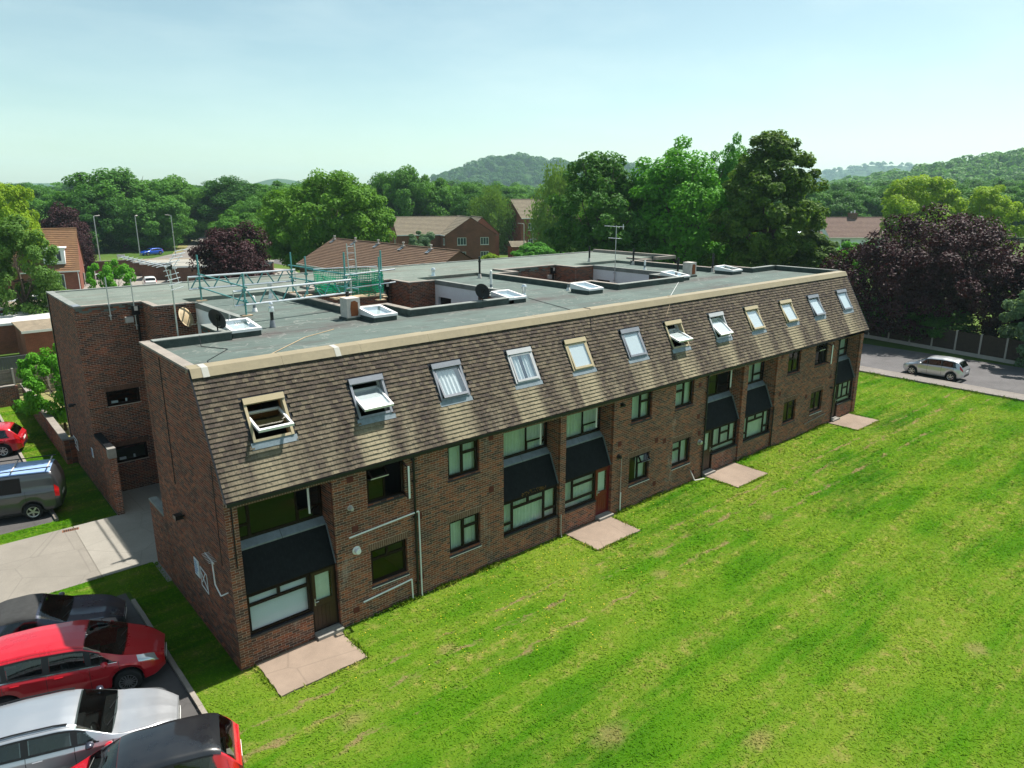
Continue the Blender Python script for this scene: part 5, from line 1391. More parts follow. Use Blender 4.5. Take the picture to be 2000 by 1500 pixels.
def house(loc, rz, w, d, eave, ridge, wallm, roofm, label, n=16, over=0.3, wins=(), cat='house', fascia=True, group=None):
    t = empty('house', loc, rz, label, cat, group)
    b = MB(); hw, hd = w / 2, d / 2
    b.box(-hw, hw, -hd, hd, 0, eave, skip='tb')
    for s in (-hw, hw): b.add([(s, -hd, eave), (s, hd, eave), (s, 0, ridge - 0.05)], [(0, 1, 2)])
    b.build('wall', M[wallm], t)
    r = MB(); sl = (ridge - eave) / hd
    roof_slope(r, -hw - over * 0.5, hw + over * 0.5, -hd - over, eave - over * sl, 0, ridge, n); roof_slope(r, -hw - over * 0.5, hw + over * 0.5, hd + over, eave - over * sl, 0, ridge, n)
    r.quad((-hw - 0.1, -hd - over, eave - over * sl), (hw + 0.1, -hd - over, eave - over * sl), (hw + 0.1, -hd + 0.05, eave - over * sl - 0.02), (-hw - 0.1, -hd + 0.05, eave - over * sl - 0.02))
    ro = r.build('roof', M[roofm], t)
    MB().tube((-hw - over * 0.5, 0, ridge + 0.01), (hw + over * 0.5, 0, ridge + 0.01), 0.11, n=8).build('ridge', M[roofm], ro)
    if fascia:
        f = MB(); f.box(-hw - 0.1, hw + 0.1, -hd - over - 0.03, -hd - over, eave - over * sl - 0.10, eave - over * sl + 0.06); f.build('fascia', M['white'], t)
        g2 = MB(); g2.box(-hw - 0.1, hw + 0.1, hd + over, hd + over + 0.03, eave - over * sl - 0.10, eave - over * sl + 0.06); g2.build('fascia', M['white'], t)
    for q in wins:
        hwin(t, q[0], q[1], q[2], q[3], q[4], d, q[5] if len(q) > 5 else 2, hd if q[0] in 'fk' else hw)
    return t

# long low house behind the block: ridge runs along Y
h = house((37.4, 53.5, 0), R(90), 26.5, 9.6, 4.35, 7.0, 'brownbrick', 'rt_brown', 'long brown tiled terrace roof with a row of small ridge vents', 20, 0.35,
          [('k', 10.5, 2.2, 1.6, 1.2, 3), ('k', 5.5, 2.2, 1.6, 1.2, 3), ('k', 0, 2.2, 1.6, 1.2, 3), ('k', -6, 2.2, 1.6, 1.2, 3)])
for i in range(5):
    x = 12.4 - i * 5.3
    o = MB().box(x - 0.20, x + 0.20, 0.05, 0.55, 6.95, 7.0).tube((x, 0.28, 6.8), (x, 0.28, 7.3), 0.09).tube((x, 0.28, 7.3), (x, 0.28, 7.42), 0.15).build('ridge_vent', M['pale_metal'], h)
    MB().add([(x - 0.22, 0.25, 6.98), (x + 0.22, 0.25, 6.98), (x + 0.3, 0.95, 6.60), (x - 0.3, 0.95, 6.60)], [(0, 1, 2, 3)]).build('vent_flashing', M['lead'], h)

# red brick houses
house((74.6, 100.6, 0), R(-22), 13.5, 9.0, 5.1, 8.1, 'redbrick', 'rt_grey', 'red brick house with a long grey ridge parallel to the treeline', 14, 0.25, [('l', -2.0, 3.1, 0.9, 1.3, 1), ('f', 3, 3.2, 1.4, 1.2)])
house((79.0, 94.6, 0), R(68), 9.5, 9.6, 5.1, 8.2, 'redbrick', 'rt_grey', 'red brick house showing a broad plain gable with paired windows', 14, 0.25,
      [('l', 1.8, 3.2, 1.7, 1.35, 3), ('l', -2.6, 3.2, 1.6, 1.35, 3), ('k', -3.3, 3.2, 0.9, 1.2, 1), ('k', 0.3, 3.2, 1.1, 1.3, 2), ('l', 1.9, 0.6, 1.7, 1.35, 3), ('l', -2.6, 0.6, 1.6, 1.35, 3)])
house((86.2, 100.0, 0), R(68), 8.0, 7.0, 4.8, 7.9, 'redbrick', 'rt_grey', 'red brick gable end standing behind the broad gabled house', 12, 0.25, [('l', 0.5, 3.0, 1.2, 1.2, 2)])
h = house((101.5, 101.0, 0), R(-8), 9.5, 8.2, 7.6, 11.2, 'redbrick', 'rt_grey', 'tall narrow red brick house beside the willow', 14, 0.25,
      [('l', -0.5, 4.9, 1.1, 1.4, 2), ('l', -0.5, 1.6, 1.1, 1.4, 2), ('f', -2.0, 4.9, 2.0, 1.5, 3), ('f', -2.0, 1.6, 2.0, 1.5, 3), ('f', 2.2, 4.9, 1.2, 1.5, 2)])
t = empty('brick_shed', (89.0, 90.5, 0), R(-22), 'small brick lean-to shed with pitched roof beside the houses', 'shed')
MB().box(-1.6, 1.6, -1.3, 1.3, 0, 2.4).build('wall', M['redbrick'], t)
b = MB(); roof_slope(b, -1.8, 1.8, -1.5, 2.35, 0.3, 3.4, 5); roof_slope(b, -1.8, 1.8, 1.6, 2.35, 0.3, 3.4, 5); b.build('roof', M['rt_grey'], t)

# orange tiled house on the left with a dormer; its long side faces the camera
t = house((9.9, 97.2, 0), R(-14), 9.0, 8.6, 2.9, 7.9, 'redbrick', 'rt_orange', 'red brick house with orange tiled roof and white dormer', 22, 0.25, [('f', 2.1, 0.35, 1.3, 1.9, 2)])
b = MB(); b.box(0.7, 3.1, -4.1, -1.5, 3.55, 5.55); b.box(0.5, 3.3, -4.3, -1.0, 5.55, 5.68)
dm = b.build('dormer', M['render'], t)
o = hwin(t, 'f', 1.9, 3.9, 1.7, 1.4, 8.6, 3, 4.1)
MB().tube((4.35, -4.5, 2.7), (4.35, -4.45, 0.0), 0.05).build('downpipe', M['white'], t)
h = house((6.5, 128.0, 0), R(-58), 11, 9, 5.2, 9.2, 'brownbrick', 'rt_brown', 'brown brick house half hidden by the small purple tree', 14, 0.3, [('r', -1.4, 3.3, 2.0, 1.5, 2), ('f', 3, 3.2, 1.6, 1.3), ('r', 2.0, 3.3, 1.2, 1.3)])
house((-3, 118.0, 0), R(-20), 10, 9, 4.6, 8.6, 'brownbrick', 'rt_brown', 'brown roofed house behind the birch', 14, 0.3, [('f', 2, 2.6, 1.6, 1.3)])

# garages
def garage(loc, rz, w, d, h, label, roofm, wallm='brownbrick', cut=None):
    t = empty('garage', loc, rz, label, 'garage')
    MB().box(-w / 2, w / 2, -d / 2, d / 2, 0, h).build('wall', M[wallm], t)
    MB().box(-w / 2 - 0.12, w / 2 + 0.12, -d / 2 - 0.12, d / 2 + 0.12, h, h + 0.14).build('roof', M[roofm], t)
    MB().box(-w / 2 - 0.13, w / 2 + 0.13, -d / 2 - 0.14, -d / 2 - 0.121, h - 0.08, h + 0.15).build('fascia', M['white'], t)
    n = max(1, int(d / 2.8))
    for i in range(n):
        y = -d / 2 + (i + 0.5) * d / n
        b = MB().box(-w / 2 - 0.05, -w / 2, y - 1.1, y + 1.1, 0, 2.05)
        for k in range(8): b.box(-w / 2 - 0.065, -w / 2 - 0.05, y - 1.05 + k * 0.26, y - 0.85 + k * 0.26, 0.05, 2.0)
        b.build('garage_door', M['timber'], t)
    return t
M['felt_pale'] = plain('bleached_felt', (0.30, 0.285, 0.25), 0.9, var=0.15, sc=0.8)
M['chip'] = plain('mossy_chippings', (0.21, 0.17, 0.12), 0.95, var=0.45, sc=2.5)
M['whitefelt'] = plain('white_coated_felt', (0.55, 0.54, 0.52), 0.7, var=0.06)
garage((30.0, 105.0, 0), R(-28), 13, 4.6, 2.1, 'brick garage row end with brown felt roof edge', 'chip')
garage((28.6, 98.8, 0), R(-28), 11, 5.5, 2.4, 'brick garage with pale felt roof beside the parked cars', 'felt_pale')
garage((31.5, 91.0, 0), R(-28), 14, 6, 2.4, 'garage row with pale roof and brown doors by the purple tree', 'felt_pale')
# flat roofed outbuildings behind the left wall
def outbuilding(x0, x1, y0, y1, h, roofm, label):
    t = empty('outbuilding', ((x0 + x1) / 2, y0, 0), 0, label, 'outbuilding'); w = (x1 - x0) / 2
    MB().box(-w, w, 0, y1 - y0, 0, h, skip='b').build('wall', M['redbrick'], t)
    MB().box(-w - 0.15, w + 0.15, -0.15, y1 - y0 + 0.15, h, h + 0.12).build('roof', M[roofm], t)
    MB().box(-w - 0.16, w + 0.16, -0.17, -0.151, h - 0.06, h + 0.13).build('fascia', M['white'], t)
    return t
outbuilding(-9, 8, 59.5, 63.5, 2.6, 'chip', 'brick outbuilding with weathered grey flat roof, farthest of three behind the fence')
outbuilding(-9, 7, 51.8, 57.8, 2.35, 'whitefelt', 'brick outbuilding with bright white flat roof')
outbuilding(1.2, 7, 45.9, 51.0, 2.5, 'chip', 'brick outbuilding with mossy brown flat roof beside the shrub')
# yard wall and timber fence beside the orange house
t = empty('yard_wall', (13.4, 112.5, 0), R(-2), 'long brown brick yard wall in front of the dry verge', 'wall')
MB().box(0, 11.5, 0, 0.22, 0, 2.0).build('wall_face', M['brownbrick'], t); MB().box(-0.03, 11.53, -0.04, 0.26, 2.0, 2.08).build('coping', M['coping'], t)
panel_fence(13.0, 95.5, R(35), 2, 'short dark timber fence beside the orange roofed house', 1.8)

# bungalow on the right
h = house((168.0, 61.0, 0), R(-37), 15.5, 10.5, 3.0, 7.0, 'render', 'rt_plum', 'white rendered bungalow with plum tiled roof and brick chimney', 16, 0.5, [('f', -3.8, 1.0, 2.2, 1.3, 3), ('f', 3, 1.0, 1.6, 1.3)])
b = MB().box(-0.9, 0.9, -0.5, 0.5, 5.6, 8.0).box(-1.0, 1.0, -0.6, 0.6, 7.8, 7.95)
b.build('chimney', M['brownbrick'], h); MB().tube((0.4, 0, 8.0), (0.4, 0, 8.6), 0.16).tube((-0.4, 0, 8.0), (-0.4, 0, 8.4), 0.16).build('chimney_pot', M['white'], h)
h = house((151.5, 63.0, 0), R(-37), 6.0, 5.0, 2.4, 4.2, 'brownbrick', 'rt_plum', 'low outhouse carrying a pale blue solar panel', 8, 0.3, [], cat='outhouse')
MB().add([(-2.6, -2.3, 2.75), (2.2, -2.3, 2.75), (2.2, -0.3, 4.2), (-2.6, -0.3, 4.2)], [(0, 1, 2, 3)]).build('solar_panel', M['solar'], h)
house((123.0, 2.5, 0), R(30), 12, 9, 5.0, 8.4, 'render', 'rt_grey', 'house with grey roof at the edge of the copper tree', 14, 0.4, [('l', 0, 3.2, 1.6, 1.3), ('f', -2, 3.2, 1.6, 1.3)])

# street lamps and the little sign
def street_lamp(loc, h, label, rz=0.0):
    t = empty('street_lamp', loc, rz, label, 'street lamp', 'street lamps along the estate road')
    MB().tube((0, 0, 0), (0, 0, 1.4), 0.11, n=10).tube((0, 0, 1.4), (0, 0, h), 0.10, 0.08, n=10).build('post', M['steel'], t)
    MB().tube((0, 0, h), (0.5, 0, h + 0.08), 0.035).build('arm', M['steel'], t)
    MB().obox((0.75, 0, h + 0.08), (1, 0, 0.1), (0, 1, 0), (-0.1, 0, 1), 0.8, 0.26, 0.12).build('lantern', M['pale_metal'], t)
    return t
street_lamp((24.5, 136.5, 0), 8.4, 'grey street lamp standing beside the small white sign', 0.4)
street_lamp((38.9, 139.5, 0), 8.2, 'grey street lamp at the bend of the estate road', 2.5)
street_lamp((33.8, 146.0, 0), 8.0, 'slim grey street lamp against the trees behind the blue car', 1.0)
street_lamp((84.9, 84.0, 0), 7.0, 'grey street lamp in front of the broad brick gable', 2.6)
street_lamp((99.0, 97.0, 0), 6.2, 'grey street lamp in front of the tall narrow house', 2.2)
t = empty('street_sign', (27.6, 134.0, 0), R(-41), 'small white street name board on two posts', 'sign')
MB().box(-0.75, 0.75, -0.02, 0.02, 0.9, 1.35).build('board', M['white'], t); MB().box(-0.7, -0.62, 0.03, 0.09, 0, 1.3).build('post', M['steel'], t); MB().box(0.62, 0.7, 0.03, 0.09, 0, 1.3).build('post', M['steel'], t)
# ------------------------------------------------------------------ vehicles
def smooth1(a, k):
    if k < 2: return a
    p = np.pad(a, (k, k), mode='edge'); w = np.hanning(2 * k + 1); w /= w.sum()
    return np.convolve(p, w, 'same')[k:-k]

class Car:
    """lofted body; x forward, y left, ground at z = 0"""
    def __init__(s, spec):
        s.sp = spec; L_, W_ = spec['L'], spec['W']; n = 110
        s.xs = np.linspace(-L_ / 2, L_ / 2, n)
        fr = (s.xs + L_ / 2) / L_
        def cv(key, k=3): 
            q = np.array(spec[key], float); return smooth1(np.interp(fr, q[:, 0], q[:, 1]), k)
        s.top, s.belt, s.wb, s.wt, low = cv('top', 4), cv('belt', 3), cv('wb', 3) * W_ / 2, cv('wt', 4) * W_ / 2, cv('low', 2)
        s.belt = np.minimum(s.belt, s.top - 0.015)
        zl = low.copy(); r = spec['r']
        s.low0 = low
        for xw in (spec['xf'], spec['xr']):
            q = np.clip((r + 0.055) ** 2 - (s.xs - xw) ** 2, 0, None)
            zl = np.where(q > 0, np.maximum(zl, r + np.sqrt(q)), zl)
        s.zl = np.minimum(zl, s.belt - 0.10)
        C = np.zeros((n, 9, 2)); g = np.clip((s.top - s.belt) / 0.35, 0, 1)
        wl = s.wb * 0.965
        C[:, 0] = np.stack([wl * 0.93, s.zl], 1)
        C[:, 1] = np.stack([wl, s.zl + 0.04], 1)
        C[:, 2] = np.stack([s.wb * 1.02, s.zl + (s.belt - s.zl) * 0.55], 1)
        C[:, 3] = np.stack([s.wb * 1.0, s.belt - 0.07 * np.clip((s.belt - s.zl) / 0.3, 0, 1)], 1)
        C[:, 4] = np.stack([s.wb * 0.965, s.belt], 1)
        C[:, 5] = np.stack([s.wt + 0.01, s.belt + (s.top - s.belt) * (1 - 0.18 * g) - 0.0], 1)
        C[:, 6] = np.stack([s.wt * 0.90, s.belt + (s.top - s.belt) * (1 - 0.06 * g)], 1)
        C[:, 7] = np.stack([s.wt * 0.5, s.top - 0.004], 1)
        C[:, 8] = np.stack([0 * s.top, s.top + 0.006], 1)
        s.C = C
    def S(s, x, v, side=1):
        x = np.asarray(x, float); v = np.asarray(v, float)
        i = np.clip(np.searchsorted(s.xs, x) - 1, 0, len(s.xs) - 2); t = np.clip((x - s.xs[i]) / (s.xs[i + 1] - s.xs[i]), 0, 1)
        k = np.clip(v.astype(int), 0, 7); u = v - k
        c = lambda ii, kk: s.C[ii, kk]
        a = c(i, k) * (1 - t)[..., None] + c(i + 1, k) * t[..., None]
        b = c(i, k + 1) * (1 - t)[..., None] + c(i + 1, k + 1) * t[..., None]
        q = a * (1 - u)[..., None] + b * u[..., None]
        return np.stack([x, q[..., 0] * side, q[..., 1]], -1)
    def body(s, mat, parent, holes=()):
        sub = 9 if holes else 3; vs = np.concatenate([np.arange(8)[:, None] + np.arange(sub)[None] / sub]).ravel(); vs = np.append(vs, 7.999)
        X, Vv = np.meshgrid(s.xs, vs, indexing='ij')
        Lh = s.S(X, Vv, 1); Rh = s.S(X, Vv, -1)[:, ::-1]
        G = np.concatenate([Lh, Rh[:, 1:]], 1); n, m = G.shape[:2]
        idx = np.arange(n * m).reshape(n, m)
        Q = np.stack([idx[:-1, :-1], idx[:-1, 1:], idx[1:, 1:], idx[1:, :-1]], -1).reshape(-1, 4)
        if holes:
            xc = 0.5 * (s.xs[:-1] + s.xs[1:]); vf = np.concatenate([vs, vs[::-1][1:]]); vc = 0.5 * (vf[:-1] + vf[1:])
            XX, VV = np.meshgrid(xc, vc, indexing='ij'); cut = np.zeros(XX.shape, bool)
            for (a0, b0, a1, b1, v0, v1) in holes:
                q = np.clip((VV - v0) / (v1 - v0), 0, 1)
                cut |= (VV > v0) & (VV < v1) & (XX > a0 + (a1 - a0) * q) & (XX < b0 + (b1 - b0) * q)
            Q = Q.reshape(n - 1, m - 1, 4)[~cut]
        me = bpy.data.meshes.new('body'); faces = [tuple(q) for q in Q] + [tuple(idx[0, ::-1]), tuple(idx[-1, :])]
        me.from_pydata([tuple(p) for p in G.reshape(-1, 3)], [], faces); me.materials.append(mat)
        me.polygons.foreach_set('use_smooth', [True] * len(Q) + [False, False]); me.update()
        o = bpy.data.objects.new('body', me); link(o, parent); return o
    def patch(s, name, mat, parent, a0, b0, a1, b1, v0, v1, sides=(1, -1), off=0.004, nx=14, nv=5, full=False, smooth=True):
        """patch of the skin between x=a0..b0 at v0 and x=a1..b1 at v1"""
        out = []
        tt = np.linspace(0, 1, nx + 1); vv = np.linspace(v0, v1, nv + 1)
        def grid(side):
            q = (vv - v0) / (v1 - v0 + 1e-9)
            xa = a0 + (a1 - a0) * q; xb = b0 + (b1 - b0) * q
            X = xa[None] + (xb - xa)[None] * tt[:, None]; V = np.repeat(vv[None], nx + 1, 0)
            e = 0.02
            P = s.S(X, V, side); dx = s.S(X + e, V, side) - s.S(X - e, V, side); dv = s.S(X, np.minimum(V + 0.08, 7.999), side) - s.S(X, np.maximum(V - 0.08, 0), side)
            N = -np.cross(dx, dv) * side; N /= np.maximum(np.linalg.norm(N, axis=-1, keepdims=True), 1e-9)
            return P + N * off
        gs = [np.concatenate([grid(1), grid(-1)[:, ::-1][:, 1:]], 1)] if full else [grid(sd) for sd in sides]
        for G in gs:
            n, m = G.shape[:2]; idx = np.arange(n * m).reshape(n, m)
            Q = np.stack([idx[:-1, :-1], idx[:-1, 1:], idx[1:, 1:], idx[1:, :-1]], -1).reshape(-1, 4)
            o = bpy.data.objects.new(name, np_mesh(name, G.reshape(-1, 3), Q, mat, smooth)); link(o, parent); out.append(o)
        return out

def wheel_mesh(r, w=0.20):
    ty = MB().lathe((0, -w / 2, 0), (0, 1, 0), [(0.0, r * 0.66), (0.0, r * 0.90), (0.03, r), (w - 0.03, r), (w, r * 0.90), (w, r * 0.66)], 28).mesh('tyre', M['tyre'], True)
    return ty
def rim_mesh(r, sp, w=0.20):
    b = MB(); y = w / 2 - 0.012; rr = r * 0.67
    b.lathe((0, y - 0.10, 0), (0, 1, 0), [(0.0, rr * 0.9), (0.09, rr * 0.9), (0.10, rr), (0.11, rr), (0.105, rr * 0.9)], 28)
    for i in range(sp):
        a = 2 * math.pi * i / sp; d = Vector((math.cos(a), 0, math.sin(a)))
        b.obox(Vector((0, y - 0.005, 0)) + d * rr * 0.52, d, (0, 1, 0), d.cross(Vector((0, 1, 0))), rr * 0.86, 0.025, rr * (1.25 / sp + 0.02))
    b.lathe((0, y - 0.01, 0), (0, 1, 0), [(0, rr * 0.22), (0.02, rr * 0.20), (0.022, 0.0)], 12)
    b.mi = 1
    b.lathe((0, y - 0.06, 0), (0, 1, 0), [(0, 0.0), (0.0, rr * 0.9)], 20)
    return b.mesh('rim', [M['rim'], M['black']])

def build_car(spec, loc, rz, paintm, label, name='parked_car', cat='car', group='parked cars', roof=None, detail=True):
    c = Car(spec); sp = spec; L_, W_ = sp['L'], sp['W']
    t = empty(name, loc, rz, label, cat, group)
    X = lambda f: -L_ / 2 + f * L_
    ws = sp['screen']; holes = []; G = M['carglass']
    if detail and sp.get('pillar', True):
        G = M['clearcar']; e = 0.03
        holes = [(X(ws[0]) + e, X(ws[1]) - 0.02, X(ws[0]) + e, X(ws[1]) + 0.02, 5.2, 8.1)] + [(X(a0) + e, X(b0) - e, X(a1) + e, X(b1) - e, 4.16, 4.88) for (a0, b0, a1, b1) in sp['glass']]
        if sp.get('rear'): holes.append((X(sp['rear'][0]) + 0.02, X(sp['rear'][1]) - 0.02, X(sp['rear'][0]) + 0.02, X(sp['rear'][1]) - 0.02, 5.5, 8.1))
        zb = float(np.interp(0, c.xs, c.belt)); xd = X(ws[1]) - 0.25
        MB().box(xd, xd + 0.45, -W_ * 0.40, W_ * 0.40, 0.55, zb - 0.01).build('dashboard', M['dash'], t)
        MB().lathe((xd - 0.12, -0.36, zb - 0.06), (0.9, 0, 0.45), [(-0.012, 0.17), (0.012, 0.19), (0.03, 0.17), (0.012, 0.155), (-0.012, 0.17)], 18).build('steering_wheel', M['black'], t)
        MB().box(X(.08), xd, -W_ * 0.42, W_ * 0.42, 0.48, 0.56).build('cabin_floor', M['dash'], t)
        for xs_ in ((xd - 0.95, xd - 1.85) if L_ > 3.5 else (xd - 0.9,)):
            for sy in (-0.36, 0.36):
                MB().box(xs_ - 0.05, xs_ + 0.50, sy - 0.25, sy + 0.25, 0.50, 0.72).obox((xs_ - 0.12, sy, 0.92), (1, 0, 0.2), (0, 1, 0), (-0.2, 0, 1), 0.14, 0.48, 0.62).obox((xs_ - 0.20, sy, 1.25 if zb > 0.93 else 1.16), (1, 0, 0.2), (0, 1, 0), (-0.2, 0, 1), 0.10, 0.26, 0.16).build('seat', M['seat'], t)
    body = c.body(M[paintm], t, holes)
    # hidden inside: dark floor pan and wheel housings
    hw = W_ / 2 * 0.80
    MB().box(X(0.10), X(0.88), -hw, hw, 0.20, 0.55).build('underbody', M['black'], t)
    c.patch('windscreen', G, t, X(ws[0]), X(ws[1]), X(ws[0]), X(ws[1]) + 0.05, 5.12, 7.99, full=True, nx=10, nv=8)
    if sp.get('rear'):
        rw_ = sp['rear']; c.patch('rear_window', G, t, X(rw_[0]), X(rw_[1]), X(rw_[0]), X(rw_[1]), 5.4, 7.99, full=True, nx=10, nv=8)
    if sp.get('pillar', True):
        g0, g1 = sp['glass'][0], sp['glass'][-1]; [c.patch('pillar_trim', M['black'], t, X(p[1]) - 0.02, X(q[0]) + 0.02, X(p[3]) - 0.02, X(q[2]) + 0.02, 4.06, 4.96, nx=3, nv=6, off=0.0055) for p, q in zip(sp['glass'][:-1], sp['glass'][1:])]
        c.patch('window_seal', M['black'], t, X(g0[0]) - 0.03, X(g1[1]) + 0.02, X(g0[0]) - 0.02, X(g1[1]) + 0.02, 4.05, 4.17, nx=24, nv=2, off=0.0055)
        c.patch('window_seal', M['black'], t, X(g0[2]) - 0.03, X(g1[3]) + 0.02, X(g0[2]) - 0.02, X(g1[3]) + 0.02, 4.87, 4.97, nx=24, nv=2, off=0.0055)
    for (a0, b0, a1, b1) in sp['glass']: c.patch('side_window', G, t, X(a0), X(b0), X(a1), X(b1), sp.get('v0', 4.10), 4.93, nx=12, nv=4)
    if detail:
        for (a0, b0, a1, b1) in sp.get('trim', []): c.patch('window_trim', M['chrome'], t, X(a0), X(b0), X(a1), X(b1), 4.00, 4.06, nx=14, nv=1, off=0.006)
        for f in sp.get('seams', []):
            c.patch('door_seam', M['car_seam'], t, X(f) - 0.006, X(f) + 0.006, X(f) - 0.006, X(f) + 0.006, 1.2, 4.05, nx=1, nv=10, off=0.002)
        c.patch('roof_seam', M['car_seam'], t, X(.11), X(ws[0]) - 0.02, X(.11), X(ws[0]) - 0.02, 5.50, 5.57, nx=16, nv=1, off=0.003)
        for sy in (0.05, -0.55):
            p0 = c.S(np.array([X(ws[1]) + 0.03]), np.array([7.0]), 1)[0]; q0 = c.S(np.array([X(ws[1]) - 0.10]), np.array([7.0]), 1)[0]
            MB().tube((p0[0], sy + 0.45, p0[2] + 0.015), (q0[0], sy, q0[2] + 0.012), 0.009, n=5).build('wiper', M['black'], t)
        for f in sp.get('handles', []):
            for sd in (1, -1):
                p = c.S(np.array([X(f)]), np.array([3.0]), sd)[0]
                MB().obox((p[0], p[1] + sd * 0.012, p[2] - 0.03), (1, 0, 0), (0, 1, 0), (0, 0, 1), 0.19, 0.035, 0.032).build('door_handle', M[sp.get('handle_mat', paintm)], t)
        b0 = sp['bonnet']; c.patch('bonnet_seam', M['car_seam'], t, X(b0[0]), X(b0[1]), X(b0[0]), X(b0[1]), 5.05, 5.14, nx=12, nv=1, off=0.003)
        for f in sp.get('mirror', []):
            for sd in (1, -1):
                p = c.S(np.array([X(f)]), np.array([4.1]), sd)[0]
                q = MB(); q.lathe((0, 0, 0), (1, 0, 0), [(-0.07, 0.0), (-0.068, 0.085), (0.0, 0.10), (0.06, 0.075), (0.09, 0.0)], 12); q.v = [(p[0] + x, p[1] + sd * 0.14 + y * 1.15, p[2] + 0.05 + z * 0.68) for x, y, z in q.v]; q.tube((p[0], p[1] - sd * 0.02, p[2]), (p[0], p[1] + sd * 0.10, p[2] + 0.04), 0.025)
                o = q.build('door_mirror', M[sp.get('mirror_mat', paintm)], t, smooth=True)
    hl = sp['head']; c.patch('headlight', M['headlamp'], t, X(hl[0]), X(hl[1]), X(hl[2]), X(hl[3]), hl[4], hl[5], nx=8, nv=5, off=0.006)
    tl = sp['tail']; c.patch('tail_light', M['taillamp'], t, X(tl[0]), X(tl[1]), X(tl[2]), X(tl[3]), tl[4], tl[5], nx=4, nv=5, off=0.006)
    # bumper faces
    zf = c.zl[-1]; w0 = c.wb[-1]; bz = c.belt[-1]
    MB().box(L_ / 2 - 0.02, L_ / 2 + 0.012, -w0 * 0.7, w0 * 0.7, zf + 0.03, zf + (bz - zf) * 0.55).build('grille', M['black'], t)
    MB().box(L_ / 2 + 0.013, L_ / 2 + 0.022, -0.26, 0.26, zf + 0.12, zf + 0.23).build('number_plate', M['white'], t)
    zr_, wr = c.zl[0], c.wb[0]
    MB().box(-L_ / 2 - 0.012, -L_ / 2 + 0.02, -wr * 0.75, wr * 0.75, zr_ + 0.01, zr_ + 0.16).build('bumper_insert', M['black'], t)
    MB().box(-L_ / 2 - 0.014, -L_ / 2 - 0.004, -0.26, 0.26, zr_ + 0.30, zr_ + 0.41).build('number_plate', M['white'], t)
    if roof: 
        rs = sp['roofpatch']; c.patch('roof_panel', M[roof], t, X(rs[0]), X(rs[1]), X(rs[2]), X(rs[3]), sp.get('roof_v', 4.96), 7.99, full=True, nx=24, nv=10, off=0.008)
    r = sp['r']; tm = wheel_mesh(r); rm = rim_mesh(r, sp.get('spokes', 10))
    for xw in (sp['xf'], sp['xr']):
        for sd in (1, -1):
            wo = bpy.data.objects.new('wheel', tm); link(wo, t); wo.location = (xw, sd * (W_ / 2 - 0.125), r); wo.rotation_euler = (0, random.uniform(0, 6), 0 if sd > 0 else math.pi)
            ro = bpy.data.objects.new('rim', rm); link(ro, wo)
    return t, c

WB_ = [(0, .74), (.05, .90), (.15, .965), (.4, .98), (.6, .98), (.80, .965), (.88, .92), (.94, .82), (.975, .68), (1, .46)]
WT_ = [(0, .76), (.08, .74), (.2, .75), (.5, .765), (.60, .77), (.70, .84), (.78, .86), (.88, .76), (1, .48)]
HATCH = dict(L=3.95, W=1.70, r=0.30, xf=1.24, xr=-1.24, low=[(0, .34), (.06, .24), (.5, .20), (.94, .22), (1, .30)],
  top=[(0, .80), (.03, .98), (.10, 1.36), (.16, 1.43), (.35, 1.47), (.54, 1.43), (.60, 1.38), (.77, .98), (.80, .94), (.93, .80), (.98, .68), (1, .60)],
  belt=[(0, .72), (.04, .92), (.3, .95), (.6, .91), (.78, .89), (.93, .75), (1, .52)], wb=WB_, wt=WT_, screen=(.60, .765), rear=(.035, .10),
  glass=[(.12, .335, .145, .335), (.355, .56, .355, .57), (.575, .70, .58, .625)], seams=[.345, .57, .74, .16], handles=[.20, .40], bonnet=(.78, .97), mirror=[.68],
  head=(.90, .975, .88, .955, 3.2, 4.6), tail=(.005, .05, .02, .075, 3.0, 4.75), spokes=7)
MPV = dict(L=4.40, W=1.83, r=0.325, xf=1.33, xr=-1.32, low=[(0, .36), (.06, .25), (.5, .22), (.94, .24), (1, .32)],
  top=[(0, .86), (.03, 1.08), (.09, 1.46), (.16, 1.57), (.35, 1.62), (.54, 1.58), (.60, 1.52), (.80, 1.07), (.83, 1.03), (.93, .89), (.98, .76), (1, .66)],
  belt=[(0, .78), (.04, 1.05), (.3, 1.03), (.6, .98), (.8, .95), (.93, .80), (1, .56)], wb=WB_, wt=WT_, screen=(.60, .795), rear=(.035, .10),
  glass=[(.10, .21, .13, .20), (.225, .40, .215, .40), (.425, .61, .425, .60), (.63, .755, .625, .675)], trim=[(.10, .76, .10, .76)], seams=[.41, .62, .77, .20], handles=[.26, .47], bonnet=(.81, .97), mirror=[.70],
  head=(.87, .972, .86, .95, 3.4, 4.9), tail=(.005, .05, .02, .075, 3.0, 4.9), spokes=15)
ESTATE = dict(L=4.75, W=1.85, r=0.335, xf=1.42, xr=-1.38, low=[(0, .36), (.06, .25), (.5, .20), (.94, .22), (1, .28)],
  top=[(0, .82), (.02, .95), (.08, 1.28), (.15, 1.39), (.35, 1.44), (.52, 1.42), (.58, 1.36), (.725, .98), (.75, .95), (.92, .84), (.98, .72), (1, .62)],
  belt=[(0, .74), (.03, .93), (.3, .95), (.6, .92), (.75, .89), (.92, .77), (1, .52)], wb=WB_, wt=WT_, screen=(.58, .725), rear=(.03, .085),
  glass=[(.08, .20, .12, .20), (.215, .375, .215, .375), (.395, .57, .395, .565), (.585, .67, .585, .62)], trim=[], seams=[.385, .575, .73, .20], handles=[.25, .43], bonnet=(.75, .97), mirror=[.64], mirror_mat='car_navy',
  head=(.90, .975, .885, .955, 3.3, 4.5), tail=(.003, .06, .01, .08, 3.2, 4.4), spokes=10)
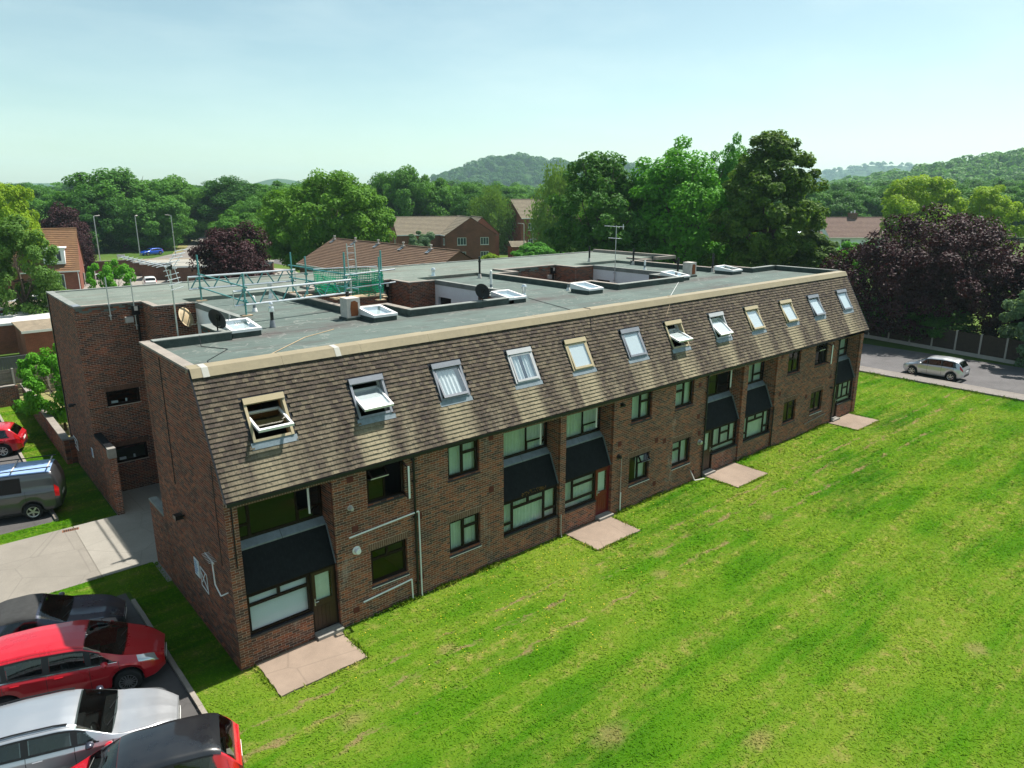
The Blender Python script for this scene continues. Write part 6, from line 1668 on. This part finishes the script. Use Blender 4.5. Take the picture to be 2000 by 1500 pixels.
ROAD = dict(L=4.25, W=1.79, r=0.32, xf=1.30, xr=-1.25, low=[(0, .34), (.06, .24), (.5, .19), (.94, .2), (1, .26)],
  top=[(0, .80), (.03, .90), (.10, .98), (.17, 1.08), (.30, 1.28), (.44, 1.33), (.52, 1.28), (.68, .93), (.71, .91), (.90, .79), (.98, .64), (1, .56)],
  belt=[(0, .72), (.03, .86), (.3, .90), (.6, .86), (.72, .84), (.92, .70), (1, .48)], wb=WB_, wt=WT_, screen=(.53, .68), rear=None,
  glass=[(.30, .53, .36, .52)], seams=[.33, .62], handles=[.38], bonnet=(.71, .97), mirror=[.60], roofpatch=(.17, .515, .17, .515), roof_v=4.9,
  head=(.90, .972, .88, .955, 3.4, 4.8), tail=(.003, .05, .01, .06, 3.2, 4.4), spokes=5)
SMALL = dict(HATCH, L=3.85, W=1.72, roofpatch=(.10, .60, .10, .60), rear=(.03, .115), roof_v=4.97)
SALOON = dict(ESTATE, L=4.5)
VAN = dict(pillar=False, L=4.95, W=1.92, r=0.33, xf=1.55, xr=-1.50, low=[(0, .38), (.04, .30), (.5, .26), (.95, .28), (1, .34)],
  top=[(0, 1.15), (.015, 1.80), (.04, 1.92), (.3, 1.96), (.66, 1.94), (.72, 1.86), (.86, 1.22), (.89, 1.16), (.96, .98), (1, .72)],
  belt=[(0, 1.08), (.02, 1.18), (.5, 1.18), (.8, 1.08), (.9, 1.0), (1, .62)], wb=[(0, .86), (.03, .95), (.1, .98), (.7, .98), (.85, .95), (.95, .85), (1, .62)], wt=[(0, .80), (.05, .84), (.6, .84), (.72, .80), (.86, .76), (1, .50)], screen=(.72, .855), rear=None,
  glass=[(.25, .41, .25, .41), (.425, .585, .425, .585), (.62, .80, .62, .735)], v0=4.0, seams=[.23, .60, .80, .03], handles=[.56, .64], handle_mat='black', bonnet=(.88, .97), mirror=[.78], mirror_mat='black',
  head=(.90, .98, .89, .96, 3.2, 4.8), tail=(.0, .03, .0, .03, 2.2, 4.3), spokes=5)

HEAD = R(-16)
build_car(MPV, (-3.55, 2.25, 0), R(-17), 'car_red', 'bright red people carrier parked beside the silver estate, partly in the gable shade')
t, c_ = build_car(ESTATE, (-4.20, -0.55, 0), R(-17), 'car_silver', 'silver estate car with black roof rails and a dark door mirror')
for sd in (1, -1): MB().path([tuple(c_.S(np.array([x]), np.array([6.0]), sd)[0] + np.array([0, 0, 0.035])) for x in np.linspace(-1.75, 0.25, 9)], 0.018, 6).build('roof_rail', M['black'], t)
MB().obox((0.98, 0.1, 0.99), (1, 0, 0.1), (0, 1, 0), (0, 0, 1), 0.02, 0.02, 0.02).build('wiper_hub', M['black'], t)
build_car(ROAD, (-3.85, 4.95, 0), R(-17), 'car_navy', 'dark grey convertible with a black fabric hood', roof='softtop')
build_car(SMALL, (-3.15, -3.05, 0), R(163), 'car_red', 'small red hatchback with a glossy black roof, backed in', roof='car_black')
build_car(dict(HATCH, L=4.25, W=1.78, r=.32, xf=1.33, xr=-1.3), (-3.80, 24.95, 0), R(164), 'car_red', 'red hatchback backed up to the grass beside the boundary wall')
t, c_ = build_car(VAN, (-3.95, 15.95, 0), R(164), 'car_van', 'grey panel van with a roof rack standing next to the path', 'parked_van', 'van')
M['roof_sky_sheen'] = plain('sky_blue_roof_sheen', (0.26, 0.38, 0.62), 0.35, var=0.1, obj=True)  # blue of the reflected sky, painted over the van roof
c_.patch('roof_panel', M['roof_sky_sheen'], t, -2.25, 0.8, -2.25, 0.8, 5.6, 7.99, full=True, nx=16, nv=6, off=0.012)
for sd in (1, -1):
    MB().path([(x, sd * 0.74, 2.05) for x in (-2.3, 0.6)], 0.022, 8).build('rack_rail', M['black'], t)
for i in range(3): MB().box(-2.2 + i * 1.2, -2.16 + i * 1.2, -0.76, 0.76, 1.99, 2.03).build('rack_bar', M['pale_metal'], t)
build_car(dict(HATCH, spokes=6), (49.35, 0.20, 0), R(91.5), 'car_silver', 'silver five door hatchback parked alone on the road by the lawn')
build_car(SALOON, (36.2, 146.5, 0), R(200), 'car_blue', 'bright blue car on the far estate road', detail=False)
build_car(ROAD, (18.9, 104.5, 0), R(150), 'car_white', 'white open-top car beside the brown yard wall', detail=False, roof='softtop')
build_car(HATCH, (21.3, 90.6, 0), R(80), 'car_white', 'white hatchback half hidden by the roof edge', detail=False)
build_car(SALOON, (27.3, 97.2, 0), R(60), 'car_navy', 'dark car in the shade of the garage', detail=False)
build_car(HATCH, (5.2, 79.0, 0), R(170), 'car_white', 'pale car behind the birch and the outbuildings', detail=False)
# ------------------------------------------------------------------ trees
def leaf_mat(name, c1, c2, trans=0.35, gloss=0.0):
    t = NT(name)
    g = t.node('ShaderNodeNewGeometry'); ri = g.outputs['Random Per Island']
    ob = t.node('ShaderNodeObjectInfo').outputs['Random']
    n = t.noise(t.pos(), 0.55, 3)
    f = t.math('ADD', t.math('MULTIPLY', ri, 0.55), t.math('MULTIPLY', n, 0.45))
    col = t.mix(f, c1, c2)
    col = t.mix(1.0, col, t.ramp(ob, [(0.0, (0.78, 0.85, 0.85)), (1.0, (1.18, 1.12, 1.0))]), 'MULTIPLY')
    t.b.inputs['Roughness'].default_value = 0.55; t.b.inputs['Specular IOR Level'].default_value = 0.12 + gloss
    t.con(col, t.b.inputs['Base Color'])
    tr = t.node('ShaderNodeBsdfTranslucent'); t.con(t.mix(1.0, col, (1.25, 1.2, 0.6), 'MULTIPLY'), tr.inputs[0])
    mx = t.node('ShaderNodeMixShader'); mx.inputs[0].default_value = trans
    t.con(t.b.outputs[0], mx.inputs[1]); t.con(tr.outputs[0], mx.inputs[2]); t.con(mx.outputs[0], t.out.inputs['Surface'])
    return t.mat
LM = {
 'dark': leaf_mat('dark_green_leaf', (0.027, 0.105, 0.018), (0.085, 0.220, 0.033)),
 'mid': leaf_mat('mid_green_leaf', (0.048, 0.150, 0.024), (0.126, 0.299, 0.045)),
 'bright': leaf_mat('bright_green_leaf', (0.059, 0.227, 0.019), (0.149, 0.409, 0.038)),
 'olive': leaf_mat('olive_green_leaf', (0.030, 0.090, 0.012), (0.150, 0.255, 0.036)),
 'lime': leaf_mat('lime_leaf', (0.069, 0.194, 0.016), (0.184, 0.356, 0.035)),
 'yellow': leaf_mat('yellow_green_leaf', (0.135, 0.270, 0.014), (0.284, 0.419, 0.030)),
 'copper': leaf_mat('copper_leaf', (0.018, 0.005, 0.007), (0.066, 0.018, 0.026), 0.15, 0.05),
 'grey': leaf_mat('grey_green_leaf', (0.081, 0.162, 0.095), (0.176, 0.284, 0.162)),
 'willow': leaf_mat('willow_leaf', (0.089, 0.186, 0.032), (0.178, 0.310, 0.068)),
}
M['bark'] = plain('tree_bark', (0.085, 0.065, 0.048), 0.95, var=0.35, sc=6, obj=True)

def crown_mesh(name, seed, rx, ry, rz, nclump, leaves, leaf, mat, shape=1.0, droop=0.0, inner=0.35, clump=(0.20, 0.36), flat=0.75):
    g = np.random.default_rng(seed)
    # clumps over the crown volume, weighted to the outside; lumpy outline
    d = g.normal(size=(nclump, 3)); d /= np.linalg.norm(d, axis=1, keepdims=True)
    k = g.normal(size=(5, 3)) * 1.6; ph = g.uniform(0, 6, 5)
    lump = 1 + 0.13 * np.sin(d @ k.T + ph).sum(1) / 1.6
    rad = (inner + (1 - inner) * g.random(nclump) ** 0.45) * lump
    zz = d[:, 2]
    wz = np.where(zz > 0, 1.0, 1.0) * (1 - (1 - shape) * np.clip(zz, 0, 1))     # shape<1 narrows the top
    c = np.stack([d[:, 0] * rx * wz, d[:, 1] * ry * wz, d[:, 2] * rz], 1) * rad[:, None]
    cr = g.uniform(*clump, nclump) * (rx * ry * rz) ** (1 / 3) * (1.15 - 0.35 * rad)
    per = leaves // nclump
    cc = np.repeat(c, per, 0); rr = np.repeat(cr, per); n = len(cc)
    e = g.normal(size=(n, 3)); e /= np.linalg.norm(e, axis=1, keepdims=True)
    P = cc + e * (rr * (0.55 + 0.5 * g.random(n) ** 0.6))[:, None] * np.array([1, 1, flat])
    if droop:
        dr = g.random(n) ** 1.6 * droop * rz; P[:, 2] -= dr; P[:, :2] += g.normal(0, 0.10, (n, 2))
    out = P / np.array([rx, ry, rz]); out /= np.maximum(np.linalg.norm(out, axis=1, keepdims=True), 1e-6)
    nn = 0.55 * e + 0.35 * out + np.array([0, 0, 0.45]) + g.normal(0, 0.45, (n, 3)); nn /= np.linalg.norm(nn, axis=1, keepdims=True)
    a = np.cross(nn, g.normal(size=(n, 3))); a /= np.maximum(np.linalg.norm(a, axis=1, keepdims=True), 1e-6); b = np.cross(nn, a)
    s = (leaf * g.uniform(0.6, 1.35, n))[:, None]
    if droop: a = np.array([0, 0, -1.0]) + 0.25 * g.normal(size=(n, 3)); b = np.cross(nn, a); b /= np.maximum(np.linalg.norm(b, axis=1, keepdims=True), 1e-6); 
    V = np.stack([P - a * s * 0.9, P + b * s * 0.48 + nn * s * 0.12, P + a * s * 0.9, P - b * s * 0.48 + nn * s * 0.12], 1).reshape(-1, 3)
    return np_mesh(name, V, np.arange(4 * n).reshape(-1, 4), mat)

def trunk_mesh(name, seed, h, r, spread, top):
    rd = random.Random(seed); b = MB()
    pts = [Vector((0, 0, -0.3))]
    for i in range(1, 6): pts.append(Vector((rd.uniform(-.12, .12) * r * 4, rd.uniform(-.12, .12) * r * 4, h * i / 5)))
    for i in range(5): b.tube(pts[i], pts[i + 1], r * (1 - i * 0.12) * (1.25 if i == 0 else 1), r * (1 - (i + 1) * 0.12), 9, False)
    for i in range(11):
        a = i * 2.399 + rd.uniform(-.3, .3); p0 = pts[2] + (pts[5] - pts[2]) * rd.random()
        q = Vector((math.cos(a) * spread * rd.uniform(.5, .95), math.sin(a) * spread * rd.uniform(.5, .95), h * 0.55 + (top - h * 0.55) * rd.uniform(.25, .95)))
        m = p0.lerp(q, 0.5) + Vector((0, 0, -0.08 * h)); b.tube(p0, m, r * 0.42, r * 0.26, 6, False); b.tube(m, q, r * 0.26, r * 0.06, 5, False)
        for k in range(3):
            s = m.lerp(q, rd.uniform(0.1, .8)); e = s + Vector((rd.uniform(-1, 1), rd.uniform(-1, 1), rd.uniform(0.1, 1))) * spread * 0.28; b.tube(s, e, r * 0.12, r * 0.03, 4, False)
    return b.mesh(name, M['bark'], True)

PROTO = {}
def proto(key, seed, rx, H, base, nclump, leaves, leaf, mat, **kw):
    """base = height of the crown's underside"""
    rz = (H - base) / 2
    PROTO[key] = (crown_mesh('crown', seed, rx, rx, rz, nclump, leaves, leaf, LM[mat], **kw), trunk_mesh('trunk', seed + 50, base + rz * 0.9, max(0.12, H * 0.022), rx * 0.8, H * 0.92), rx, H, base + rz)

def tree(key, x, y, R_, H, label, group=None, name='tree', cat='tree', rz=None):
    crown, trunk, r0, h0, zc = PROTO[key]
    t = empty(name, (x, y, 0), random.uniform(0, 6.28) if rz is None else rz, label, cat, group)
    kx, kz = R_ / r0, H / h0
    c = bpy.data.objects.new('crown', crown); link(c, t); c.location = (0, 0, zc * kz); c.scale = (kx, kx, kz)
    k = bpy.data.objects.new('trunk', trunk); link(k, t); k.scale = (kx, kx, kz)
    return t

proto('oak', 1, 5.8, 17.8, 1.0, 200, 36000, 0.24, 'dark', clump=(0.13, 0.24), shape=0.72)
proto('ash', 2, 6.2, 18.6, 1.0, 200, 36000, 0.23, 'bright', clump=(0.13, 0.24), shape=0.78)
proto('poplar', 3, 5.2, 19.2, 0.5, 320, 52000, 0.22, 'olive', clump=(0.10, 0.18), shape=0.66, inner=0.30)
proto('willow', 4, 4.6, 16.5, 3.5, 60, 15000, 0.22, 'willow', droop=0.75, shape=0.8)
proto('copper', 5, 7.8, 10.9, 0.2, 240, 66000, 0.165, 'copper', clump=(0.15, 0.26), inner=0.25)
proto('purple', 6, 4.4, 8.7, 0.1, 130, 32000, 0.16, 'copper', clump=(0.20, 0.33), inner=0.2)
proto('lime', 7, 9.0, 15.0, 0.2, 320, 64000, 0.26, 'lime', clump=(0.14, 0.22), inner=0.62)
proto('birch', 8, 3.6, 11.0, 0.6, 120, 22000, 0.15, 'willow', clump=(0.13, 0.24), shape=0.8)
proto('round', 9, 5.5, 11.0, 0.3, 110, 24000, 0.24, 'mid', clump=(0.17, 0.28))
proto('round2', 10, 6.5, 15.0, 0.3, 130, 30000, 0.26, 'mid', clump=(0.17, 0.30), shape=0.85)
proto('round3', 11, 6.0, 15.0, 0.3, 120, 28000, 0.26, 'dark', clump=(0.18, 0.32), shape=0.8)
proto('yellow', 12, 6.5, 14.0, 2.0, 100, 24000, 0.26, 'yellow', clump=(0.18, 0.30))
proto('brightbush', 13, 3.0, 6.0, 0.1, 60, 14000, 0.15, 'bright', clump=(0.16, 0.28))
proto('greybush', 14, 2.4, 6.5, 0.1, 50, 12000, 0.14, 'grey', clump=(0.18, 0.30))
proto('shrub', 15, 1.7, 4.9, 0.05, 70, 13000, 0.11, 'yellow', clump=(0.16, 0.28))
proto('midbright', 16, 7.0, 14.0, 0.3, 130, 30000, 0.26, 'mid', clump=(0.17, 0.28))

tree('oak', 58.4, 39.8, 5.9, 17.9, 'tall dark green oak behind the far end of the flat roof')
tree('round3', 70.6, 43.8, 3.4, 16.0, 'slim grey green tree squeezed between the dark oak and the bright tree')
tree('ash', 62.7, 32.2, 6.6, 18.7, 'broad bright green tree with feathery foliage behind the roof')
tree('ash', 80.0, 37.1, 4.0, 20.2, 'bright green tree top rising behind the tall olive tree')
tree('poplar', 63.4, 22.4, 5.6, 20.0, 'tallest olive green tree, tapering upward, behind the end of the block')
tree('poplar', 66.0, 18.5, 3.6, 9.5, 'lower olive green tree at the foot of the tallest one')
tree('willow', 82.0, 72.3, 4.8, 16.8, 'pale weeping willow next to the tall narrow house')
tree('willow', 93.5, 103.5, 4.4, 13.8, 'slender weeping tree between the red brick houses')
tree('copper', 63.8, 6.3, 7.1, 10.9, 'huge dark copper beech overhanging the panel fence')
tree('copper', 64.6, -6.0, 7.6, 9.4, 'smaller copper tree overlapping the huge copper beech')
tree('copper', 64.5, -19.0, 8.0, 10.0, 'copper tree farther along the panel fence, beyond the smaller one')
tree('greybush', 57.9, -3.4, 2.3, 6.6, 'grey green shrub in front of the copper beech', name='shrub', cat='shrub')
tree('yellow', 133.8, 34.3, 7.4, 14.9, 'yellow green tree beyond the copper beech')
tree('yellow', 141.0, 26.0, 5.5, 13.2, 'second yellow green tree beyond the copper beech, lower and narrower')
tree('brightbush', 76.2, 20.6, 3.6, 7.4, 'bright green bush below the white bungalow', name='shrub', cat='shrub')
tree('brightbush', 86.5, 22.3, 3.1, 7.0, 'bright green bush between the bungalow and the copper beech', name='shrub', cat='shrub')
tree('greybush', 80.0, 14.0, 2.6, 6.4, 'blue green conifer shaped bush beside the copper beech', name='shrub', cat='shrub')
tree('purple', 23.4, 63.4, 4.5, 8.8, 'round purple leaved tree behind the scaffolding')
tree('lime', 42.8, 79.7, 8.8, 15.0, 'big dome shaped lime tree behind the long brown roof')
tree('round', 43.0, 112.5, 5.6, 10.4, 'rounded green tree beyond the purple tree')
tree('round2', 36.4, 168.3, 11.2, 19.0, 'largest leafy tree of the left hand group above the street lamps')
tree('round2', 50.5, 178.3, 8.4, 17.8, 'leafy tree behind the taller street lamp')
tree('midbright', 40.4, 162.3, 8.8, 12.6, 'spreading green tree right behind the small street sign')
tree('round3', 28.7, 161.5, 6.2, 13.3, 'dark tree beside the brown brick house')
tree('birch', 2.9, 57.5, 3.1, 11.1, 'loose light green birch in front of the orange roofed house')
tree('birch', 5.6, 56.4, 2.0, 4.6, 'low light green bush at the foot of the birch')
tree('yellow', 7.3, 97.0, 3.9, 13.2, 'yellow green tree behind the birch')
tree('round', 22.2, 183.1, 6.6, 13.0, 'soft green rounded tree far behind the purple tree')
tree('purple', 16.7, 121.5, 4.2, 10.3, 'small purple tree against the brown brick house')
tree('purple', 16.6, 110.3, 2.4, 7.0, 'low purple tree beside the orange roof')
tree('brightbush', 12.0, 67.9, 2.1, 5.9, 'thin leaved young tree in the yard by the white cars')
tree('brightbush', 0.35, 26.6, 1.75, 4.9, 'bushy light green shrub at the rear corner of the block', name='shrub', cat='shrub')
tree('brightbush', 70.4, 65.2, 4.0, 5.4, 'pale green bush below the tall narrow house', name='shrub', cat='shrub')
tree('shrub', 62.6, 66.6, 1.7, 4.5, 'small yellow green bush beside the brick shed', name='shrub', cat='shrub')
tree('greybush', 61.0, 82.0, 2.6, 6.6, 'grey green tree between the lime and the brick houses', name='shrub', cat='shrub')
for q, lb in (((61.8, 13.5, 3.0, 4.6), 'added hedge shrub for the dark shade behind the panel fence, next to the block end'), ((60.8, 4.5, 2.6, 3.4), 'added hedge shrub for the dark shade behind the panel fence under the copper beech'), ((60.2, -3.5, 2.4, 3.2), 'added hedge shrub for the dark shade behind the panel fence under the smaller copper tree'), ((61.0, 9.0, 2.4, 3.8), 'added hedge shrub for the dark shade behind the panel fence at the copper beech edge')):
    tree('round3', *q, lb, name='shrub', cat='shrub')  # hedge added to give the dark shade seen behind the fence
tree('round3', 93.0, 83.0, 3.0, 5.5, 'dark bush between the brick houses', name='shrub', cat='shrub')
for q in ((62.9, 174.5, 7.8, 16.9), (72.8, 172.6, 8.6, 16.8), (77.2, 162.2, 6.4, 15.8), (89.6, 131.7, 7.2, 19.8), (97.9, 131.2, 6.8, 18.0), (106.1, 130.8, 6.4, 16.0), (88.0, 139.7, 6.4, 17.4), (112.5, 131.8, 6.8, 14.6), (66.0, 140.0, 6.0, 12.5), (98.0, 118.0, 5.0, 12.5), (52, 128, 5.5, 11.0), (57, 138, 6.0, 13.5), (110, 115, 5.5, 12.0)):
    tree(random.choice(['round2', 'round3', 'round2', 'round']), *q, 'green tree in the belt behind the houses', 'trees in the belt behind the houses')

# the wood beyond: single trees as far as crowns can be told apart
_ya = R(49.291); FH = np.array([math.cos(_ya), math.sin(_ya)]); RT = np.array([math.sin(_ya), -math.cos(_ya)])
def fieldpos(px, D): 
    q = CAM[:2] + D * (FH + RT * (px - 1000) * 0.966 / 1392.9); return q
keys = ['round2', 'round3', 'round2', 'round', 'midbright', 'round3']
rd = random.Random(21)
k = 0
for D, step, h0 in ((205, 62, 13.5), (250, 56, 14.5), (310, 50, 15.5), (390, 44, 17)):
    px = -60 + rd.uniform(0, 30)
    while px < 2080:
        D2 = D * rd.uniform(0.93, 1.07); x, y = fieldpos(px, D2)
        px += step * rd.uniform(0.75, 1.25)
        if 330 < px < 420 and D < 260: continue
        hh = h0 * rd.uniform(0.85, 1.15)
        if px > 1600: hh *= 1.0 + 0.10 * (px - 1600) / 400
        tree(rd.choice(keys), x, y, hh * rd.uniform(0.42, 0.6), hh, 'green tree in the wide wood towards the hills', 'trees of the wood towards the hills', rz=rd.uniform(0, 6))
        k += 1
# ------------------------------------------------------------------ far woods and hills
def hill_height(x, y, hills):
    z = np.zeros_like(x)
    for (cx, cy, h, a, b, rot) in hills:
        dx, dy = x - cx, y - cy; u = dx * math.cos(rot) + dy * math.sin(rot); v = -dx * math.sin(rot) + dy * math.cos(rot)
        z = np.maximum(z, h * np.exp(-((u / a) ** 2 + (v / b) ** 2)))
    return z
P1 = fieldpos(1005, 1750); P1b = fieldpos(1150, 1800); P2 = fieldpos(1720, 3300); P3 = fieldpos(2060, 760); P4 = fieldpos(550, 2600); P5 = fieldpos(100, 3000); P6 = fieldpos(1330, 2600)
arot = _ya - math.pi / 2
HILLS = [(P1[0], P1[1], 81, 195, 260, arot), (P1b[0], P1b[1], 73, 260, 260, arot), (P2[0], P2[1], 132, 420, 400, arot), (P3[0], P3[1], 39, 170, 190, arot), (P4[0], P4[1], 62, 140, 260, arot), (P5[0], P5[1], 52, 900, 300, arot), (P6[0], P6[1], 70, 700, 400, arot)]
def hmesh(name, D0, D1, nD, p0, p1, nP, off):
    D = D0 * (D1 / D0) ** np.linspace(0, 1, nD); px = np.linspace(p0, p1, nP)
    DD, PX_ = np.meshgrid(D, px, indexing='ij')
    xy = CAM[:2] + DD[..., None] * (FH + RT * ((PX_ - 1000) * 0.966 / 1392.9)[..., None])
    z = hill_height(xy[..., 0], xy[..., 1], HILLS) + off
    G = np.concatenate([xy, z[..., None]], -1); idx = np.arange(nD * nP).reshape(nD, nP)
    Q = np.stack([idx[:-1, :-1], idx[:-1, 1:], idx[1:, 1:], idx[1:, :-1]], -1).reshape(-1, 4)
    return np_mesh(name, G.reshape(-1, 3), Q, M['hillgrass'], True)
M['hillgrass'] = plain('wooded_hill_ground', (0.035, 0.075, 0.020), 1.0, var=0.4, sc=0.01, spec=0.05)
link(bpy.data.objects.new('hills', hmesh('hills', 430, 3900, 70, -200, 2200, 130, -0.02)), None, kind='structure')

# tree canopy of the far woods: small rough crowns, uncountable at that distance
def blob(seed):
    g = np.random.default_rng(seed); n = 420
    d = g.normal(size=(n, 3)); d /= np.linalg.norm(d, axis=1, keepdims=True); d[:, 2] = np.abs(d[:, 2]) * 1.0 - 0.15
    k = g.normal(size=(4, 3)) * 3; r = 1 + 0.22 * np.sin(d @ k.T + g.uniform(0, 6, 4)).sum(1) / 2
    P = d * r[:, None] * np.array([1, 1, 0.9])
    nn = d + np.array([0, 0, .4]) + g.normal(0, .4, (n, 3)); nn /= np.linalg.norm(nn, axis=1, keepdims=True)
    a = np.cross(nn, g.normal(size=(n, 3))); a /= np.linalg.norm(a, axis=1, keepdims=True); b = np.cross(nn, a); s = g.uniform(0.09, 0.19, n)[:, None]
    return np.stack([P - a * s, P + b * s * .7, P + a * s, P - b * s * .7], 1).reshape(-1, 3)
BL = [blob(i) for i in range(5)]
def woods(name, n, D0, D1, p0, p1, size, mat, label, seed, minz=0.0):
    g = np.random.default_rng(seed)
    D = D0 * (D1 / D0) ** g.random(n); px = g.uniform(p0, p1, n)
    xy = CAM[:2] + D[:, None] * (FH + RT * ((px - 1000) * 0.966 / 1392.9)[:, None])
    z = hill_height(xy[:, 0], xy[:, 1], HILLS); keep = z >= minz
    xy, z, D = xy[keep], z[keep], D[keep]; V = []
    sz = size * g.uniform(0.65, 1.25, len(z)) * (D / D0) ** 0.35
    for i in range(len(z)):
        a = g.uniform(0, 6.28); c, s = math.cos(a), math.sin(a); b = BL[g.integers(5)]
        w = np.stack([b[:, 0] * c - b[:, 1] * s, b[:, 0] * s + b[:, 1] * c, b[:, 2] * 1.15], 1) * sz[i]
        V.append(w + np.array([xy[i, 0], xy[i, 1], z[i] + sz[i] * 0.75]))
    V = np.concatenate(V).astype(np.float32)
    link(bpy.data.objects.new(name, np_mesh(name, V, np.arange(len(V)).reshape(-1, 4), LM[mat])), None, label, 'woodland', kind='stuff')
woods('woodland', 620, 440, 900, -120, 2120, 8.0, 'mid', 'wide green wood covering the plain towards the hills', 31)
woods('woodland', 380, 900, 2300, -120, 2120, 11.0, 'dark', 'far dark wood and hedges on the plain', 32)
woods('hill_woodland', 700, 1450, 2050, 850, 1290, 10.0, 'dark', 'wood covering the rounded hill behind the houses', 33, 10.0)
woods('hill_woodland', 420, 560, 980, 1560, 2160, 8.5, 'mid', 'wood climbing the slope at the right', 34, 4.0)
woods('hill_woodland', 600, 2700, 3700, 1450, 1900, 9.0, 'dark', 'wood on the farthest blue hill', 35, 25.0)

# ------------------------------------------------------------------ air
t = NT('pale_haze'); t.n.remove(t.b)
v = t.node('ShaderNodeVolumePrincipled'); v.inputs['Color'].default_value = (0.62, 0.86, 1.0, 1); v.inputs['Density'].default_value = 0.00014; v.inputs['Anisotropy'].default_value = 0.2
t.con(v.outputs[0], t.out.inputs['Volume'])
hz = MB().box(-5200, 5200, -5200, 5200, -1.5, 190).build('haze', t.mat, None, label='thin blue summer haze over the countryside', cat='haze', kind='stuff')
